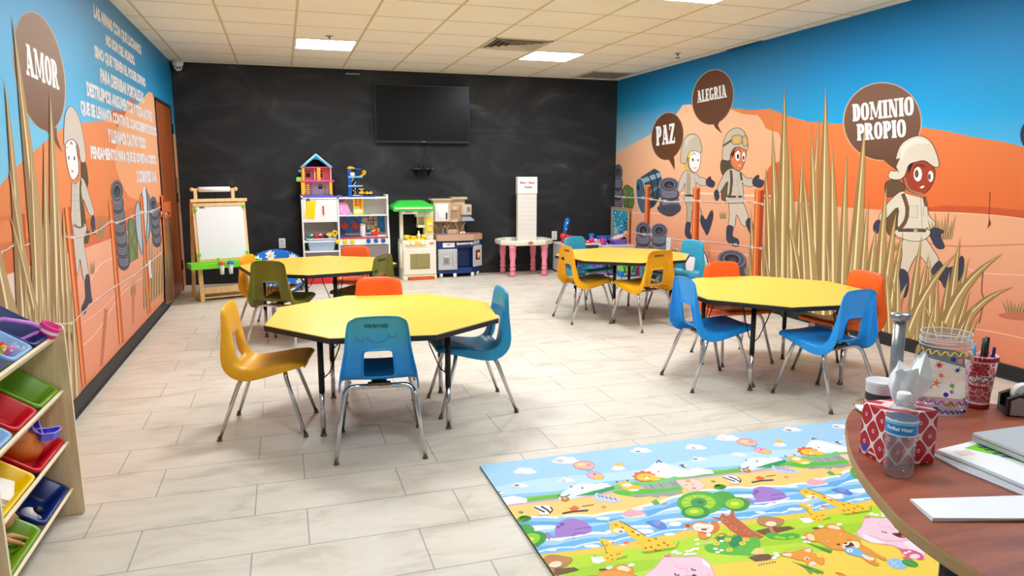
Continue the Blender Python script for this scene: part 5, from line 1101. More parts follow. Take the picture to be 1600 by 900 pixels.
m = MB(M_black); m.tube([Tm @ Vector((.405*math.cos(2*PI*i/32), .405*math.sin(2*PI*i/32), .035)) for i in range(32)], .010, 8, closed=True); m.build('rim_tube', t)
for sx in (-1, 1):
    m = MB(M_black); m.tube([(sx*.27, .19, .37), (sx*.25, .10, .16), (sx*.28, -.22, .010)], .010, 8); m.build('leg', t)
    m = MB(M_black); m.tube([(sx*.30, -.17, .10), (sx*.25, .05, .14), (sx*.28, .30, .010)], .010, 8); m.build('leg', t)

# ------------------------------------------------------------------ white toy kitchen
KY = 9.12; KD = .34
kx = lambda u: AT(460+u/9, 345, KY).x
kz = lambda w: AT(540, 300+w/9, KY).z
t = thing('toy_kitchen', 'white wooden toy kitchen with blue tile backsplash against the black wall', 'toy kitchen', (.74, KY, 0)); L = lambda m: loc(t, m)
X0, X1, X2 = .216, .640, 1.268; ZT = 1.062
pz = M_white
m = MB(mat('white_melamine', (240, 239, 236), .4, var=.01)); Mw = m.mats[0]
m.boxb((X0, KY, 0), (X0+.018, KY+KD, ZT+.02)); m.boxb((X1, KY, 0), (X1+.018, KY+KD, ZT)); m.boxb((X0, KY, ZT-.018), (X2-.015, KY+KD, ZT)); m.boxb((X0, KY+KD-.012, .05), (X2, KY+KD, ZT-.01)); L(m).build('carcass', t)
m = MB(Mw); m.prism([(0, 0), (KD, 0), (KD, ZT+.03), (.06, ZT+.03), (.05, .72), (.035, .66), (-.0, .56), (-.01, .50), (-.01, 0)], lambda u, w: Vector((X2-.016, KY+u, w)), lambda u, w: Vector((X2+.004, KY+u, w))); L(m).build('side_panel', t)
m = MB(Mw); m.boxb((X0+.02, KY+.002, kz(400)), (X1-.003, KY+.02, kz(105)), bev=.003); dr = L(m).build('fridge_door', t)
m = MB(mat('red_handle', (214, 66, 60), .4)); m.boxb((kx(402), KY-.018, kz(316)), (kx(424), KY+.002, kz(190)), bev=.005); L(m).build('door_handle', dr)
for w in (408, 690, 830): m = MB(Mw); m.boxb((X0+.016, KY+.004, kz(w)-.008), (X1, KY+KD-.01, kz(w)+.008)); L(m).build('shelf', t)
m = MB(mat('grey_back_board', (196, 192, 186), .6)); m.boxb((X0+.018, KY+KD-.022, .1), (X1, KY+KD-.012, kz(410))); L(m).build('back_board', t)
m = MB(Mw); m.boxb((X1+.016, KY+.02, kz(344)), (X2-.014, KY+KD-.01, kz(328))); L(m).build('shelf', t)
# tiled backsplash
def tile_mat():
    mm, nt, b = nodes('blue_tile_panel'); tc = nt.nodes.new('ShaderNodeTexCoord'); mp = nt.nodes.new('ShaderNodeMapping'); mp.inputs['Rotation'].default_value = (0, PI/4, 0); nt.links.new(tc.outputs['Object'], mp.inputs[0])
    sp_ = nt.nodes.new('ShaderNodeSeparateXYZ'); cb = nt.nodes.new('ShaderNodeCombineXYZ'); nt.links.new(mp.outputs[0], sp_.inputs[0]); nt.links.new(sp_.outputs['X'], cb.inputs['X']); nt.links.new(sp_.outputs['Z'], cb.inputs['Y'])
    br = nt.nodes.new('ShaderNodeTexBrick'); br.offset = 0
    for k_, v_ in (('Scale', 1), ('Brick Width', .075), ('Row Height', .075), ('Mortar Size', .0022)): br.inputs[k_].default_value = v_
    br.inputs['Color1'].default_value = rgb((22, 124, 196)); br.inputs['Color2'].default_value = rgb((26, 132, 204)); br.inputs['Mortar'].default_value = rgb((96, 180, 222)); nt.links.new(cb.outputs[0], br.inputs['Vector']); nt.links.new(br.outputs['Color'], b.inputs['Base Color']); b.inputs['Roughness'].default_value = .35; return mm
m = MB(tile_mat()); m.boxb((X1+.018, KY+KD-.03, .60), (X2-.016, KY+KD-.012, kz(340))); L(m).build('backsplash', t)
m = MB(mat('red_counter', (226, 110, 100), .4)); m.boxb((X1+.016, KY-.006, kz(655)), (X2-.014, KY+KD-.012, kz(640)), bev=.002); m.use(Mw).boxb((X1+.3, KY+.03, kz(640)), (X2-.03, KY+KD-.03, kz(640)+.003)); L(m).build('counter', t)
m = MB(mat('red_edge', (206, 60, 58), .4)); m.boxb((X1+.018, KY-.009, kz(656)), (X2-.016, KY-.005, kz(640))); L(m).build('counter_edge', t)
m = MB(Mw); m.boxb((X1+.016, KY, kz(750)), (X2-.014, KY+.02, kz(658)), bev=.002); L(m).build('control_panel', t)
for u, nm, col in ((593, 'yellow', (250, 214, 40)), (699, 'yellow', (250, 214, 40)), (806, 'yellow', (250, 214, 40)), (1033, 'blue', (22, 96, 180)), (1138, 'blue', (22, 96, 180)), (1241, 'blue', (22, 96, 180))):
    m = MB(mat('knob_'+nm, col, .35)); m.lathe([(.001, .028), (.022, .027), (.027, .018), (.029, 0)], (kx(u), KY, kz(695)), 18, axis='Y'); m.box((kx(u), KY-.030, kz(695)), (.008, .008, .046), rot=(0, .5, 0), bev=.002); L(m).build('knob', t)
m = MB(mat('oven_grey', (140, 128, 126), .5)); m.boxb((X1+.02, KY+.006, .09), (X2-.018, KY+.02, kz(756)), bev=.003); L(m).build('oven_door', t)
m = MB(mat('brown_grey_panel', (118, 104, 98), .5)); m.boxb((X0+.02, KY+.006, .09), (X1-.003, KY+.02, kz(845)), bev=.003); L(m).build('lower_door', t)
m = MB(mat('red_kick', (214, 44, 48), .4)); m.boxb((X0+.02, KY+.004, .0), (X2-.02, KY+.02, .085)); L(m).build('kick_board', t)
m = MB(M_black); m.cyl((kx(758), KY+KD-.0125, kz(208)), (kx(758), KY+KD-.0105, kz(208)), .016); L(m).build('hole', t)
# picture panel with little bottles and jars
m = MB(mat('picture_grey', (196, 186, 166), .5)); x0, x1, z0, z1 = kx(985), kx(1205), kz(560), kz(345); m.boxb((x0, KY+KD-.034, z0), (x1, KY+KD-.030, z1)); rr = random.Random(5)
for r_ in range(4):
    for c_ in range(6):
        m.use(flat(rr.choice([(150, 70, 50), (220, 170, 90), (90, 120, 70), (230, 225, 215), (60, 60, 60), (200, 60, 50), (236, 200, 80), (120, 140, 100)]))); cx, cz = x0+(c_+.5)*(x1-x0)/6, z0+(r_+.5)*(z1-z0)/4; m.box((cx, KY+KD-.0345, cz), (rr.uniform(.012, .03), .001, rr.uniform(.02, .042)))
L(m).build('picture_panel', t)
for u, w, lb in ((718, 490, 'left one of the two red quilted potholders on the blue tiles'), (872, 500, 'right one of the two red quilted potholders, beside the white jar')):
    x, z = kx(u)+.012, kz(w)-.004; h = thing('potholder', lb, 'potholder', (x, KY+KD-.038, z), group='red potholders')
    m = MB(mat('potholder_red', (206, 92, 92), .8, bump=.4, bscale=120)); m.prism([(-.058, 0), (0, -.072), (.058, 0), (0, .072)], lambda a, b_: Vector((a, 0, b_)), lambda a, b_: Vector((a, .008, b_))); m.build('pad', h)
    m = MB(mat('potholder_edge', (150, 24, 70), .7)); m.tube([(-.06, .002, 0), (0, .002, -.075), (.06, .002, 0), (0, .002, .075)], .005, 6, closed=True); m.build('binding', h)
    m = MB(mat('potholder_edge', (150, 24, 70), .7)); m.tube([(0, .002, .074), (-.008, .002, .088), (0, .002, .10), (.008, .002, .088)], .0035, 6, closed=True); m.build('loop', h)
# things on and in the toy kitchen
h = thing('handbag', 'pink patterned toy handbag on the upper shelf of the white toy kitchen', 'bag', (kx(625)+.02, KY+.10, kz(328)))
m = MB(mat('pink_bag', (244, 150, 200), .5)); m.ring([[Vector((sx*w, sy*d, z)) for sx, sy in ((-1, -1), (1, -1), (1, 1), (-1, 1))] for w, d, z in ((.125, .045, .002), (.13, .05, .03), (.10, .035, .12), (.085, .025, .15), (.080, .022, .155))], smooth=False); b_ = m.build('body', h)
m = MB(flat((250, 236, 244))); rr = random.Random(9)
for i in range(26):
    z = rr.uniform(.012, .13); w = .125-.035*(z/.15); x = rr.uniform(-w, w)*.9; d = .05-.018*(z-.03)/.1 if z > .03 else .0475
    m.use(flat(rr.choice([(252, 240, 246), (226, 60, 140), (250, 200, 224)]))).box((x, -d-.002, z), (.014, .003, .014), rot=(.15, .7, 0), bev=.003)
m.build('bag_pattern', b_)
m = MB(mat('bag_trim', (196, 84, 140), .5)); m.tube([(-.055, 0, .15), (-.058, 0, .20), (-.035, 0, .232), (0, 0, .24), (.035, 0, .232), (.058, 0, .20), (.055, 0, .15)], .006, 8); m.build('handle', h)
h = thing('learning_box', 'yellow box with orange panels standing on the upper shelf of the toy kitchen', 'toy box', (kx(893)+.02, KY+.12, kz(328)))
m = MB(mat('yellow_toy', (250, 222, 70), .45)); m.box((0, 0, .123), (.128, .045, .243), bev=.006); b_ = m.build('case', h)
m = MB(flat((242, 104, 50)))
for i in range(2):
    for j in range(3): m.box((-.024+i*.046, -.0235, .125+j*.034), (.036, .003, .03), bev=.001)
m.use(flat((246, 176, 110))).box((0, -.0235, .22), (.1, .003, .03)); m.use(flat((250, 236, 230))).box((.0, -.0235, .045), (.09, .003, .035)); m.use(flat((150, 220, 170))).box((-.03, -.0235, .08), (.035, .003, .02)); m.use(flat((240, 140, 60))).box((.03, -.0235, .085), (.035, .003, .025)); m.build('front_panel', b_)
for nm, lb, x, col, s in (('toy_plate', 'flat lime green toy plate on the upper shelf of the toy kitchen', kx(1005)+.02, (170, 226, 70), (.06, .05, .007)), ('toy_sponge', 'small pale blue toy block beside the pink handbag', kx(768)+.02, (120, 196, 216), (.03, .03, .014))):
    h = thing(nm, lb, 'toy', (x, KY+.10, kz(328))); m = MB(mat(nm, col, .45)); m.lathe([(s[0]*.6, .0005), (s[0], s[2]), (s[0]*.96, s[2]+.003), (s[0]*.6, .004)], seg=20) if nm == 'toy_plate' else m.box((0, 0, s[2]), (s[0]*2, s[1]*2, s[2]*2), bev=.005); m.build('body', h)
h = thing('toy_figure', 'small dark blue toy at the left end of the upper kitchen shelf', 'toy', (kx(503)+.02, KY+.05, kz(328))); m = MB(mat('navy_toy', (50, 50, 110), .4)); m.ball((0, 0, .018), (.022, .02, .018), 12); m.build('body', h); m = MB(M_bwhite); m.box((0, -.017, .02), (.022, .008, .006), bev=.002); m.build('stripe', h)
cz = kz(640)+.004
h = thing('toy_telephone', 'round yellow toy at the left end of the red toy kitchen counter', 'toy', (kx(545)+.02, KY+.06, cz)); m = MB(mat('yellow_toy2', (246, 196, 40), .4)); m.lathe([(.02, 0), (.026, .006), (.016, .02)], seg=16); m.cyl((0, -.014, .052), (0, .014, .052), .035, seg=22); m.build('body', h); m = MB(mat('brown_toy', (120, 70, 40), .5)); m.cyl((0, -.018, .052), (0, -.012, .052), .013, seg=14); m.build('centre', h)
h = thing('toy_laptop', 'dark blue toy laptop standing open on the red toy kitchen counter', 'toy', (kx(620)+.03, KY+.12, cz)); m = MB(mat('navy_screen', (16, 20, 44), .3)); m.box((0, .04, .045), (.115, .01, .085), rot=(-.15, 0, 0), bev=.003); m.build('screen', h); m = MB(mat('royal_blue_toy', (30, 70, 190), .4)); m.box((.015, -.03, .008), (.16, .10, .016), bev=.004); m.build('keyboard_base', h)
h = thing('griddle', 'dark grey toy griddle on the red toy kitchen counter', 'toy pan', (kx(815)+.02, KY+.11, cz)); m = MB(mat('griddle_grey', (88, 86, 84), .5)); m.box((0, 0, .008), (.145, .10, .012), bev=.004); m.build('pan', h); m = MB(mat('griddle_grey', (88, 86, 84), .5)); m.cyl((-.07, -.02, .012), (-.12, -.04, .014), .006); m.build('handle', h)
h = thing('toy_jar', 'white toy jar on the red toy kitchen counter right of the potholders', 'jar', (kx(952)+.02, KY+.13, cz)); m = MB(mat('jar_pinkish', (234, 226, 222), .5)); m.lathe([(.03, 0), (.034, .01), (.034, .13), (.03, .135)], seg=18); m.build('body', h); m = MB(mat('jar_lid', (226, 206, 200), .5)); m.lathe([(.036, .134), (.036, .15), (.03, .155)], seg=18); m.build('lid', h)
h = thing('toy_bowl', 'blue and white toy bowl on the red toy kitchen counter', 'bowl', (kx(1035)+.02, KY+.10, cz)); m = MB(mat('bowl_blue', (40, 92, 176), .4)); m.lathe([(.014, 0), (.018, .004), (.036, .03), (.033, .031), (.015, .008)], seg=20); m.build('bowl', h); m = MB(M_bwhite); m.lathe([(.036, .0295), (.040, .032), (.037, .034), (.033, .031)], seg=20); m.build('rim', h)
h = thing('food_bowl', 'red toy bowl heaped with orange toy food on the kitchen counter', 'bowl', (kx(1118)+.02, KY+.11, cz)); m = MB(mat('bowl_red', (214, 50, 48), .4)); m.lathe([(.03, 0), (.034, .004), (.06, .05), (.056, .051), (.03, .01)], seg=22); m.build('bowl', h)
m = MB(mat('toy_food', (246, 158, 40), .5)); rr = random.Random(2)
for i in range(12): m.use(flat(rr.choice([(246, 158, 40), (250, 190, 60), (200, 60, 40), (90, 110, 50)]))).ball((rr.uniform(-.045, .045), rr.uniform(-.03, .03), rr.uniform(.045, .085)), (.016, .014, .016), 8)
m.build('toy_food', h)
m_ = tag(MB(mat('cream_board', (236, 226, 214), .5)).box((kx(1215)+.02, KY+.08, cz+.005), (.12, .08, .010), bev=.003).build('cutting_board'), 'small pale cutting board at the right end of the toy kitchen counter', 'board')
# paper note and bin in the fridge column
h = thing('yellow_note', 'long yellow card taped askew to the white toy fridge door', 'card', (kx(232), KY-.001, kz(240))); m = MB(mat('yellow_card', (250, 216, 30), .6)); m.box((0, 0, 0), (.118, .003, .225), rot=(0, .13, 0)); c_ = m.build('card', h)
m = MB(mat('card_lines', (206, 166, 20), .6))
for i in range(7): m.box((-.002+i*.0035-.012, -.002, .06-i*.026), (.085, .001, .004), rot=(0, .13, 0))
m.build('writing', c_); m = MB(mat('card_hook', (40, 40, 90), .5)); m.tube([(-.038, -.004, .10), (-.034, -.008, .125), (-.018, -.008, .13), (-.006, -.004, .105)], .007, 8); m.build('hook', h)
h = thing('storage_bin', 'pale blue plastic bin on the open shelf of the toy fridge column', 'bin', ((X0+X1)/2+.012, KY+.16, kz(822)))
def tub(m, w, d, hh, t_=.004, taper=.88, lip=.010, r=.02):
    def rr_(w_, d_, z): 
        pts = []
        for cx, cy, a0 in ((w_/2-r, d_/2-r, 0), (-w_/2+r, d_/2-r, PI/2), (-w_/2+r, -d_/2+r, PI), (w_/2-r, -d_/2+r, 3*PI/2)):
            for i in range(5): a = a0+i*PI/8; pts.append(Vector((cx+r*math.cos(a), cy+r*math.sin(a), z)))
        return pts
    m.ring([rr_(w*taper-.02, d*taper-.02, 0.0005), rr_(w*taper, d*taper, .012), rr_(w-.004, d-.004, hh-.018), rr_(w+2*lip, d+2*lip, hh-.014), rr_(w+2*lip, d+2*lip, hh-.002), rr_(w+lip, d+lip, hh), rr_(w-2*t_, d-2*t_, hh-.004), rr_(w*taper-2*t_, d*taper-2*t_, .014), rr_(w*taper-.03, d*taper-.03, .006)]); return m
m = MB(mat('pale_blue_bin', (190, 214, 240), .35)); tub(m, .34, .27, .155); m.build('tub', h)
rr = random.Random(12)
for i, (x, y, z, nm, lb, col, sh) in enumerate(((-.125, -.06, .165, 'toy_vegetable', 'green and white toy vegetable at the left of the pale blue bin', (60, 120, 80), 0), (-.02, -.05, .165, 'toy_pepper', 'red toy food piled in the middle of the pale blue bin', (206, 30, 40), 1), (.055, -.05, .165, 'toy_pan', 'black toy pan in the pale blue bin of the toy fridge', (26, 26, 28), 2), (.118, -.06, .168, 'toy_lemon', 'yellow toy lemon at the right of the pale blue bin', (246, 220, 60), 3))):
    w = h.location; o = thing(nm, lb, 'toy food', (w.x+x, w.y+y, w.z+z-.03)); m = MB(mat('toyc_%d' % i, col, .4))
    if sh == 2: m.lathe([(.02, .01), (.04, .02), (.042, .04), (.038, .04), (.02, .02)], seg=16); m.tube([(.03, -.02, .03), (-.02, -.06, .07)], .008, 8)
    else:
        for k in range(4): m.ball((rr.uniform(-.03, .03)*(2 if sh == 1 else .7), rr.uniform(-.02, .02), .03+rr.uniform(0, .03)), (.034, .028, .028), 10)
    m.build('body', o)
    m = MB(mat('toy_stem', (240, 236, 220) if sh in (0, 3) else (80, 40, 30), .5)); m.ball((.01, -.03, .06), (.018, .012, .012), 8); m.build('tip', o)

# ------------------------------------------------------------------ doll house and toy garage on top
HY = 9.20; hx = lambda u: AT(455+u/10, 285, HY).x; hz = lambda w: AT(495, 230+w/10, HY).z
t = thing('doll_house', 'pink and yellow doll house with a blue roof on top of the toy kitchen', 'doll house', ((hx(150)+hx(640))/2, HY+.10, ZT+.0)); L = lambda m: loc(t, m)
a, b = hx(165), hx(632); zf = hz(530); zt = hz(315); zb = ZT+.032; D = .2
Mp = mat('doll_pink', (248, 186, 190), .4); My = mat('doll_yellow', (250, 182, 30), .4); Mpk = mat('doll_hot_pink', (238, 74, 140), .4); Mrf = mat('doll_roof', (60, 184, 226), .35)
m = MB(mat('doll_purple', (92, 84, 196), .4)); m.boxb((hx(120), HY-.02, ZT+.001), (hx(660), HY+D, ZT+.03), bev=.008); m.boxb((hx(600), HY-.03, ZT+.001), (hx(805), HY+.06, ZT+.016), bev=.006); L(m).build('base', t)
m = MB(Mp); m.boxb((a, HY+D-.012, zb), (b, HY+D, zt)); m.boxb((b-.012, HY, zf), (b, HY+D, zt)); m.boxb((hx(365), HY+.06, zf), (hx(385), HY+D, zt)); L(m).build('walls', t)
m = MB(mat('doll_white', (240, 230, 240), .4)); m.boxb((hx(330), HY+D-.016, zb), (hx(585), HY+D-.011, zf)); L(m).build('back_wall', t)
m = MB(Mpk); m.boxb((hx(140), HY-.012, zf-.010), (hx(672), HY+D, zf+.010), bev=.004); L(m).build('upper_floor', t)
m = MB(Mpk); m.boxb((hx(150), HY-.004, zt-.006), (hx(650), HY+D, zt+.006), bev=.003); L(m).build('attic_floor', t)
for u0, u1, z0_, z1_ in ((150, 212, zb, zf), (172, 212, zf, zt), (410, 462, zf, zt), (595, 640, zb, zf)): m = MB(My); m.boxb((hx(u0), HY-.002, z0_), (hx(u1), HY+.03, z1_), bev=.004); L(m).build('pillar', t)
m = MB(My)
for u in (206, 270): m.tube([(hx(u), HY-.005, zb), (hx(u), HY+.03, zf)], .005, 6)
for k in range(7): z = zb+.012+k*(zf-zb-.02)/6; m.cyl((hx(206), HY-.004+k*.005, z), (hx(270), HY-.004+k*.005, z), .0045, seg=8)
L(m).build('ladder', t)
m = MB(M_black)
for u0, u1, w0, w1 in ((240, 312, 400, 470), (468, 500, 410, 475)): m.boxb((hx(u0), HY+D-.0145, hz(w1)), (hx(u1), HY+D-.011, hz(w0)))
m.boxb((hx(430), HY+D-.018, hz(655)), (hx(500), HY+D-.0155, hz(618)))
for u in (245, 275, 305, 470, 495): m.boxb((hx(u)-.008, HY+D-.0145, hz(385)), (hx(u)+.008, HY+D-.011, hz(368)))
for u in (440, 468, 492): m.boxb((hx(u)-.007, HY+D-.018, hz(605)), (hx(u)+.007, HY+D-.0155, hz(590)))
L(m).build('window', t)
zr = hz(100); xm = (hx(160)+hx(640))/2
for sx in (-1, 1):
    xe = xm+sx*(hx(640)-hx(160))/2; m = MB(Mrf); e = Vector((xm-xe, 0, zr-zt-.01)); 
    m.prism([(0, 0), (0, D+.03)], lambda u, w: Vector((0, 0, 0)), lambda u, w: Vector((0, 0, 0))) if False else None
    q = [(xe-sx*-.006, zt-.004), (xm, zr), (xm, zr-.035), (xe-sx*.03, zt-.002)]
    m.prism(q if sx < 0 else q[::-1], lambda u, w: Vector((u, HY-.02, w)), lambda u, w: Vector((u, HY+D+.01, w))); L(m).build('roof_slope', t)
    m = MB(mat('roof_trim', (196, 236, 246), .35)); m.tube([(xe, HY-.022, zt+.002), (xm, HY-.022, zr-.008)], .008, 8); L(m).build('roof_trim', t)
m = MB(mat('roof_gable', (26, 132, 196), .4)); m.prism([(xm-.075, hz(205)), (xm, hz(140)), (xm+.10, hz(230)), (xm+.05, hz(215)), (xm+.02, hz(195)), (xm-.03, hz(185))], lambda u, w: Vector((u, HY-.005, w)), lambda u, w: Vector((u, HY+.005, w))); L(m).build('gable_trim', t)
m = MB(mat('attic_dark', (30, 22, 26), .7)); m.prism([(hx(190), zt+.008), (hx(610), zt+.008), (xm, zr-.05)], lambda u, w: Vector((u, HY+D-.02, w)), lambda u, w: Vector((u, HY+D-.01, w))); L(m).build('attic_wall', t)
m = MB(mat('doll_lime', (140, 214, 70), .4)); m.boxb((hx(82), HY+.02, hz(538)), (hx(165), HY+.12, hz(468)), bev=.006); L(m).build('balcony_box', t)
m = MB(Mrf); m.boxb((hx(122), HY+.02, hz(392)), (hx(168), HY+.10, hz(350)), bev=.006); L(m).build('side_awning', t)
m = MB(My); m.boxb((hx(530), HY+D-.03, hz(650)), (hx(575), HY+D-.016, hz(610)), bev=.006); m.cyl((hx(545), HY+D-.03, zb), (hx(545), HY+D-.03, hz(650)), .004); L(m).build('lamp', t)

t = thing('toy_garage', 'blue toy parking garage with yellow ramps on top of the toy kitchen', 'toy garage', (hx(1000), HY+.08, ZT)); L = lambda m: loc(t, m)
Mgb = mat('garage_blue', (18, 84, 178), .35); Mgl = mat('garage_pale', (130, 190, 220), .4)
m = MB(Mgb); m.boxb((hx(885), HY, ZT+.001), (hx(1310), HY+.16, ZT+.016), bev=.004); L(m).build('base', t)
m = MB(Mgb); m.boxb((hx(888), HY+.0, ZT+.016), (hx(945), HY+.14, hz(335)), bev=.004); L(m).build('lift_tower', t)
for w, u1 in ((612, 1115), (468, 1120)): m = MB(Mgl); m.boxb((hx(888), HY-.004, hz(w)-.008), (hx(u1), HY+.15, hz(w)+.010), bev=.003); L(m).build('deck', t)
m = MB(Mgb); m.boxb((hx(1000), HY-.002, hz(350)), (hx(1110), HY+.12, hz(330)), bev=.003); m.boxb((hx(1025), HY+.08, ZT+.016), (hx(1050), HY+.13, hz(335))); L(m).build('canopy', t)
m = MB(M_black); 
for w in (660, 515): m.boxb((hx(975), HY+.13, hz(w+75)), (hx(1025), HY+.135, hz(w-5)))
L(m).build('opening', t)
m = MB(My); m.boxb((hx(885), HY-.006, hz(338)), (hx(1000), HY+.10, hz(312)), bev=.008); m.boxb((hx(905), HY-.006, hz(315)), (hx(965), HY+.06, hz(298)), bev=.006); L(m).build('roof_sign', t)
m = MB(My); m.tube([(hx(1060), HY+.02, hz(468)), (hx(1110), HY+.0, hz(440)), (hx(1150), HY+.0, hz(420)), (hx(1165), HY+.0, hz(385)), (hx(1145), HY, hz(368)), (hx(1120), HY, hz(385)), (hx(1125), HY+.01, hz(410))], .011, 8); L(m).build('slide', t)
m = MB(My); m.boxb((hx(1050), HY-.01, hz(668)), (hx(1135), HY+.05, hz(650)), bev=.004); m.boxb((hx(1055), HY-.01, hz(735)), (hx(1135), HY+.05, hz(700)), bev=.004); m.boxb((hx(1085), HY, hz(705)), (hx(1110), HY+.04, hz(660))); L(m).build('fuel_pump', t)
m = MB(flat((236, 236, 236))); rr = random.Random(4)
for i in range(14): m.box((hx(950+rr.random()*60), HY-.006+.02, hz(490+i*19)), (.012, .004, .010), rot=(0, rr.random(), 0))
L(m).build('sticker', t)
m = MB(mat('toy_cream', (240, 222, 190), .5)); m.box((hx(960), HY+.02, hz(425)), (.06, .05, .05), bev=.012); m.use(flat((226, 96, 50))).box((hx(935), HY-.004, hz(425)), (.016, .01, .03), bev=.003); L(m).build('toy_vehicle', t)
for k, u in enumerate((1180, 1240)):
    o = thing('toy_car', ('small yellow toy car by the garage, left of its twin' if k == 0 else 'small yellow toy car by the garage, right of its twin'), 'toy car', (hx(u), HY+.04, ZT+.017), group='yellow toy cars')
    m = MB(My); m.box((0, 0, .026), (.052, .04, .026), bev=.008); m.box((.004, 0, .042), (.03, .034, .02), bev=.008); m.build('body', o)
    for x in (-.016, .016): m = MB(M_black); m.cyl((x, -.022, .012), (x, .022, .012), .0118, seg=12); m.build('axle_wheels', o)
# ------------------------------------------------------------------ cream toy stove with green awning
SY = 9.10; sx_ = lambda u: AT(605+u/6.2, 380, SY).x; sz = lambda w: AT(655, 300+w/6.2, SY).z
t = thing('toy_stove', 'cream toy stove with a green awning, right of the white toy kitchen', 'toy kitchen', (1.65, SY, 0)); L = lambda m: loc(t, m)
a, b = 1.425, 1.862; zc = sz(470)
m = MB(M_cream); m.boxb((a, SY, .002), (b, 9.47, zc), bev=.012); L(m).build('body', t)
m = MB(M_cream); m.boxb((a+.012, SY-.016, sz(800)), (b-.012, SY+.004, sz(548)), bev=.008); d = L(m).build('oven_door', t)
m = MB(mat('oven_window', (150, 140, 84), .15)); x0, x1, z0, z1 = sx_(210)+.01, sx_(410), sz(745), sz(598); m.boxb((x0, SY-.0185, z0), (x1, SY-.012, z1)); L(m).build('oven_window', d)
m = MB(mat('oven_line', (110, 100, 60), .4)); m.boxb(((x0+x1)/2-.045, SY-.0195, z0), ((x0+x1)/2-.041, SY-.018, z1)); m.tube([((x0+x1)/2-.02, SY-.0195, z0+.006), ((x0+x1)/2+.03, SY-.0195, z0+.02), (x1-.01, SY-.0195, z0+.012)], .003, 6); L(m).build('oven_rack', d)
m = MB(M_cream); m.boxb((a, SY-.012, .004), (b, SY+.004, sz(812)), bev=.006); dr = L(m).build('drawer', t)
m = MB(mat('orange_brown', (206, 96, 36), .4)); m.boxb((sx_(182)+.012, SY-.0155, sz(860)), (sx_(450), SY-.010, sz(816)), bev=.003); L(m).build('drawer_panel', dr)
m = MB(M_black)
for u in (192, 440): m.cyl((sx_(u)+.012, SY-.0165, sz(835)), (sx_(u)+.012, SY-.015, sz(835)), .008, seg=10)
L(m).build('screw', dr)
My6 = mat('stove_yellow', (252, 216, 50), .4)
m = MB(My6); m.boxb((a+.07, SY-.012, sz(518)), (sx_(368), SY+.24, sz(480)), bev=.004); m.boxb((a+.07, SY+.02, zc-.002), (sx_(368), SY+.26, zc+.02), bev=.006); L(m).build('hob', t)
for u in (192, 240, 336): m = MB(M_bwhite); m.lathe([(.002, .02), (.024, .019), (.027, 0)], (sx_(u)+.012, SY-.012, sz(500)), 16, axis='Y'); L(m).build('knob', t)
m = MB(mat('stove_dial', (246, 190, 130), .4)); m.boxb((sx_(268)+.01, SY-.0135, sz(512)), (sx_(302)+.012, SY-.011, sz(488)), bev=.002); L(m).build('dial_panel', t)
m = MB(mat('stove_logo', (236, 150, 140), .4)); m.lathe([(.001, .004), (.034, .003), (.036, 0)], ((sx_(428)+.005), SY-.002, sz(500)), 20, axis='Y', sy=.42); L(m).build('badge', t)
# uprights, side panel with shelf and telephone
m = MB(M_cream); m.boxb((a+.0, SY+.17, zc), (a+.045, SY+.24, sz(170)), bev=.006); L(m).build('post', t)
m = MB(M_cream); m.boxb((b-.12, SY+.14, zc), (b-.004, SY+.30, sz(170)), bev=.008); m.boxb((b-.23, SY+.16, sz(250)), (b-.1, SY+.28, sz(185)), bev=.006); m.boxb((b-.21, SY+.14, sz(355)), (b-.1, SY+.28, sz(330)), bev=.006); m.boxb((b-.20, SY+.24, sz(340)), (b-.1, SY+.28, sz(240))); L(m).build('side_panel', t)
m = MB(mat('mustard_panel', (196, 186, 120), .5)); m.boxb((b-.185, SY+.235, sz(330)), (b-.125, SY+.242, sz(255))); L(m).build('shelf_back', t)
m = MB(My6); m.boxb((b-.105, SY+.105, sz(395)), (b-.02, SY+.142, sz(250)), bev=.012); ph = L(m).build('telephone', t)
m = MB(mat('phone_dial', (240, 226, 170), .4)); m.lathe([(.001, .006), (.026, .005), (.028, 0)], (b-.058, SY+.104, sz(325)), 16, axis='Y'); L(m).build('telephone_dial', ph)
# awning
Mgr = mat('awning_green', (62, 206, 74), .35); ya, yb_ = SY+.02, 9.50; zt_ = sz(80)-.012; zb_ = sz(132)-.012
xa, xb = 1.325, 1.842
m = MB(Mgr); m.ring([[Vector((x, y, z)) for x, y in ((x0, y0), (x1, y0), (x1, y1), (x0, y1))] for x0, x1, y0, y1, z in ((xa, xb, ya, yb_, zb_-.045), (xa-.008, xb+.008, ya-.008, yb_, zb_-.005), (xa-.005, xb+.005, ya-.005, yb_, zb_+.004), (xa+.10, xb-.10, ya+.12, yb_-.04, zt_), (xa+.11, xb-.11, ya+.13, yb_-.05, zt_+.004))], smooth=False)
for i in range(7): x = xa+.035+i*(xb-xa-.07)/6; m.lathe([(.04, 0), (.038, -.012), (.02, -.022)], (x, ya+.006, zb_-.040), 14, sy=.2)
aw = L(m).build('awning', t)
m = MB(mat('awning_stripe', (232, 240, 190), .4)); m.boxb((xa+.02, ya-.012, zb_-.032), (xb-.02, ya-.004, zb_-.010), bev=.004); L(m).build('stripe', aw)
m = MB(M_bwhite); m.boxb((sx_(150), ya+.02, zb_-.095), (sx_(305), ya+.035, zb_-.055), bev=.004); sg = L(m).build('name_sign', t)
m = MB(mat('sign_red', (190, 80, 60), .5)); [m.boxb((sx_(185)+i*.0155, ya+.0185, zb_-.083), (sx_(185)+i*.0155+.010, ya+.0200, zb_-.066)) for i in range(6)]; L(m).build('sign_letters', sg)
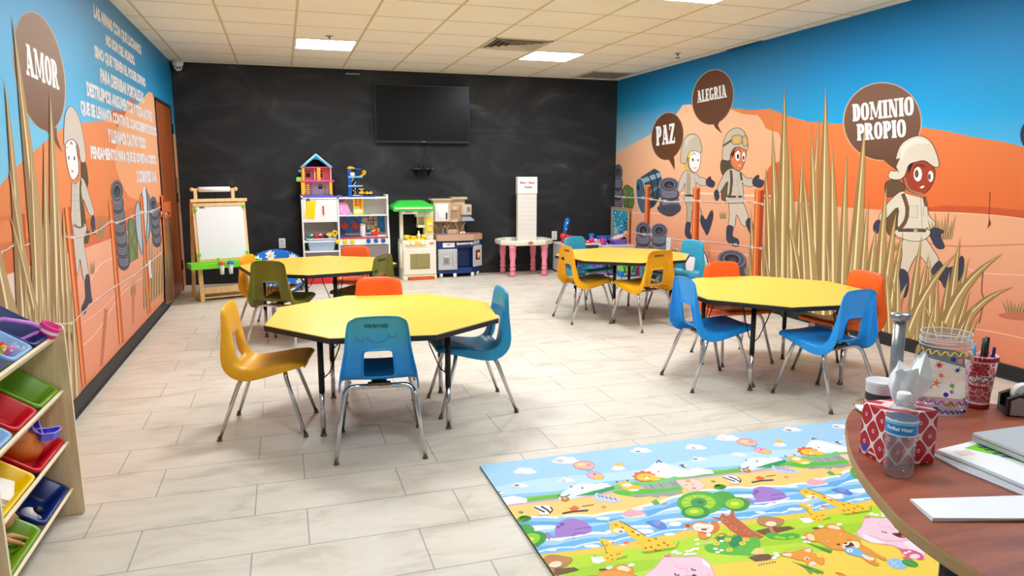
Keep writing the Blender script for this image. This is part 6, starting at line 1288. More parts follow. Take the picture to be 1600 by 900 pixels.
m = MB(M_cream); m.boxb((a-.012, SY+.06, .22), (a+.002, SY+.30, zc-.03), bev=.006); m.tube([(a-.02, SY-.01, .16), (a-.02, SY-.01, .42), (a-.01, SY+.05, .47)], .014, 8); L(m).build('side_shelf', t)
for x, y, lb, col, k in ((1.50, .10, 'yellow toy pot on the cream stove top, at the left', (250, 214, 60), 0), (1.585, .09, 'yellow toy pan in the middle of the cream stove top', (252, 210, 44), 1), (1.655, .10, 'small white toy bottle on the cream stove top', (240, 236, 222), 2), (1.725, .10, 'yellow toy pot at the right of the cream stove top', (250, 206, 40), 0)):
    o = thing('toy_bottle' if k == 2 else 'toy_pot', lb, 'toy', (x, SY+y, zc+.021))
    if k == 2: m = MB(mat('toy_w', col, .4)); m.lathe([(.02, 0), (.024, .005), (.022, .05), (.010, .065), (.010, .08)], seg=14); m.build('body', o); m = MB(My6); m.cyl((0, 0, .08), (0, 0, .095), .012); m.build('cap', o)
    else: m = MB(mat('toy_y%d' % k, col, .4)); m.lathe([(.03, 0), (.036, .006), (.04, .042 if k == 0 else .03), (.036, .042 if k == 0 else .03), (.03, .01)], seg=18); m.build('pot', o); m = MB(mat('toy_y%d' % k, col, .4)); m.tube([(.036, -.006, .03), (.06, -.02, .034)], .006, 8); m.build('handle', o)

# ------------------------------------------------------------------ tan and blue toy kitchen
QY = 9.17; qx = lambda u: AT(670+u/6.43, 370, QY).x; qz = lambda w: AT(715, 300+w/6.43, QY).z
t = thing('toy_kitchen', 'tan and navy blue toy kitchen with grey oven doors, right of the cream stove', 'toy kitchen', (qx(310), QY, 0)); L = lambda m: loc(t, m)
Mt_ = mat('tan_plastic', (206, 180, 146), .45); Mnv = mat('navy_plastic', (22, 58, 122), .4); Mgy = mat('light_grey_plastic', (192, 194, 192), .4); Mct = mat('speckled_tan_counter', (196, 158, 128), .4, var=.10, scale=120)
xl, xr = qx(82), qx(432); xr2 = qx(540)+.01
foot = [(xl, QY), (qx(280), QY-.02), (qx(440), QY+.005), (xr2, QY+.14), (xr2-.02, QY+.32), (xl, QY+.32)]
def slab(m, pts, z0, z1): m.prism(pts, lambda u, w: Vector((u, w, z0)), lambda u, w: Vector((u, w, z1))); return m
m = MB(Mnv); slab(m, [(x, y+.04) for x, y in foot[:4]]+foot[4:], .05, .12); slab(m, [(xl, QY+.22), (xr2-.05, QY+.24), (xr2-.04, QY+.32), (xl, QY+.32)], .1, qz(490)); m.boxb((xl, QY+.01, .12), (qx(285), QY+.24, qz(490)), bev=.006); m.boxb((xl, QY-.004, qz(560)), (qx(450), QY+.2, qz(490)), bev=.006)
slab(m, [(qx(440), QY+.01), (xr2, QY+.13), (xr2-.02, QY+.30), (qx(440), QY+.30)], .12, qz(490)); L(m).build('base', t)
m = MB(mat('navy_dark', (18, 48, 108), .5)); m.boxb((qx(288), QY+.12, .13), (qx(436), QY+.15, qz(565))); L(m).build('niche', t)
m = MB(Mct); e = .02; slab(m, [(xl-.002, QY-e), (qx(280), QY-.045), (qx(445), QY-e), (xr2+e, QY+.13), (xr2, QY+.33), (xl-.002, QY+.33)], qz(488), qz(430)); L(m).build('countertop', t)
m = MB(Mgy); m.boxb((qx(90), QY-.012, qz(778)), (qx(283), QY+.02, qz(570)), bev=.006); dd = L(m).build('oven_door', t)
m = MB(mat('grey_inset', (168, 170, 170), .4)); m.boxb((qx(135), QY-.016, qz(730)), (qx(208), QY-.010, qz(622)), bev=.004); L(m).build('dispenser_panel', dd)
m = MB(mat('grey_dark', (130, 132, 134), .4)); m.boxb((qx(148), QY-.018, qz(715)), (qx(196), QY-.014, qz(662)), bev=.003); L(m).build('dispenser', dd)
m = MB(M_bwhite); [m.boxb((qx(146+i*14), QY-.0170, qz(646)), (qx(155+i*14), QY-.0155, qz(632))) for i in range(4)]; L(m).build('dispenser_letters', dd)
m = MB(mat('silver_handle', (214, 216, 218), .3, .5)); m.boxb((qx(238), QY-.036, qz(735)), (qx(258), QY-.022, qz(605)), bev=.005); m.boxb((qx(240), QY-.026, qz(735)), (qx(256), QY-.008, qz(720))); m.boxb((qx(240), QY-.026, qz(620)), (qx(256), QY-.008, qz(605))); L(m).build('door_handle', dd)
m = MB(M_bwhite); m.boxb((qx(138), QY-.010, qz(554)), (qx(258), QY+.002, qz(506)), bev=.004); lb_ = L(m).build('label_panel', t); m = MB(mat('label_mark', (90, 100, 120), .5)); m.boxb((qx(180), QY-.011, qz(533)), (qx(216), QY-.0095, qz(526))); L(m).build('label_mark', lb_)
m = MB(mat('silver_handle', (214, 216, 218), .3, .5)); m.cyl((qx(278), QY-.035, qz(522)), (qx(432), QY-.025, qz(516)), .013); 
for u in (284, 426): m.ball((qx(u), QY-.03, qz(519)), .02, 12)
L(m).build('towel_bar', t)
# angled oven on the right
A0, A1 = Vector((qx(440), QY, 0)), Vector((xr2, QY+.13, 0)); dv = (A1-A0).normalized(); nv = Vector((dv.y, -dv.x, 0)); LN = (A1-A0).length
def ang(m, u0, u1, z0, z1, d0, d1): 
    m.prism([(u0, z0), (u1, z0), (u1, z1), (u0, z1)], lambda u, w: A0+dv*u*LN+nv*d0+Vector((0, 0, w)), lambda u, w: A0+dv*u*LN+nv*d1+Vector((0, 0, w))); return m
m = ang(MB(Mgy), .02, .98, qz(755), qz(545), .0, .018); od = L(m).build('oven_door', t)
m = ang(MB(mat('oven_photo', (60, 40, 34), .3)), .22, .74, qz(690), qz(592), .018, .020); L(m).build('oven_window', od)
m = MB(mat('roast', (226, 140, 90), .5)); c = A0+dv*LN*.48+nv*.021+Vector((0, 0, qz(645))); m.ball(c, (.035, .012, .045), 12); m.use(flat((246, 214, 170))).ball(c+nv*.004+Vector((.006, 0, .012)), (.018, .010, .02), 10); L(m).build('roast_picture', od)
m = ang(MB(mat('silver_panel', (206, 206, 204), .35)), .1, .7, qz(535), qz(488)-.012, .0, .010); cpn = L(m).build('control_panel', t)
for k in range(3): m = MB(M_chrome); c = A0+dv*LN*(.2+k*.2)+Vector((0, 0, qz(515))); m.cyl(c+nv*.010, c+nv*.024, .013, seg=12); L(m).build('knob', cpn)
# upper part
ux = qx(65); m = MB(Mt_); zu = qz(70)
m.boxb((qx(70)-.0, QY+.12, qz(305)), (qx(245), QY+.30, zu-.02), bev=.006); m.boxb((qx(245), QY+.18, qz(305)), (qx(400), QY+.30, zu), bev=.006); m.boxb((qx(78), QY+.26, qz(432)), (qx(405), QY+.31, qz(290))); 
m.boxb((qx(48), QY+.10, zu-.025), (qx(262), QY+.32, zu), bev=.006); m.boxb((qx(262), QY+.14, zu-.012), (qx(418), QY+.32, zu+.018), bev=.006); up = L(m).build('upper_cabinet', t)
m = MB(M_bwhite); m.boxb((qx(84), QY+.104, qz(297)), (qx(219), QY+.122, qz(120)), bev=.006); ud = L(m).build('cabinet_door', t)
m = MB(M_bwhite); m.boxb((qx(110), QY+.099, qz(268)), (qx(190), QY+.106, qz(148)), bev=.005); L(m).build('raised_panel', ud)
m = MB(mat('dark_handle', (70, 66, 62), .4)); m.boxb((qx(192), QY+.092, qz(278)), (qx(206), QY+.106, qz(210)), bev=.003); L(m).build('cabinet_handle', ud)
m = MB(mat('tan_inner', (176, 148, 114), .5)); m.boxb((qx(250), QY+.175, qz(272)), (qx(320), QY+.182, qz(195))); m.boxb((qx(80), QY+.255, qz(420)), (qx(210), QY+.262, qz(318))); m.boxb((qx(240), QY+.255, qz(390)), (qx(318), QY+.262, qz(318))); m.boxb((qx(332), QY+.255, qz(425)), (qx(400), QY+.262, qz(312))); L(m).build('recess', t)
for u0, u1 in ((82, 128), (208, 262), (296, 345), (372, 408)):
    m = MB(Mt_); s = 1 if u0 in (208, 372) else -1
    m.tube([(qx(u0 if s > 0 else u1), QY+.24, qz(428)), (qx((u0+u1)/2-s*10), QY+.235, qz(370)), (qx(u1 if s > 0 else u0), QY+.23, qz(315))], .014, 8); L(m).build('arch', t)
for a_, b_, bv_ in (((qx(215), QY+.17, qz(430)), (qx(330), QY+.26, qz(388)), .006), ((qx(250), QY+.15, qz(312)), (qx(322), QY+.2, qz(280)), .006), ((qx(245), QY+.16, qz(195)), (qx(322), QY+.2, qz(145)), .008)): m = MB(Mt_); m.boxb(a_, b_, bev=bv_); L(m).build('shelf_block', t)
m = MB(mat('badge_pink', (236, 190, 176), .4)); m.lathe([(.001, .004), (.030, .003), (.032, 0)], (qx(291), QY+.159, qz(172)), 18, axis='Y', sy=.5); L(m).build('badge', t)
m = MB(Mt_); m.boxb((qx(350), QY+.10, qz(240)), (qx(452), QY+.28, qz(130)), bev=.006); mw = L(m).build('microwave', t)
m = MB(Mgy); m.boxb((qx(368), QY+.092, qz(226)), (qx(440), QY+.104, qz(142)), bev=.004); L(m).build('microwave_door', mw)
m = MB(mat('mw_window', (110, 86, 54), .3)); m.boxb((qx(402), QY+.090, qz(205)), (qx(434), QY+.094, qz(158))); m.use(flat((240, 214, 170))).box((qx(417), QY+.0895, qz(182)), (.028, .002, .04), bev=.004); L(m).build('microwave_window', mw)
m = MB(mat('hood_silver', (170, 184, 198), .3, .3)); za, zb2 = qz(296), qz(250); m.ring([[Vector((x, y, z)) for x, y in ((x0, y0), (x1, y0), (x1, QY+.28), (x0, QY+.28))] for x0, x1, y0, z in ((qx(344), qx(468), QY+.05, za), (qx(344), qx(468), QY+.05, za+.012), (qx(368), qx(440), QY+.13, zb2))], smooth=False); L(m).build('range_hood', t)
m = MB(M_chrome); m.lathe([(.022, 0), (.018, .02), (.014, .06), (.010, .09)], (qx(172), QY+.18, qz(430)), 14); m.tube([(qx(172), QY+.18, qz(430)+.085), (qx(172), QY+.17, qz(335)), (qx(182), QY+.13, qz(345)), (qx(184), QY+.12, qz(365))], .010, 8); L(m).build('faucet', t)
m = MB(mat('sink_blue', (130, 160, 210), .35)); m.lathe([(.02, .001), (.075, .002), (.080, .008), (.07, .006)], (qx(165), QY+.13, qz(430)), 22, sy=.6); L(m).build('sink', t)
m = MB(mat('burner_red', (214, 58, 62), .4)); m.lathe([(.01, .001), (.055, .002), (.058, .008), (.04, .010), (.01, .010)], (qx(470), QY+.12, qz(430)), 22, sy=.7); L(m).build('burner', t)
for u, w, dy in ((125, 0, .04), (262, 0, .02), (445, 0, .05), (515, 0, .16)):
    m = MB(M_bwhite); m.lathe([(.014, .001), (.022, .01), (.024, .055)], (qx(u), QY+dy, 0), 14); L(m).build('foot', t)
for u, lb in ((345, 'left of the two tiny white toy cups on the tan toy kitchen counter'), (375, 'right of the two tiny white toy cups on the tan toy kitchen counter')):
    o = thing('toy_cup', lb, 'cup', (qx(u), QY+.12, qz(430)+.0005), group='toy cups on the tan counter'); m = MB(M_bwhite); m.lathe([(.012, 0), (.018, .03), (.015, .03), (.010, .004)], seg=14); m.build('cup', o); m = MB(M_bwhite); m.tube([(.016, 0, .024), (.026, 0, .018), (.014, 0, .008)], .003, 6); m.build('handle', o)

# ------------------------------------------------------------------ pink legged table and the pegboard tower
t = thing('toy_table', 'cream play table on four turned pink legs against the black wall', 'table', (3.07, 9.2, 0)); L = lambda m: loc(t, m)
Mpk6 = mat('pink_plastic', (240, 138, 158), .45)
for x, y in ((2.857, 8.985), (3.302, 8.985), (2.853, 9.42), (3.285, 9.40)):
    m = MB(Mpk6); m.lathe([(.018, .001), (.034, .012), (.040, .04), (.030, .075), (.028, .082), (.040, .09), (.040, .115), (.030, .122), (.029, .13), (.040, .145), (.036, .16), (.031, .2), (.042, .27), (.044, .31), (.040, .345), (.043, .35), (.043, .372), (.047, .376), (.047, .42)], (x, y, 0), 18); L(m).build('leg', t)
def octa(x0, x1, y0, y1, c): return [(x0+c, y0), (x1-c, y0), (x1, y0+c), (x1, y1-c), (x1-c, y1), (x0+c, y1), (x0, y1-c), (x0, y0+c)]
tx0, tx1, ty0, ty1 = 2.72, 3.44, 8.91, 9.49
m = MB(M_cream); m.ring([[Vector((x, y, z)) for x, y in octa(tx0+i, tx1-i, ty0+i, ty1-i, .15)] for i, z in ((.02, .415), (0, .425), (-.004, .46), (.0, .482), (.012, .487), (.03, .484), (.036, .455), (.045, .450))], smooth=False); L(m).build('tray_top', t)
m = MB(mat('orange_badge', (206, 110, 76), .4)); m.lathe([(.001, .005), (.034, .004), (.036, 0)], (AT(829, 381, 8.91).x, 8.908, .455), 18, axis='Y', sy=.6); L(m).build('badge', t)
t = thing('pegboard_tower', 'tall white perforated game tower standing on the pink-legged table', 'game tower', (3.12, 9.25, .4505)); L = lambda m: loc(t, m)
tw0, tw1 = 2.985, 3.265; zt = 1.31; zc = 1.085
m = MB(mat('tower_white', (232, 228, 218), .45)); m.boxb((tw0+.006, 9.18, .4505), (tw1-.006, 9.25, zc+.01), bev=.004); L(m).build('tower', t)
m = MB(mat('tower_cap', (238, 236, 232), .4)); m.boxb((tw0, 9.172, zc), (tw1, 9.258, zt), bev=.006); cpt = L(m).build('cap', t)
m = MB(mat('cap_red', (206, 90, 110), .5)); letter(m, 'Bum - Bum', (tw0+.035, 9.1705, zt-.090), (tw1-.04, 9.1705, zt-.090), (tw0+.035, 9.1705, zt-.062), .05); L(m).build('red_letters', cpt)
m = MB(mat('cap_blue', (70, 110, 180), .5)); letter(m, 'Tower', (tw0+.09, 9.1705, zt-.150), (tw1-.075, 9.1705, zt-.150), (tw0+.09, 9.1705, zt-.122), .05); L(m).build('blue_letters', cpt)
m = MB(mat('hole_grey', (150, 146, 138), .7))
for j in range(9):
    for i in range(6): m.cyl((tw0+.035+i*.042, 9.1800, .56+j*.058), (tw0+.035+i*.042, 9.1790, .56+j*.058), .0042, seg=8)
L(m).build('peg_holes', t)
# ------------------------------------------------------------------ toys in the back right corner
Mpur = mat('toy_purple', (112, 84, 176), .4); Mhot = mat('toy_magenta', (230, 40, 140), .4); Mtb = mat('toy_blue', (14, 112, 206), .35); Mrd = mat('toy_red', (222, 54, 50), .4)
C = AT
t = thing('toy_storage', 'low white storage unit piled with toys in the back right corner', 'storage unit', (3.95, 9.2, 0)); L = lambda m: loc(t, m)
U0, U1, UZ = 3.60, 4.25, .385
m = MB(Mw); m.boxb((U0, 9.08, 0), (U0+.018, 9.46, UZ)); m.boxb((U1-.018, 9.08, 0), (U1, 9.46, UZ)); m.boxb((U0+.31, 9.08, .02), (U0+.325, 9.46, UZ-.01)); m.boxb((U0, 9.08, .0), (U1, 9.46, .02)); m.boxb((U0, 9.445, .0), (U1, 9.46, UZ)); L(m).build('carcass', t)
m = MB(Mw); m.boxb((U0-.01, 9.06, UZ), (U1+.01, 9.47, UZ+.022), bev=.003); L(m).build('top', t)
for k, (x0, col) in enumerate(((U0+.03, (150, 150, 205)), (U0+.34, (120, 100, 190)))):
    m = MB(mat('drawer_tint_%d' % k, col, .4)); m.boxb((x0, 9.07, .03), (x0+.27, 9.40, .18), bev=.01); L(m).build('drawer', t)
top = UZ+.0225
p = C(880, 369, 9.2); t = thing('toy_hammer', 'red toy hammer with an upright blue handle, beside the wall outlet', 'toy', (p.x, 9.2, top)); L = lambda m: loc(t, m)
m = MB(Mrd); zc_ = p.z; m.ball((p.x, 9.2, zc_), .046, 16); m.cyl((p.x+.01, 9.2, zc_), (p.x+.13, 9.2, zc_-.012), .03, .022); m.cyl((p.x, 9.2, top+.001), (p.x, 9.2, zc_-.02), .024); L(m).build('head', t)
m = MB(Mtb); a_, b_ = C(882, 365, 9.2), C(886.5, 344, 9.2); m.tube([a_, a_.lerp(b_, .5)+Vector((-.004, 0, 0)), b_], [.026, .03, .034], 14); m.ball(b_, .034, 12); h_ = L(m).build('handle', t)
m = MB(M_bwhite)
for f in (.35, .8): c_ = a_.lerp(b_, f); m.box((c_.x, 9.168, c_.z), (.012, .006, .024), bev=.003)
L(m).build('sticker', h_)
p = C(900, 366, 9.25); o = thing('toy_ring', 'small blue toy loop behind the light blue chair back', 'toy', (p.x, 9.3, top)); m = MB(mat('ring_blue', (70, 110, 200), .4)); m.tube([Vector((.035*math.cos(i*PI/8), 0, .045+.04*math.sin(i*PI/8))) for i in range(16)], .008, 8, closed=True); m.build('ring', o)
p = C(926, 374, 9.3); o = thing('toy_cup', 'upright blue toy cup among the corner toys, behind a pink ball', 'cup', (p.x, 9.34, top)); m = MB(Mtb); m.lathe([(.03, 0), (.034, .004), (.042, .105), (.038, .105), (.03, .01)], seg=20); m.build('cup', o); m = MB(mat('cup_rim', (60, 150, 230), .35)); m.tube([Vector((.0405*math.cos(i*PI/10), .0405*math.sin(i*PI/10), .105)) for i in range(20)], .004, 6, closed=True); m.build('rim', o)
p = C(945, 374, 9.36); o = thing('toy_tray', 'long flat blue tray behind the corner toys', 'tray', (p.x, 9.395, top)); m = MB(Mtb); m.box((0, 0, .033), (.215, .05, .06), bev=.012); m.build('tray', o); m = MB(mat('cup_rim', (60, 150, 230), .35)); m.box((0, -.002, .063), (.222, .056, .012), bev=.004); m.build('rim', o)
for px, py, r, nm, lb, col in ((925, 377, .034, 'toy_ball', 'hot pink ball among the corner toys', (236, 30, 140)), (931, 377.5, .028, 'toy_ball', 'pale pink striped ball beside the hot pink ball', (230, 190, 216)), (936.5, 378.5, .022, 'toy_ball', 'small orange ball between pale pink ball and purple toy', (240, 150, 80))):
    p = C(px, py, 9.15); o = thing(nm, lb, 'ball', (p.x, 9.15, top), group='balls in the toy corner'); m = MB(mat('ball_%d' % px, col, .4)); m.ball((0, 0, r), r, 16); m.build('ball', o); m = MB(mat('ball_band', (250, 226, 240), .4)); m.tube([Vector((r*1.0*math.cos(i*PI/10), -.002, r+r*1.0*math.sin(i*PI/10))) for i in range(20)], .003, 6, closed=True); m.build('band', o)
o = thing('toy_box', 'red toy lying behind the pink ball in the toy corner', 'toy', (C(917, 379, 9.15).x, 9.15, top)); m = MB(mat('crimson', (200, 30, 56), .4)); m.box((0, 0, .022), (.10, .06, .04), rot=(0, .1, 0), bev=.008); m.build('body', o); m = MB(M_bwhite); m.box((0, -.032, .022), (.04, .003, .014)); m.build('stripe', o)
o = thing('toy_cradle', 'purple plastic doll cradle with a doll lying in it', 'cradle', (C(968, 384, 9.05).x, 9.06, top-.02)); m = MB(mat('cradle_purple', (140, 104, 206), .4)); tub(m, .27, .14, .07, r=.04); m.build('basket', o)
for s in (-1, 1): m = MB(Mpur); m.tube([(s*.11, -.06, .02), (s*.12, -.065, -.0), (s*.13, 0, .005), (s*.12, .065, 0), (s*.11, .06, .02)], .009, 8); m.build('rocker', o)
w = o.location; cr = o
t = thing('baby_doll', 'bald baby doll in a pale pink dress lying in the purple cradle', 'doll', (w.x, w.y, w.z+.05)); skin = mat('doll_skin', (226, 160, 116), .5)
m = MB(mat('doll_dress', (244, 206, 220), .7, var=.12, scale=60)); m.ring([[Vector((x, y*s_, z+zz*s_)) for y, zz in ((math.cos(a)*.05, math.sin(a)*.035) for a in (2*PI*i/14 for i in range(14)))] for x, s_, z in ((-.11, .8, .015), (-.06, 1.1, .028), (0, 1.05, .045), (.05, .8, .062), (.075, .45, .072))]); m.build('dress', t)
m = MB(skin); m.ball((.105, -.01, .095), (.052, .046, .046), 18, rot=(0, -.5, 0)); m.ball((.095, -.055, .088), (.010, .008, .012), 8); hd = m.build('head', t)
m = MB(mat('doll_eye', (60, 44, 40), .4)); m.ball((.12, -.04, .128), .005, 8); m.ball((.142, -.022, .118), .005, 8); m.build('eyes', hd)
for s in (-1, 1): m = MB(skin); m.tube([(.055, s*.04, .07), (.07, s*.075, .05), (.09, s*.08, .02)], [.015, .013, .009], 8); m.ball((.092, s*.08, .016), .011, 8); m.build('arm', t)
for s in (-1, 1): m = MB(skin); m.tube([(-.10, s*.025, .02), (-.125, s*.03, .03)], [.014, .010], 8); m.build('leg', t)
p = C(942, 381, 9.0); o = thing('toy_purse', 'round magenta and purple toy at the left of the doll cradle', 'toy', (p.x, 9.0, top-.02)); m = MB(mat('orchid', (216, 60, 160), .4)); m.ball((0, 0, .05), (.036, .03, .05), 14); m.build('body', o); m = MB(Mpur); m.tube([(-.03, 0, .06), (-.035, 0, .10), (0, 0, .115), (.035, 0, .10), (.03, 0, .06)], .008, 8); m.tube([(.03, -.01, .0), (.045, -.01, .05), (.035, -.01, .09)], .010, 8); m.build('handle', o)
t2 = thing('doll_stand', 'low white bin standing before the storage unit under the doll cradle', 'bin', (C(963, 400, 9.0).x, 9.0, 0)); m = MB(mat('white_bin', (226, 226, 230), .4)); m.boxb((-.24, -.10, .001), (.22, .075, top-.021-.0), bev=.01); m.build('bin', t2); m = MB(M_bwhite); m.box((-.01, -.01, top-.028), (.475, .19, .012), bev=.004); m.build('rim', t2)
p = C(991, 383, 9.0); o = thing('toy_elephant', 'dark violet toy with white spots beside the doll, under the poster', 'toy', (p.x+.02, 8.98, 0)); m = MB(mat('violet', (82, 62, 176), .45)); m.ball((0, 0, .40), (.05, .05, .055), 14); m.ball((.035, -.02, .355), (.028, .03, .03), 12); m.ball((0, 0, .18), (.07, .065, .18), 14); m.build('body', o); m = MB(M_bwhite); m.ball((-.03, -.042, .40), (.014, .010, .018), 10); m.ball((-.012, -.05, .375), (.016, .010, .010), 10); m.build('spot', o)
# leaning framed poster
t = thing('framed_poster', 'wood-framed blue poster turned sideways, leaning in the right back corner', 'poster', (4.38, 9.22, .0))
A_, B_ = C(963.5, 326, 9.44), C(989, 328, 9.05); Zb = .36
# leaning panel from the corner along the right wall
a0 = Vector((4.515, 9.485, 0)); a1 = Vector((4.535, 8.965, 0)); un = (a1-a0).normalized(); nn = Vector((un.y, -un.x, 0)); Wd = (a1-a0).length; Zt = .885; off = t.location
P3 = lambda u, z, d=0: a0+un*u+Vector((0, 0, z))+nn*d-off
def brd(m, u0, u1, z0, z1, d0, d1): m.prism([(u0, z0), (u1, z0), (u1, z1), (u0, z1)], lambda u, z: P3(u, z, d0), lambda u, z: P3(u, z, d1)); return m
m = brd(MB(mat('poster_blue', (56, 158, 186), .5, var=.1, scale=30)), .012, Wd-.012, .10, Zt-.012, .0, .006); pp = m.build('poster', t)
for b4 in ((0, .018, .09, Zt), (Wd-.018, Wd, .09, Zt), (0, Wd, Zt-.02, Zt), (0, Wd, .09, .11)): brd(MB(wood('oak_frame', (196, 132, 62), (214, 150, 78), (226, 168, 96), 1, (8, 8, 8))), *b4, -.002, .014).build('frame_side', t)
m = MB(flat((240, 222, 178))); rr = random.Random(8)
for i in range(46):
    for (u, z) in ((.03, .12+i*.0165), (Wd-.03, .12+i*.0165)): m.box(P3(u+rr.uniform(-.004, .004), z, .0068), (.006, .006, .010), bev=.001)
for i in range(17): m.box(P3(.03+i*(Wd-.06)/16, Zt-.035, .0068), (.008, .008, .010), bev=.001)
m.build('poster_border', pp)
m = MB(flat((236, 240, 236)))
for i in range(22): u, z = rr.uniform(.06, Wd-.14), rr.uniform(.45, Zt-.07); m.box(P3(u, z, .0066), (.010, .010, .022), rot=(0, rr.random(), 0), bev=.002)
m.build('poster_marks', pp)
def vtext(s, u, z1, z0, wd, col, nm):
    m = MB(mat(nm, col, .6)); letter(m, s, P3(u, z1, .0072), P3(u, z0, .0072), P3(u+wd, z1, .0072), .05); m.build('poster_letters', pp)
vtext('I WILL', Wd-.085, .74, .49, .035, (14, 20, 30), 'poster_black'); vtext('IN THE', Wd-.135, .70, .46, .034, (14, 20, 30), 'poster_black')
for u0_, n_, c_ in ((.075, 9, (236, 226, 150)), (.115, 12, (226, 232, 160))):
    m = MB(flat(c_))
    for i in range(n_): brd(m, u0_, u0_+.024+.006*(i % 2), .36+i*.026, .378+i*.026, .0064, .0074)
    m.build('poster_letters', pp)
m = MB(flat((226, 238, 240))); m.tube([P3(.19, .60, .008), P3(.17, .54, .008), P3(.22, .47, .008), P3(.19, .42, .008)], .004, 6); m.tube([P3(.14, .58, .008), P3(.19, .50, .008), P3(.24, .58, .008)], .003, 6); m.build('poster_scroll', pp)
# truck on the floor
p = C(873, 424, 9.15); t = thing('toy_truck', 'purple toy truck on the floor behind the left golden yellow chair', 'toy truck', (p.x+.10, 8.95, 0))
m = MB(mat('truck_purple', (92, 66, 160), .4)); m.box((0, 0, .125), (.30, .16, .13), bev=.02); m.build('body', t)
m = MB(mat('truck_cab', (48, 52, 96), .4)); m.box((.02, 0, .225), (.22, .15, .08), bev=.02); m.build('cab', t)
m = MB(mat('truck_trim', (200, 196, 220), .4)); m.box((0, -.081, .064), (.31, .006, .012), bev=.002); m.box((0, -.081, .190), (.29, .006, .010), bev=.002); m.build('trim', t)
m = MB(mat('truck_light', (240, 150, 170), .4)); m.ball((-.152, -.05, .11), (.014, .018, .02), 10); m.build('lamp', t)
for x in (-.10, .10):
    for y in (-.075, .075): m = MB(M_black); m.cyl((x, y-.018, .05), (x, y+.018, .05), .0495, seg=20); m.build('wheel', t)
# toy house bag, shelf toys and books below the back right table
p = C(980, 437, 8.6); t = thing('activity_cube', 'green, blue and yellow toy bag under the back right table', 'toy', (p.x, 8.6, 0), .25)
m = MB(mat('cube_green', (132, 206, 96), .4)); m.box((-.03, 0, .125), (.17, .14, .10), bev=.008); m.build('green_panel', t)
m = MB(mat('cube_blue', (20, 130, 206), .4)); m.box((-.03, 0, .04), (.17, .14, .078), bev=.008); m.box((.085, 0, .09), (.06, .14, .178), bev=.008); m.build('blue_panel', t)
m = MB(mat('cube_yellow', (246, 220, 60), .4)); m.box((-.03, -.071, .045), (.165, .005, .022), bev=.004); m.ball((-.08, -.072, .05), (.02, .004, .018), 10); m.ball((.0, -.072, .048), (.018, .004, .016), 10); m.build('yellow_band', t)
m = MB(M_bwhite)
for i in range(7): m.ball((.085+random.uniform(-.02, .02), -.0715, .03+i*.022), .006, 8)
m.build('dot', t)
p = C(946, 432, 8.85); t = thing('toy_shelf', 'small violet toy shelf under the back right table', 'shelf', (p.x, 8.82, 0)); Mv = mat('lilac_plastic', (126, 112, 206), .4)
for x in (-.12, .10): m = MB(Mv); m.box((x, 0, .14), (.03, .14, .279), bev=.006); m.build('post', t)
for z, c in ((.27, Mv), (.16, mat('navy_board', (50, 56, 140), .4)), (.03, Mv)): m = MB(c); m.box((-.01, 0, z), (.25, .14, .02), bev=.005); m.build('board', t)
o = thing('toy_bottle', 'olive green toy pot on the lowest board of the violet shelf', 'toy', (p.x+.03, 8.80, .0405)); m = MB(mat('olive_toy', (160, 156, 60), .4)); m.lathe([(.03, 0), (.035, .005), (.033, .06), (.02, .08)], seg=14); m.build('body', o); m = MB(mat('olive_cap', (190, 186, 90), .4)); m.cyl((0, 0, .08), (0, 0, .095), .014); m.build('cap', o)
for k, (x, col, lb) in enumerate(((.0, (214, 60, 50), 'red picture book standing under the back right table'), (.022, (240, 150, 60), 'orange picture book beside the red one under the table'), (.044, (60, 130, 90), 'green picture book beside the orange one under the table'), (.066, (230, 60, 110), 'pink picture book, last of four under the back right table'))):
    p = C(1001, 438, 8.5); o = thing('picture_book', lb, 'book', (p.x+x, 8.5, 0), group='picture books under the table'); m = MB(mat('bookc%d' % k, col, .5)); m.box((0, 0, .09), (.018, .13, .179), bev=.002); m.build('cover', o); m = MB(flat((240, 236, 226))); m.box((0, -.0655, .09), (.012, .003, .165)); m.build('pages', o)
# right wall bits: small toys, white outlet, plush seat
for px, py, col, lb, nm in ((1051, 386, (206, 130, 80), 'tan toy animal by the mural, left of the light blue chair', 'toy_animal'), (1057, 388, (110, 176, 160), 'small pale green toy beside the tan toy by the mural', 'toy_block'), (1060, 392, (240, 220, 110), 'small yellow toy beside the light blue chair by the mural', 'toy_duck')):
    p = C(px, py, 7.75); o = thing(nm, lb, 'toy', (p.x, 7.75, .3755)); m = MB(mat(nm, col, .5)); m.ball((0, 0, .028), (.04, .03, .028), 12); m.ball((-.025, -.01, .058), (.02, .018, .018), 10); m.build('body', o); m = MB(M_bwhite); m.ball((.02, -.024, .03), (.012, .008, .010), 8); m.build('patch', o)
t = thing('toy_bench', 'low teal bench along the mural, holding small toys', 'bench', (4.40, 7.75, 0)); m = MB(mat('bench_teal', (60, 150, 170), .45)); m.boxb((-.16, -.30, .345), (.155, .34, .375), bev=.006); m.build('seat', t)
for x in (-.13, .13):
    for y in (-.26, .30): m = MB(mat('bench_teal', (60, 150, 170), .45)); m.boxb((x-.02, y-.02, .001), (x+.02, y+.02, .345), bev=.004); m.build('leg', t)
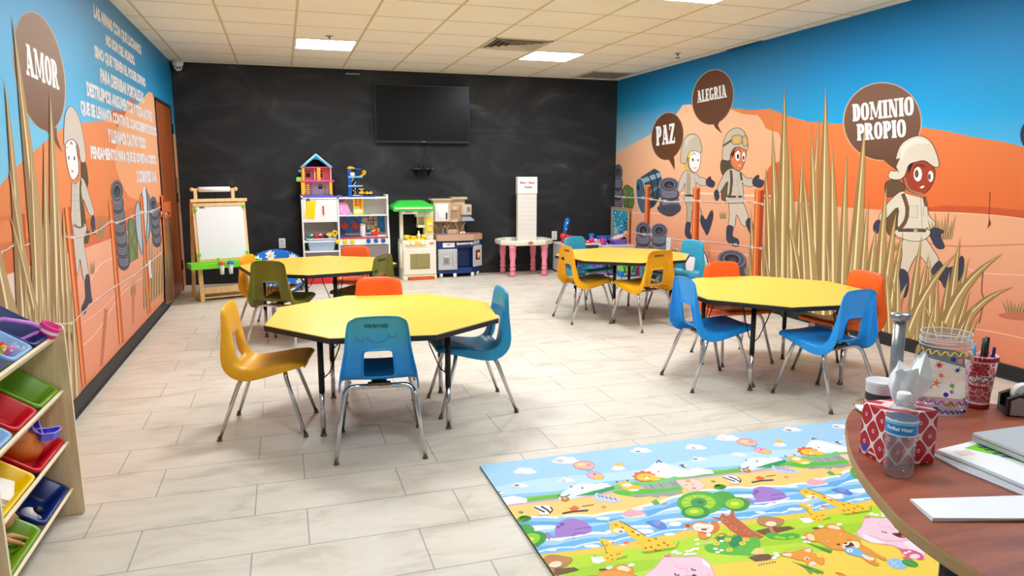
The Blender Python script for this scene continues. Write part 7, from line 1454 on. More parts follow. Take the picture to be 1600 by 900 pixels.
for P_, nx, lb in ((RW(1045, 381.5), -1, 'white wall plate on the right mural, beside the printed tyres'), (LW(233, 421), 1, 'white wall plate on the left mural, left of the wooden door')):
    t = thing('wall_outlet', lb, 'outlet', (P_.x+nx*.006, P_.y, P_.z), group='wall outlets'); m = MB(M_bwhite); m.box((0, 0, 0), (.008, .10, .16), bev=.003); m.build('cover_plate', t); m = MB(mat('outlet_face', (226, 224, 218), .4)); m.box((nx*.005, 0, .026), (.003, .036, .032), bev=.001); m.box((nx*.005, 0, -.026), (.003, .036, .032), bev=.001); m.build('socket', t)
p = C(1090, 436, 7.1); t = thing('plush_seat', 'pale pink plush seat with white back behind the light blue chair by the mural', 'plush seat', (4.30, 7.05, 0))
m = MB(mat('plush_pink', (244, 196, 198), .9, bump=.3, bscale=150)); m.ball((-.02, 0, .11), (.24, .25, .11), 20); m.ball((.03, -.18, .16), (.15, .10, .10), 16); m.ball((.03, .18, .16), (.15, .10, .10), 16); m.build('cushion', t)
m = MB(mat('plush_white', (240, 236, 236), .9, bump=.3, bscale=150)); m.ball((.13, 0, .34), (.09, .21, .19), 20); m.build('backrest', t)
m = MB(mat('plush_seam', (70, 40, 40), .8)); m.tube([(.13+.04*math.cos(i*.2)*0, .215*math.cos(i*PI/16), .34+.195*math.sin(i*PI/16)) for i in range(32)], .006, 6, closed=True); m.build('piping', t)

# ------------------------------------------------------------------ toy bin shelf at the left wall
Mbirch = wood('birch_panel', (208, 182, 138), (220, 196, 154), (228, 206, 166), .8, (10, 10, .8), .45)
Mbedge = mat('birch_edge', (238, 222, 184), .5)
t = thing('bin_shelf', 'birch shelf rack of slanted toy bins against the left mural wall', 'shelf', (-.985, 2.76, 0)); L = lambda m: loc(t, m)
SX0, SX1, SZ = -1.145, -.819, .788
for y0, y1 in ((3.122, 3.138), (2.326, 2.342)):
    m = MB(Mbirch); q = [(SX0, .002), (SX1-.012, .002), (SX1-.003, .006), (SX1, .016), (SX1-.012, SZ-.03), (SX1-.018, SZ-.010), (SX1-.038, SZ), (SX0, SZ)]
    m.prism(q, lambda u, w, y=y0: Vector((u, y, w)), lambda u, w, y=y1: Vector((u, y, w))); sp = L(m).build('side_panel', t)
    m = MB(Mbedge); pts = [(SX0+.01, SZ+.0005), (SX1-.038, SZ+.0005), (SX1-.0175, SZ-.0095), (SX1-.0115, SZ-.03), (SX1+.0005, .016)]
    m.ring([[Vector((u, y0+.001, w)), Vector((u, y1-.001, w))] for u, w in pts], closed=False, smooth=False); L(m).build('edge_band', sp)
TA = math.radians(34); ca, sa = math.cos(TA), math.sin(TA)
rowz = (.758, .533, .323, .127)
for z in rowz:
    m = MB(Mbedge); m.box((-.846-sa*.028, 2.732, z-ca*.028), (.012, .780, .030), rot=(0, TA, 0), bev=.002); L(m).build('front_rail', t)
    m = MB(Mbedge); m.box((-1.122, 2.732, z+.125), (.012, .780, .030), rot=(0, TA, 0), bev=.002); L(m).build('rear_rail', t)
BN = {}
def bin_(row, y0, y1, nm, col, lb, h=.085):
    Lb = .30; f = Vector((-.856, (y0+y1)/2, rowz[row])); c = f-Vector((ca, 0, -sa))*(Lb/2)
    o = thing('toy_bin', lb, 'bin', c-Vector((sa, 0, ca))*h, 0, 'toy bins on the shelf rack'); o.rotation_euler = (0, TA, 0)
    m = MB(mat('bin_'+nm, col, .3)); tub(m, Lb-.02, y1-y0-.02, h, r=.025, lip=.010); m.build('tub', o); 
    BN[(row, nm)] = o; return o
NAVY_, LB_, GR_, RD_, YL_ = (8, 40, 116), (142, 188, 232), (118, 164, 30), (206, 14, 34), (250, 206, 0)
bin_(0, 2.872, 3.105, 'navy', NAVY_, 'dark blue bin on the top row holding a pink headband'); bin_(0, 2.66, 2.862, 'lightblue', LB_, 'light blue bin on the top row with small toys in it')
bin_(1, 2.866, 3.105, 'green', GR_, 'empty olive green bin on the second row from the top'); bin_(1, 2.62, 2.84, 'red', RD_, 'red bin with a white scrap on the second row'); bin_(1, 2.395, 2.595, 'lightblue', LB_, 'light blue bin nearest the camera on the second row')
bin_(2, 2.785, 3.105, 'red', RD_, 'red bin with an orange toy on the third row'); bin_(2, 2.41, 2.755, 'yellow', YL_, 'yellow bin of picture books on the third row')
bin_(3, 2.785, 3.105, 'navy', NAVY_, 'dark blue bin with a small black and white toy on the bottom row'); bin_(3, 2.41, 2.755, 'green', GR_, 'olive green bin with a blonde doll on the bottom row')
def inb(o, x, y, z): return o.matrix_basis @ Vector((x, y, z))
def within(o, name, label, cat, x, y, z, rz=0.0, grp=None):
    c = thing(name, label, cat, inb(o, x, y, z), 0, grp); c.rotation_euler = (0, TA, rz) if rz == 0 else (o.matrix_basis.to_3x3() @ Matrix.Rotation(rz, 3, 'Z')).to_euler(); return c
# things in the bins
b = BN[(0, 'navy')]; c = within(b, 'toy_headband', 'lilac and magenta toy headband lying over the dark blue bin', 'toy', .05, .0, .012)
m = MB(mat('lilac', (206, 130, 220), .4)); m.tube([(.07, .05, .085), (.03, .0, .098), (-.04, -.05, .085), (-.08, -.085, .05)], .009, 10); m.tube([(.07, .05, .082), (.04, -.02, .04), (-.02, -.06, .02)], .007, 10); m.build('band', c)
m = MB(Mhot); m.lathe([(.03, -.022), (.036, -.02), (.036, .02), (.03, .022), (.026, 0)], (.085, .060, .088), 20, cap=False); m.build('ring', c)
m = MB(mat('white_stripe', (250, 226, 240), .4)); m.lathe([(.0366, -.006), (.0366, .006)], (.085, .060, .088), 20, cap=False); m.build('stripe', c)
b = BN[(0, 'lightblue')]; rr = random.Random(21)
for i, (x, y, col, lb, nm) in enumerate(((.02, -.05, (40, 90, 100), 'small dark green toy in the light blue top bin', 'toy_tree'), (.06, -.02, (70, 170, 220), 'small sky blue toy in the light blue top bin', 'toy_figure'), (.085, .01, (250, 190, 50), 'small yellow toy in the light blue top bin', 'toy_figure'), (.075, .035, (236, 70, 60), 'small red toy in the light blue top bin', 'toy_figure'), (.10, .035, (240, 120, 190), 'small pink toy at the front of the light blue top bin', 'toy_figure'))):
    c = within(b, nm, lb, 'toy', x, y, .0125); m = MB(mat('mini%d' % i, col, .4)); m.lathe([(.012, .0), (.017, .004), (.010, .03), (.014, .04), (.003, .062)], seg=12); m.ball((0, 0, .05), (.012, .012, .014), 10); m.build('body', c); m = MB(flat((250, 236, 226))); m.ball((.006, -.006, .05), .006, 8); m.build('face', c)
c = within(b, 'plastic_wrap', 'crumpled clear wrap at the front corner of the light blue top bin', 'wrap', .115, .055, .02); m = MB(clear('wrap_clear', (250, 240, 250), .1, alpha=.35)); m.ring([[Vector((.03*math.cos(a)*s_, .025*math.sin(a)*s_, z+.006*math.sin(3*a))) for a in (2*PI*i/12 for i in range(12))] for s_, z in ((.6, 0), (1, .02), (.9, .05), (.4, .06))]); m.build('wrap', c)
b = BN[(1, 'red')]; c = within(b, 'paper_scrap', 'white scrap of paper in the red second row bin', 'paper', .095, -.045, .0125); m = MB(flat((244, 242, 238))); m.ring([[Vector((x, y, z)) for x, y in ((-.03, -.018), (.03, -.014), (.026, .018), (-.028, .014))] for z in (.0, .004)], smooth=False); m.build('sheet', c)
b = BN[(2, 'red')]
c = within(b, 'toy_pumpkin', 'round orange-brown toy lying in the red third row bin', 'toy', .02, -.02, .0125)
m = MB(mat('toy_terracotta', (204, 116, 40), .4)); m.ball((0, 0, .072), (.095, .082, .07), 22, rot=(0, .3, .4)); m.cyl((-.06, -.03, .07), (-.11, -.06, .05), .03, .05, seg=18); m.build('body', c)
m = MB(mat('toy_terracotta2', (226, 140, 56), .4)); m.lathe([(.05, 0), (.05, .01), (.02, .045), (.005, .05)], (-.10, -.075, .03), 16); m.build('spout', c)
c = within(b, 'butterfly_cutter', 'violet plastic butterfly shape on top of the orange toy', 'toy', .060, .000, .116)
for s in (-1, 1):
    m = MB(mat('cutter_violet', (96, 92, 226), .35)); pts = [(0, 0), (.03, .012), (.058, .03), (.066, .012), (.058, -.016), (.03, -.03), (.004, -.014)]
    pts = [(x*s*1.2, y*1.6) for x, y in pts]; R_ = Matrix.Rotation(.6 if s < 0 else -.4, 3, 'Y')
    q = pts if s > 0 else pts[::-1]
    m.ring([[R_ @ Vector((x*k, y*k, z)) for x, y in q] for k, z in ((.88, .003), (.96, .003), (1.0, .03), (.93, .03), (.86, .006))], smooth=False); m.use(mat('cutter_edge', (170, 160, 250), .35)).tube([R_ @ Vector((x, y, .031)) for x, y in q], .0028, 6, closed=True); m.build('wing', c)
m = MB(mat('cutter_edge', (170, 160, 250), .35)); m.tube([(0, -.015, .01), (0, .01, .014), (0, .03, .02)], .006, 8); m.build('spine', c)
b = BN[(2, 'yellow')]
for i, (x, y, z, rz, col, lb) in enumerate(((.02, .03, .014, .1, (236, 232, 222), 'white picture book lying in the yellow bin, lowest of the pile'), (.03, .04, .027, .2, (206, 220, 232), 'pale blue picture book in the middle of the yellow bin pile'), (.03, .05, .040, .3, (248, 246, 240), 'white picture book on top of the pile in the yellow bin'))):
    c = within(b, 'picture_book', lb, 'book', x, y, z, rz, 'picture books in the yellow bin'); m = MB(flat(col)); m.box((0, 0, .0012), (.19, .13, .002)); m.box((0, 0, .0108), (.19, .13, .002)); m.build('cover', c); m = MB(flat((250, 248, 242))); m.box((.002, .001, .006), (.184, .124, .0075)); m.build('pages', c)
b = BN[(3, 'navy')]; c = within(b, 'toy_puppy', 'small black and white toy animal in the dark blue bottom bin', 'toy', .085, -.06, .0125); m = MB(mat('puppy_white', (240, 240, 238), .5)); m.ball((0, 0, .03), (.034, .026, .024), 14); m.tube([(.02, .02, .02), (.05, .03, .008)], .009, 8); m.tube([(.02, -.02, .02), (.045, -.035, .008)], .009, 8); m.tube([(-.02, -.02, .02), (-.045, -.03, .008)], .009, 8); m.build('body', c); m = MB(M_black); m.ball((.015, .006, .05), (.02, .018, .016), 12); m.build('head', c)
b = BN[(3, 'green')]
c = within(b, 'fashion_doll', 'blonde doll lying in the olive green bottom bin', 'doll', .005, .120, .022); sk = mat('doll_tan', (220, 160, 116), .5)
m = MB(sk); m.ball((.02, .0, .068), (.036, .032, .04), 16); m.tube([(.02, -.03, .05), (.02, -.05, .045)], .012, 8); m.build('head', c)
m = MB(mat('blonde_hair', (232, 192, 104), .6, var=.2, scale=90)); rr = random.Random(31)
for i in range(26):
    a_ = rr.uniform(-.5, 2.2); m.tube([(.02-.03*math.cos(a_), .01+.02*math.sin(a_), .09+rr.uniform(-.01, .012)), (-.02-.02*rr.random(), .02+rr.uniform(-.02, .04), .085+rr.uniform(-.01, .02)), (.0+rr.uniform(-.03, .05), .06+rr.uniform(-.02, .03), .05+rr.uniform(-.01, .02)), (.03+rr.uniform(-.02, .06), .10+rr.uniform(-.02, .02), .03)], [.009, .011, .009, .003], 6)
m.build('hair', c)
m = MB(mat('doll_top', (236, 224, 236), .7)); m.ring([[Vector((.02+.036*math.cos(a)*s_, y, .04+.026*math.sin(a)*s_)) for a in (2*PI*i/12 for i in range(12))] for y, s_ in ((-.045, .7), (-.07, 1.05), (-.10, .9), (-.115, .8))]); m.build('top', c)
for s in (-1, 1): m = MB(sk); m.tube([(.02+s*.035, -.06, .045), (.075, -.04+s*.018, .04), (.115, -.01+s*.02, .03)], [.011, .010, .007], 8); m.ball((.12, -.006+s*.02, .028), (.010, .007, .006), 8); m.build('arm', c)
m = MB(mat('doll_pants', (210, 90, 140), .7)); m.ring([[Vector((.02+.03*math.cos(a)*s_, y, .035+.022*math.sin(a)*s_)) for a in (2*PI*i/12 for i in range(12))] for y, s_ in ((-.112, .95), (-.125, .8))]); m.build('trousers', c)
c = within(b, 'purple_ribbon', 'shiny purple bundle in the olive green bottom bin behind the doll', 'ribbon', -.07, .105, .0125); m = MB(mat('purple_satin', (126, 54, 190), .3)); rr = random.Random(6)
for i in range(9): a_ = rr.uniform(0, 6.28); m.ball((.03*math.cos(a_), .03*math.sin(a_), .03+rr.uniform(0, .03)), (.03, .012, .022), 8, rot=(rr.random(), rr.random(), a_))
m.build('bundle', c)
c = within(b, 'orange_stick', 'flat orange toy stick at the front of the olive green bin', 'toy', .10, -.01, .02); m = MB(mat('orange_stick', (240, 150, 20), .4)); m.box((0, 0, .02), (.022, .12, .010), rot=(.3, 0, .5), bev=.004); m.build('stick', c); m = MB(mat('orange_tip', (250, 180, 60), .4)); m.ball((-.028, .052, .036), .010, 8); m.build('tip', c)
# ------------------------------------------------------------------ desk
DZT = .74
Mcherry = wood('cherry_laminate', (126, 60, 38), (150, 76, 50), (168, 92, 62), .55, (1.2, 7, 3), .38)
t = thing('desk', 'cherry wood desk with a rounded end, in the right foreground', 'desk', (1.58, .7, 0)); L = lambda m: loc(t, m)
dk = [(1.03, -.35), (1.026, .2), (1.022, .60), (1.022, .80), (1.042, .935), (1.074, 1.018), (1.13, 1.133), (1.19, 1.231), (1.268, 1.331), (1.351, 1.425), (1.45, 1.497), (1.58, 1.535), (1.72, 1.505), (1.83, 1.40), (1.95, 1.22), (2.05, 1.0), (2.1, .7), (2.12, .2), (2.12, -.35)]
dk = dk[:1]+crom(dk, 4, False)[1:-1]+dk[-1:]
m = MB(Mcherry); m.prism(dk[::-1], lambda u, w: Vector((u, w, DZT-.026)), lambda u, w: Vector((u, w, DZT))); L(m).build('desktop', t)
m = MB(mat('desk_edge', (176, 138, 88), .5)); m.ring([[Vector((u, w, DZT-.027)), Vector((u-.0015 if u < 1.5 else u+.0015, w+(.001 if w > .9 else 0), DZT-.022)), Vector((u-.0015 if u < 1.5 else u+.0015, w+(.001 if w > .9 else 0), DZT-.006)), Vector((u, w, DZT-.0005))] for u, w in dk], closed=False, smooth=False); L(m).build('edge_trim', t)
lg = FL(1487, 886, .45)
m = MB(mat('black_gloss', (16, 16, 18), .2)); m.cyl((1.285, 1.005, .03), (1.285, 1.005, DZT-.03), .05, seg=28); m.lathe([(.22, .001), (.225, .012), (.06, .03)], (1.285, 1.005, 0), 32); m.lathe([(.05, DZT-.05), (.11, DZT-.034), (.112, DZT-.027)], (1.285, 1.005, 0), 28); L(m).build('leg', t)
m = MB(mat('black_gloss', (16, 16, 18), .2)); m.boxb((1.9, -.3, .0), (1.95, .6, DZT-.027)); L(m).build('end_panel', t)
# tissue box
B_ = Vector((1.206, 1.151, DZT)); u_ = Vector((.993, -.12, 0)); ang_ = math.atan2(u_.y, u_.x); w_, d_, h_ = .116, .090, .119
t = thing('tissue_box', 'red patterned tissue box on the desk behind the water bottle', 'tissue box', B_, ang_)
def lattice():
    mm, nt, b = nodes('red_lattice_card'); tc = nt.nodes.new('ShaderNodeTexCoord')
    sp_ = nt.nodes.new('ShaderNodeSeparateXYZ'); nt.links.new(tc.outputs['Object'], sp_.inputs[0])
    def mth(op, a, b_=None, v=None):
        n = nt.nodes.new('ShaderNodeMath'); n.operation = op; nt.links.new(a, n.inputs[0])
        if b_ is not None: nt.links.new(b_, n.inputs[1])
        if v is not None: n.inputs[1].default_value = v
        return n.outputs[0]
    K = 2*PI/.050
    geo = nt.nodes.new('ShaderNodeNewGeometry'); 
    s = mth('ADD', sp_.outputs['X'], sp_.outputs['Y']); 
    cx = mth('COSINE', mth('MULTIPLY', s, v=K)); cz = mth('COSINE', mth('MULTIPLY', sp_.outputs['Z'], v=K*.8)); f = mth('ABSOLUTE', mth('ADD', cx, cz))
    edge = mth('LESS_THAN', f, v=.24)
    sq = mth('GREATER_THAN', mth('ABSOLUTE', mth('ADD', cx, cz)), v=1.90); ring_ = mth('SUBTRACT', sq, mth('GREATER_THAN', f, v=1.965))
    mx = nt.nodes.new('ShaderNodeMix'); mx.data_type = 'RGBA'; nt.links.new(mth('MAXIMUM', edge, ring_), mx.inputs['Factor']); mx.inputs['A'].default_value = rgb((190, 16, 40)); mx.inputs['B'].default_value = rgb((248, 226, 224)); nt.links.new(mx.outputs['Result'], b.inputs['Base Color']); b.inputs['Roughness'].default_value = .4; return mm
m = MB(lattice()); m.boxb((0, 0, .0005), (w_, d_, h_), bev=.0015); m.build('carton', t)
m = MB(mat('tissue_slot', (236, 214, 214), .6)); m.lathe([(.001, h_+.0006), (.040, h_+.0006)], (w_/2, d_/2, 0), 24, cap=False, sy=.7); m.build('opening', t)
m = MB(mat('tissue_badge', (60, 80, 190), .5)); m.cyl((-.0008, .073, .018), (-.0001, .073, .018), .009, seg=16); m.build('emblem', t)
m = MB(flat((250, 236, 236))); m.boxb((-.0006, .035, .010), (-.0001, .060, .014)); m.build('carton_print', t)
m = MB(mat('tissue_paper', (250, 250, 250), .9)); rr = random.Random(14); rings = []
for k in range(9):
    f = k/8; z = h_-.004+f*.082; n_ = 28; rg = []
    for i in range(n_):
        a = 2*PI*i/n_; r_ = (.013+.025*math.sin(min(1, f*1.15)*PI*.62))*(1+.22*math.sin(3*a+f*2.2)+.12*math.sin(5*a-f*3)); 
        rg.append(Vector((w_/2+.014+r_*math.cos(a)*1.15+.004*f, d_/2+r_*math.sin(a)*.62, z+(.022*math.sin(2*a+.7)+.018*math.sin(a*3)+.008*math.sin(a*7))*f*f)))
    rings.append(rg)
m.ring(rings, cap=False); n_ = 28
top_ = rings[-1]; inner = [[Vector((p.x*.6+.4*(w_/2+.014), p.y*.6+.4*(d_/2), p.z-.035)) for p in top_]]
m.ring([top_]+inner, cap=True); m.build('tissue', t)
# water bottle
t = thing('water_bottle', 'small clear plastic water bottle on the desk in front of the tissue box', 'bottle', (1.196, 1.112, DZT))
Mpet = clear('pet_plastic', (253, 254, 255), .06, alpha=.05)
pr = [(.012, .001), (.024, .0012), (.030, .006), (.0325, .016), (.0325, .026)]
for k in range(6): pr += [(.0335, .030+k*.0125), (.0308, .0362+k*.0125)]
pr += [(.0335, .107), (.0335, .140), (.0325, .146), (.027, .160), (.018, .174), (.0135, .180), (.0135, .184)]
BS = .9
m = MB(Mpet); m.lathe(pr, seg=36, cap=False); m.build('body', t)
m = MB(clear('water', (246, 250, 254), .03, alpha=.03)); m.lathe([(max(.001, r-.0012), z+.0008) for r, z in pr[:-6]]+[(.0320, .141)], seg=36); m.build('water', t)
m = MB(M_bwhite); m.lathe([(.0155, .181), (.0158, .183), (.0155, .196), (.013, .1985)], seg=28); m.build('cap', t)
m = MB(mat('label_blue', (24, 136, 200), .4)); m.lathe([(.0340, .104), (.0340, .140)], seg=40, cap=False); lb_ = m.build('label', t)
m = MB(flat((236, 244, 248))); m.lathe([(.0343, .1355), (.0343, .1405)], seg=40, cap=False); m.lathe([(.0343, .1035), (.0343, .1065)], seg=40, cap=False); m.use(flat((120, 206, 236))); m.lathe([(.0342, .1295), (.0342, .1352)], seg=40, cap=False); m.build('label_band', lb_)
def wrap_text(s, r, z, h, a0, a1, M_, name, parent):
    me, x0, x1, y0, y1 = text_mesh(s, .04); m = MB(M_); bm = m.bm; vs = []
    for v in me.vertices:
        a = a0+(a1-a0)*(v.co.x-x0)/(x1-x0); zz = z+h*(v.co.y-y0)/(y1-y0); vs.append(bm.verts.new((r*math.cos(a), r*math.sin(a), zz)))
    for p in me.polygons:
        try: bm.faces.new([vs[i] for i in p.vertices])
        except ValueError: pass
    return m.build(name, parent)
va = math.atan2(-1.112, -1.196)
wrap_text('Purified Water', .0345, .116, .009, va-.95, va+.75, flat((250, 252, 255)), 'label_letters', lb_)
t.scale = (BS, BS, BS)
# paper towel post
t = thing('towel_stand', 'round steel post with flat knob on a chrome base at the desk back', 'stand', (1.512, 1.440, DZT))
m = MB(M_chrome); m.lathe([(.092, .0005), (.094, .006), (.090, .010), (.02, .013)], seg=36); m.build('base', t)
m = MB(M_steel); m.cyl((0, 0, .012), (0, 0, .246), .0155, seg=28); m.build('post', t)
m = MB(M_steel); m.lathe([(.0155, .243), (.022, .247), (.0245, .253), (.0245, .260), (.022, .264), (.001, .266)], seg=28); m.build('knob', t)
# can
t = thing('tin_can', 'white tin with a dark printed band on the desk behind the tissue box', 'can', (1.400, 1.372, DZT))
m = MB(mat('tin_white', (226, 226, 230), .35, .2)); m.lathe([(.034, .0005), (.0355, .003), (.0355, .106), (.0365, .109), (.035, .111)], seg=36); m.build('body', t)
m = MB(mat('tin_lid', (240, 240, 244), .4)); m.lathe([(.001, .1085), (.033, .1085), (.0365, .112), (.0355, .1135), (.033, .1105)], seg=36); m.build('lid', t)
m = MB(mat('tin_band', (56, 54, 56), .5, var=.3, scale=300)); m.lathe([(.0359, .064), (.0359, .084)], seg=36, cap=False); bd = m.build('band', t)
m = MB(mat('tin_mark', (120, 120, 124), .5)); va = math.atan2(-1.362, -1.38)
m.ring([[Vector((.0361*math.cos(va-.9+k*.12), .0361*math.sin(va-.9+k*.12), .012+.05*math.sin(min(1, k/5)*1.4))), Vector((.0361*math.cos(va-.9+k*.12), .0361*math.sin(va-.9+k*.12), .004+.05*math.sin(min(1, k/5)*1.4)*.4))] for k in range(6)], closed=False); m.build('swoosh', t)
wrap_text('ZNE', .0361, .036, .014, va-.25, va+.45, mat('tin_mark2', (90, 88, 92), .5), 'print', t)
# clear jar with stickers
t = thing('sticker_jar', 'large clear plastic jar decorated with colourful stickers on the desk', 'jar', (1.635, 1.408, DZT))
jp = [(.040, .001), (.056, .002), (.066, .010), (.0705, .028), (.0715, .048), (.068, .072), (.0635, .092), (.0625, .105), (.066, .120), (.0715, .140), (.0735, .156), (.072, .172), (.066, .186), (.0625, .190), (.0630, .193), (.0640, .197), (.0630, .201), (.0635, .206), (.0645, .210), (.0632, .214), (.0632, .224), (.0645, .226), (.0640, .229)]
jp = [(r*.92, z*.93) for r, z in jp]
m = MB(clear('jar_plastic', (246, 248, 250), .05, alpha=.10)); m.lathe(jp, seg=48, cap=False); m.lathe([(.001, .0012), (.040, .001)], seg=48, cap=False); jb = m.build('body', t)
m = MB(clear('jar_thick', (250, 250, 252), .08, alpha=.45))
for z_ in (.181, .1915, .198, .2125): m.tube([Vector((.0592*math.cos(i*PI/24), .0592*math.sin(i*PI/24), z_)) for i in range(48)], .0016, 6, closed=True)
m.build('screw_rim', t)
def jr(z):
    for a, b in zip(jp[:-1], jp[1:]):
        if a[1] <= z <= b[1]: return a[0]+(b[0]-a[0])*(z-a[1])/(b[1]-a[1])
    return .07
va = math.atan2(-1.402, -1.645)
def js(a, z, d=.0008): r_ = jr(z)+d; return Vector((r_*math.cos(a), r_*math.sin(a), z))
def jz(name, z, amp, n, col, a0, a1):
    m = MB(mat('sticker_%02x%02x%02x' % col, col, .4)); m.tube([js(a0+(a1-a0)*i/(n*8), z+amp*math.sin(i*PI/4), .001) for i in range(n*8+1)], .0016, 6); m.build(name, jb)
jz('zigzag_sticker', .168, .005, 8, (250, 212, 60), va-1.3, va+1.25); jz('zigzag_sticker', .040, .006, 8, (130, 90, 190), va-1.2, va+1.2); jz('zigzag_sticker', .016, .005, 7, (70, 60, 160), va-.2, va+1.2)
def star(a, z, s, col, rot=0.0, n=5):
    m = MB(mat('sticker_%02x%02x%02x' % col, col, .4)); pts = []
    for i in range(n*2):
        r_ = s if i % 2 == 0 else s*.32; q = rot+PI*i/n; pts.append(js(a+r_*math.cos(q)/jr(z), z+r_*math.sin(q), .001))
    c_ = js(a, z, .0014)
    for i in range(n*2): m.face([c_, pts[i], pts[(i+1) % (n*2)]])
    m.build('star_sticker', jb)
def dot(a, z, s, col):
    m = MB(mat('sticker_%02x%02x%02x' % col, col, .4)); pts = [js(a+s*math.cos(q)/jr(z), z+s*math.sin(q), .001) for q in (2*PI*i/12 for i in range(12))]; c_ = js(a, z, .0014)
    for i in range(12): m.face([c_, pts[i], pts[(i+1) % 12]])
    m.build('dot_sticker', jb)
for a, z, s, col, r_, n in ((-.12, .138, .012, (206, 40, 50), .3, 6), (.52, .128, .011, (40, 70, 190), .1, 6), (-.03, .110, .010, (240, 140, 90), .6, 6), (-.18, .088, .013, (246, 130, 40), .2, 5), (-.42, .078, .010, (60, 80, 180), .5, 5), (.42, .085, .010, (90, 180, 90), .8, 6), (.36, .036, .013, (250, 214, 40), .1, 5), (-1.1, .160, .013, (240, 206, 50), .2, 5), (1.15, .148, .012, (250, 190, 80), 0, 4), (-.95, .040, .011, (230, 200, 70), .5, 4), (.95, .05, .009, (110, 160, 130), .3, 5), (.3, .042, .008, (240, 220, 80), .9, 5)): star(va+a, z, s, col, r_, n)
for a, z, s, col in ((.33, .156, .006, (30, 60, 170)), (.2, .062, .006, (30, 50, 180)), (-.1, .020, .007, (90, 40, 150)), (-.82, .118, .006, (130, 70, 160)), (.4, .070, .005, (170, 140, 190)), (-.75, .095, .005, (110, 80, 140)), (.58, .152, .007, (240, 160, 170))): dot(va+a, z, s, col)
# mosaic pen cup with pens
t = thing('pen_cup', 'red and pink mosaic tumbler holding pens on the desk right of the clear jar', 'cup', (1.760, 1.402, DZT))
def mosaic():
    mm, nt, b = nodes('mosaic_tile'); tc = nt.nodes.new('ShaderNodeTexCoord'); v1 = nt.nodes.new('ShaderNodeTexVoronoi'); v1.feature = 'DISTANCE_TO_EDGE'; v2 = nt.nodes.new('ShaderNodeTexVoronoi')
    for v_ in (v1, v2): v_.inputs['Scale'].default_value = 62; nt.links.new(tc.outputs['Object'], v_.inputs['Vector'])
    sp_ = nt.nodes.new('ShaderNodeSeparateColor'); nt.links.new(v2.outputs['Color'], sp_.inputs[0]); r = ramp(nt, [(0.0, (206, 90, 100)), (.35, (222, 128, 134)), (.6, (190, 40, 60)), (.8, (214, 106, 116)), (1, (150, 16, 34))]); r.color_ramp.interpolation = 'CONSTANT'; nt.links.new(sp_.outputs[0], r.inputs[0])
    lt = nt.nodes.new('ShaderNodeMath'); lt.operation = 'LESS_THAN'; lt.inputs[1].default_value = .07; nt.links.new(v1.outputs['Distance'], lt.inputs[0]); mx = nt.nodes.new('ShaderNodeMix'); mx.data_type = 'RGBA'; nt.links.new(lt.outputs[0], mx.inputs['Factor']); nt.links.new(r.outputs[0], mx.inputs['A']); mx.inputs['B'].default_value = rgb((240, 220, 222)); nt.links.new(mx.outputs['Result'], b.inputs['Base Color']); b.inputs['Roughness'].default_value = .3; return mm
CR = lambda z: .0265+.0125*z/.145
m = MB(mosaic()); m.lathe([(.022, .0005), (CR(0), .002), (CR(.145), .145), (CR(.145)-.004, .145), (.022, .006)], seg=40); cb_ = m.build('tumbler', t)
va = math.atan2(-1.392, -1.768)
m = MB(mat('mosaic_red', (170, 14, 30), .3))
for i in range(22): a = 2*PI*i/22; c_ = Vector(((CR(.137)+.0004)*math.cos(a), (CR(.137)+.0004)*math.sin(a), .137)); m.box(c_, (.002, .0085, .011), rot=(0, 0, a))
for i in range(20): a = 2*PI*i/20; c_ = Vector(((CR(.006)+.0004)*math.cos(a), (CR(.006)+.0004)*math.sin(a), .007)); m.box(c_, (.002, .006, .010), rot=(0, 0, a))
m.build('rim_tiles', cb_)
m = MB(mat('mosaic_white', (240, 226, 226), .4)); m.lathe([(CR(.13)+.0002, .129), (CR(.13)+.0006, .131)], seg=40, cap=False); m.lathe([(CR(.014)+.0004, .013), (CR(.014)+.001, .016), (CR(.014), .018)], seg=40, cap=False); m.build('grout_ring', cb_)
m = MB(mat('mosaic_green', (44, 90, 36), .35))
for s in (-1, 1):
    c0_ = va-.05; pts = [(0, .078), (.25, .090), (.62, .092), (.85, .084), (.55, .074), (.2, .072)]; P_ = [Vector(((CR(z)+.001)*math.cos(c0_+s*a), (CR(z)+.001)*math.sin(c0_+s*a), z)) for a, z in pts]; m.face(P_)
m.build('leaf_tiles', cb_)
m = MB(mat('mosaic_rose', (176, 20, 34), .3)); rr = random.Random(3)
for j in range(4):
    for i in range(5-(j % 2)):
        a = va-.05+(i-2+(j % 2)*.5)*.26; z = .098+j*.0085; c_ = Vector(((CR(z)+.0006)*math.cos(a), (CR(z)+.0006)*math.sin(a), z)); m.box(c_, (.002, .0072, .0066), rot=(rr.uniform(-.3, .3), 0, a))
m.build('rose_tiles', cb_); m = MB(mat('mosaic_rose', (176, 20, 34), .3))
for i in range(7): a = va-.05+(i-3)*.2; z = .062; c_ = Vector(((CR(z)+.0006)*math.cos(a), (CR(z)+.0006)*math.sin(a), z)); m.box(c_, (.002, .005, .006), rot=(0, 0, a))
m.build('rose_tiles', cb_)
bx_ = t.location
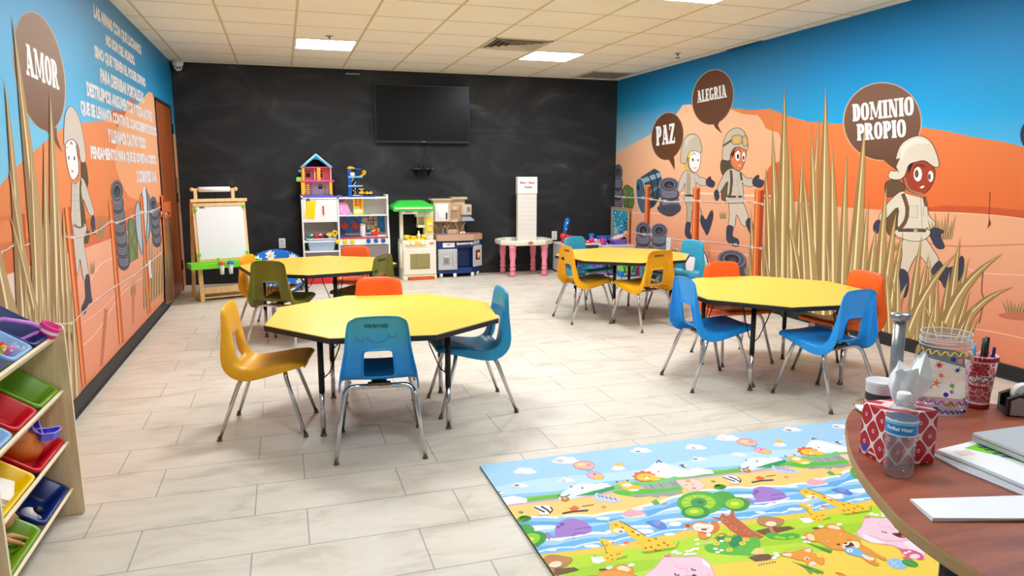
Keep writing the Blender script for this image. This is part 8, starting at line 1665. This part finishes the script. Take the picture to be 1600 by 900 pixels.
for dx, dy, tx, ty, h_, r_, col, lb in ((-.016, .004, -.018, .008, .166, .0045, (60, 170, 214), 'light blue capped pen in the mosaic tumbler, at the left'), (.0, -.004, .004, -.006, .186, .0065, (24, 26, 28), 'thick black marker standing in the mosaic tumbler'), (.010, .010, .016, .012, .178, .005, (40, 44, 46), 'thinner black pen behind the thick marker in the tumbler'), (.018, -.006, .026, -.010, .158, .0045, (56, 50, 110), 'dark violet pen at the right of the mosaic tumbler')):
    p = thing('pen', lb, 'pen', bx_+Vector((dx, dy, .0065)), group='pens in the mosaic tumbler'); m = MB(mat('pen_%02x' % col[0], col, .35)); m.cyl((0, 0, .0), (tx-dx, ty-dy, h_*.72), r_*.85, seg=12); m.build('barrel', p); m = MB(mat('pencap_%02x' % col[0], tuple(min(255, c+12) for c in col), .3)); m.cyl(Vector((tx-dx, ty-dy, h_*.72)), Vector(((tx-dx)*1.25, (ty-dy)*1.25, h_)), r_, r_*.9, seg=12); m.build('cap', p)
# tape dispenser
t = thing('tape_dispenser', 'black desktop tape dispenser with a white roll at the right photo edge', 'tape dispenser', (1.85, 1.300, DZT), -.55)
m = MB(mat('dispenser_black', (28, 28, 30), .3)); q = [(-.085, 0), (.09, 0), (.09, .030), (.07, .026), (.045, .022), (.01, .026), (-.02, .050), (-.060, .058), (-.085, .046)]
for y0, y1 in ((-.032, -.018), (.018, .032)): m.prism(q, lambda u, w, y=y0: Vector((u, y, w+.0005)), lambda u, w, y=y1: Vector((u, y, w+.0005)))
m.boxb((-.085, -.02, .0005), (.09, .02, .018)); m.build('base', t)
m = MB(mat('tape_white', (232, 230, 224), .4)); m.cyl((-.036, -.013, .052), (-.036, .013, .052), .030, seg=28); tr = m.build('tape_roll', t)
m = MB(mat('dispenser_grey', (90, 90, 94), .3)); m.cyl((-.036, -.0165, .052), (-.036, .0165, .052), .013, seg=20); m.build('hub', tr)
m = MB(M_chrome); m.box((.088, 0, .030), (.004, .030, .010)); m.build('cutter', t)
m = MB(mat('dispenser_silver', (160, 162, 166), .3, .4)); m.prism([(-.078, .004), (-.045, .004), (-.03, .046), (-.06, .052), (-.078, .042)], lambda u, w: Vector((u, -.0325, w)), lambda u, w: Vector((u, -.0328, w))); m.build('side_plate', t)
# silver laptop, papers, sleeve, envelope
def sheet(m, pts, z0, z1): m.prism([(p.x, p.y) for p in pts], lambda u, w: Vector((u, w, z0)), lambda u, w: Vector((u, w, z1))); return m
z0 = DZT+.0005
t = thing('plastic_sleeve', 'clear plastic sleeve under the papers on the desk', 'sleeve', (1.5, 1.0, z0)); q = [FL(1457, 712, z0), FL(1520, 690, z0), FL(1640, 716, z0), FL(1760, 860, z0), FL(1600, 776, z0), FL(1500, 735, z0)]
m = MB(clear('sleeve_clear', (240, 244, 248), .12, alpha=.42)); loc(t, sheet(m, q, z0, z0+.0025)).build('film', t); m = MB(clear('sleeve_seam', (250, 250, 252), .1, alpha=.7)); m.tube([p+Vector((0, 0, .003)) for p in (q[0], q[5], q[4], q[3])], .0012, 6); loc(t, m).build('seam', t)
z1 = DZT+.004; t = thing('paper_stack', 'stack of white papers with a green printed strip under the silver laptop', 'papers', (1.6, 1.0, z1)); q = [FL(1461, 706, z1), FL(1512, 694, z1), FL(1640, 722, z1), FL(1760, 812, z1), FL(1640, 776, z1), FL(1600, 763, z1), FL(1530, 733, z1)]
m = MB(flat((240, 241, 242))); sheet(m, q, z1, z1+.003); c_ = sum((Vector(p) for p in q), Vector())/len(q); sheet(m, [p.lerp(c_, .02) for p in q], z1+.0032, z1+.0065); loc(t, m).build('sheets', t)
z2 = z1+.0067; m = MB(flat((120, 206, 30))); sheet(m, [FL(1507, 700, z2), FL(1530, 693, z2), FL(1660, 726, z2), FL(1660, 742, z2), FL(1570, 714, z2)], z2, z2+.0003); pt_ = loc(t, m).build('green_strip', t)
m = MB(flat((84, 80, 150)))
for a_, b2 in (((1530, 700), (1546, 700)), ((1540, 704), (1560, 704.5)), ((1553, 710), (1578, 710)), ((1566, 714), (1582, 716))): A1_, B1_ = FL(*a_, z2), FL(*b2, z2); sheet(m, [A1_, B1_, B1_+Vector((.004, .008, 0)), A1_+Vector((.004, .008, 0))], z2+.0004, z2+.0006)
loc(t, m).build('print', pt_); m = MB(flat((236, 210, 206))); sheet(m, [FL(1489, 705, z2), FL(1514, 703, z2), FL(1524, 710, z2), FL(1502, 712, z2)], z2, z2+.0003); loc(t, m).build('pink_stamp', t)
z3 = z2+.0012; t = thing('laptop', 'closed silver laptop lying on the papers on the desk', 'laptop', (1.75, 1.1, z3)); F0 = lambda x, y: FL(x, y, z3)
a_, b2, c3 = FL(1518, 690, z3), FL(1606, 726, z3), FL(1520, 684, z3)
dirf = (b2-a_).normalized(); back_ = Vector((-dirf.y, dirf.x, 0));
if back_.y < 0: back_ = -back_
far_ = FL(1600, 661, z3+.02)-FL(1518, 672, z3+.02); fd = far_.normalized()
q = [a_, a_+dirf*.30, a_+dirf*.30+fd*.22, a_+fd*.22]
def rim(k, z): cc = sum((Vector(p) for p in q), Vector())/4; return [Vector((p.x, p.y, z)).lerp(Vector((cc.x, cc.y, z)), k) for p in q]
m = MB(mat('laptop_silver', (186, 188, 190), .35, .35)); m.ring([rim(.03, z3), rim(0, z3+.003), rim(0, z3+.013)], smooth=False); loc(t, m).build('base', t)
m = MB(mat('laptop_lid', (198, 200, 202), .35, .3)); m.ring([rim(.004, z3+.0145), rim(.002, z3+.020), rim(.02, z3+.023)], smooth=False); loc(t, m).build('lid', t)
t = thing('envelope_stack', 'white envelopes stacked at the near end of the desk', 'envelopes', (1.2, .95, z0)); 
for k in range(3):
    zz = z0+k*.0024; q = [FL(1421+k*.6, 783-k, zz), FL(1456+k, 815-k*2, zz), FL(1720, 812, zz), FL(1640, 777, zz), FL(1600, 777.5-k, zz)]
    m = MB(flat((246, 247, 250))); sheet(m, q, zz, zz+.0022); loc(t, m).build('envelope', t)
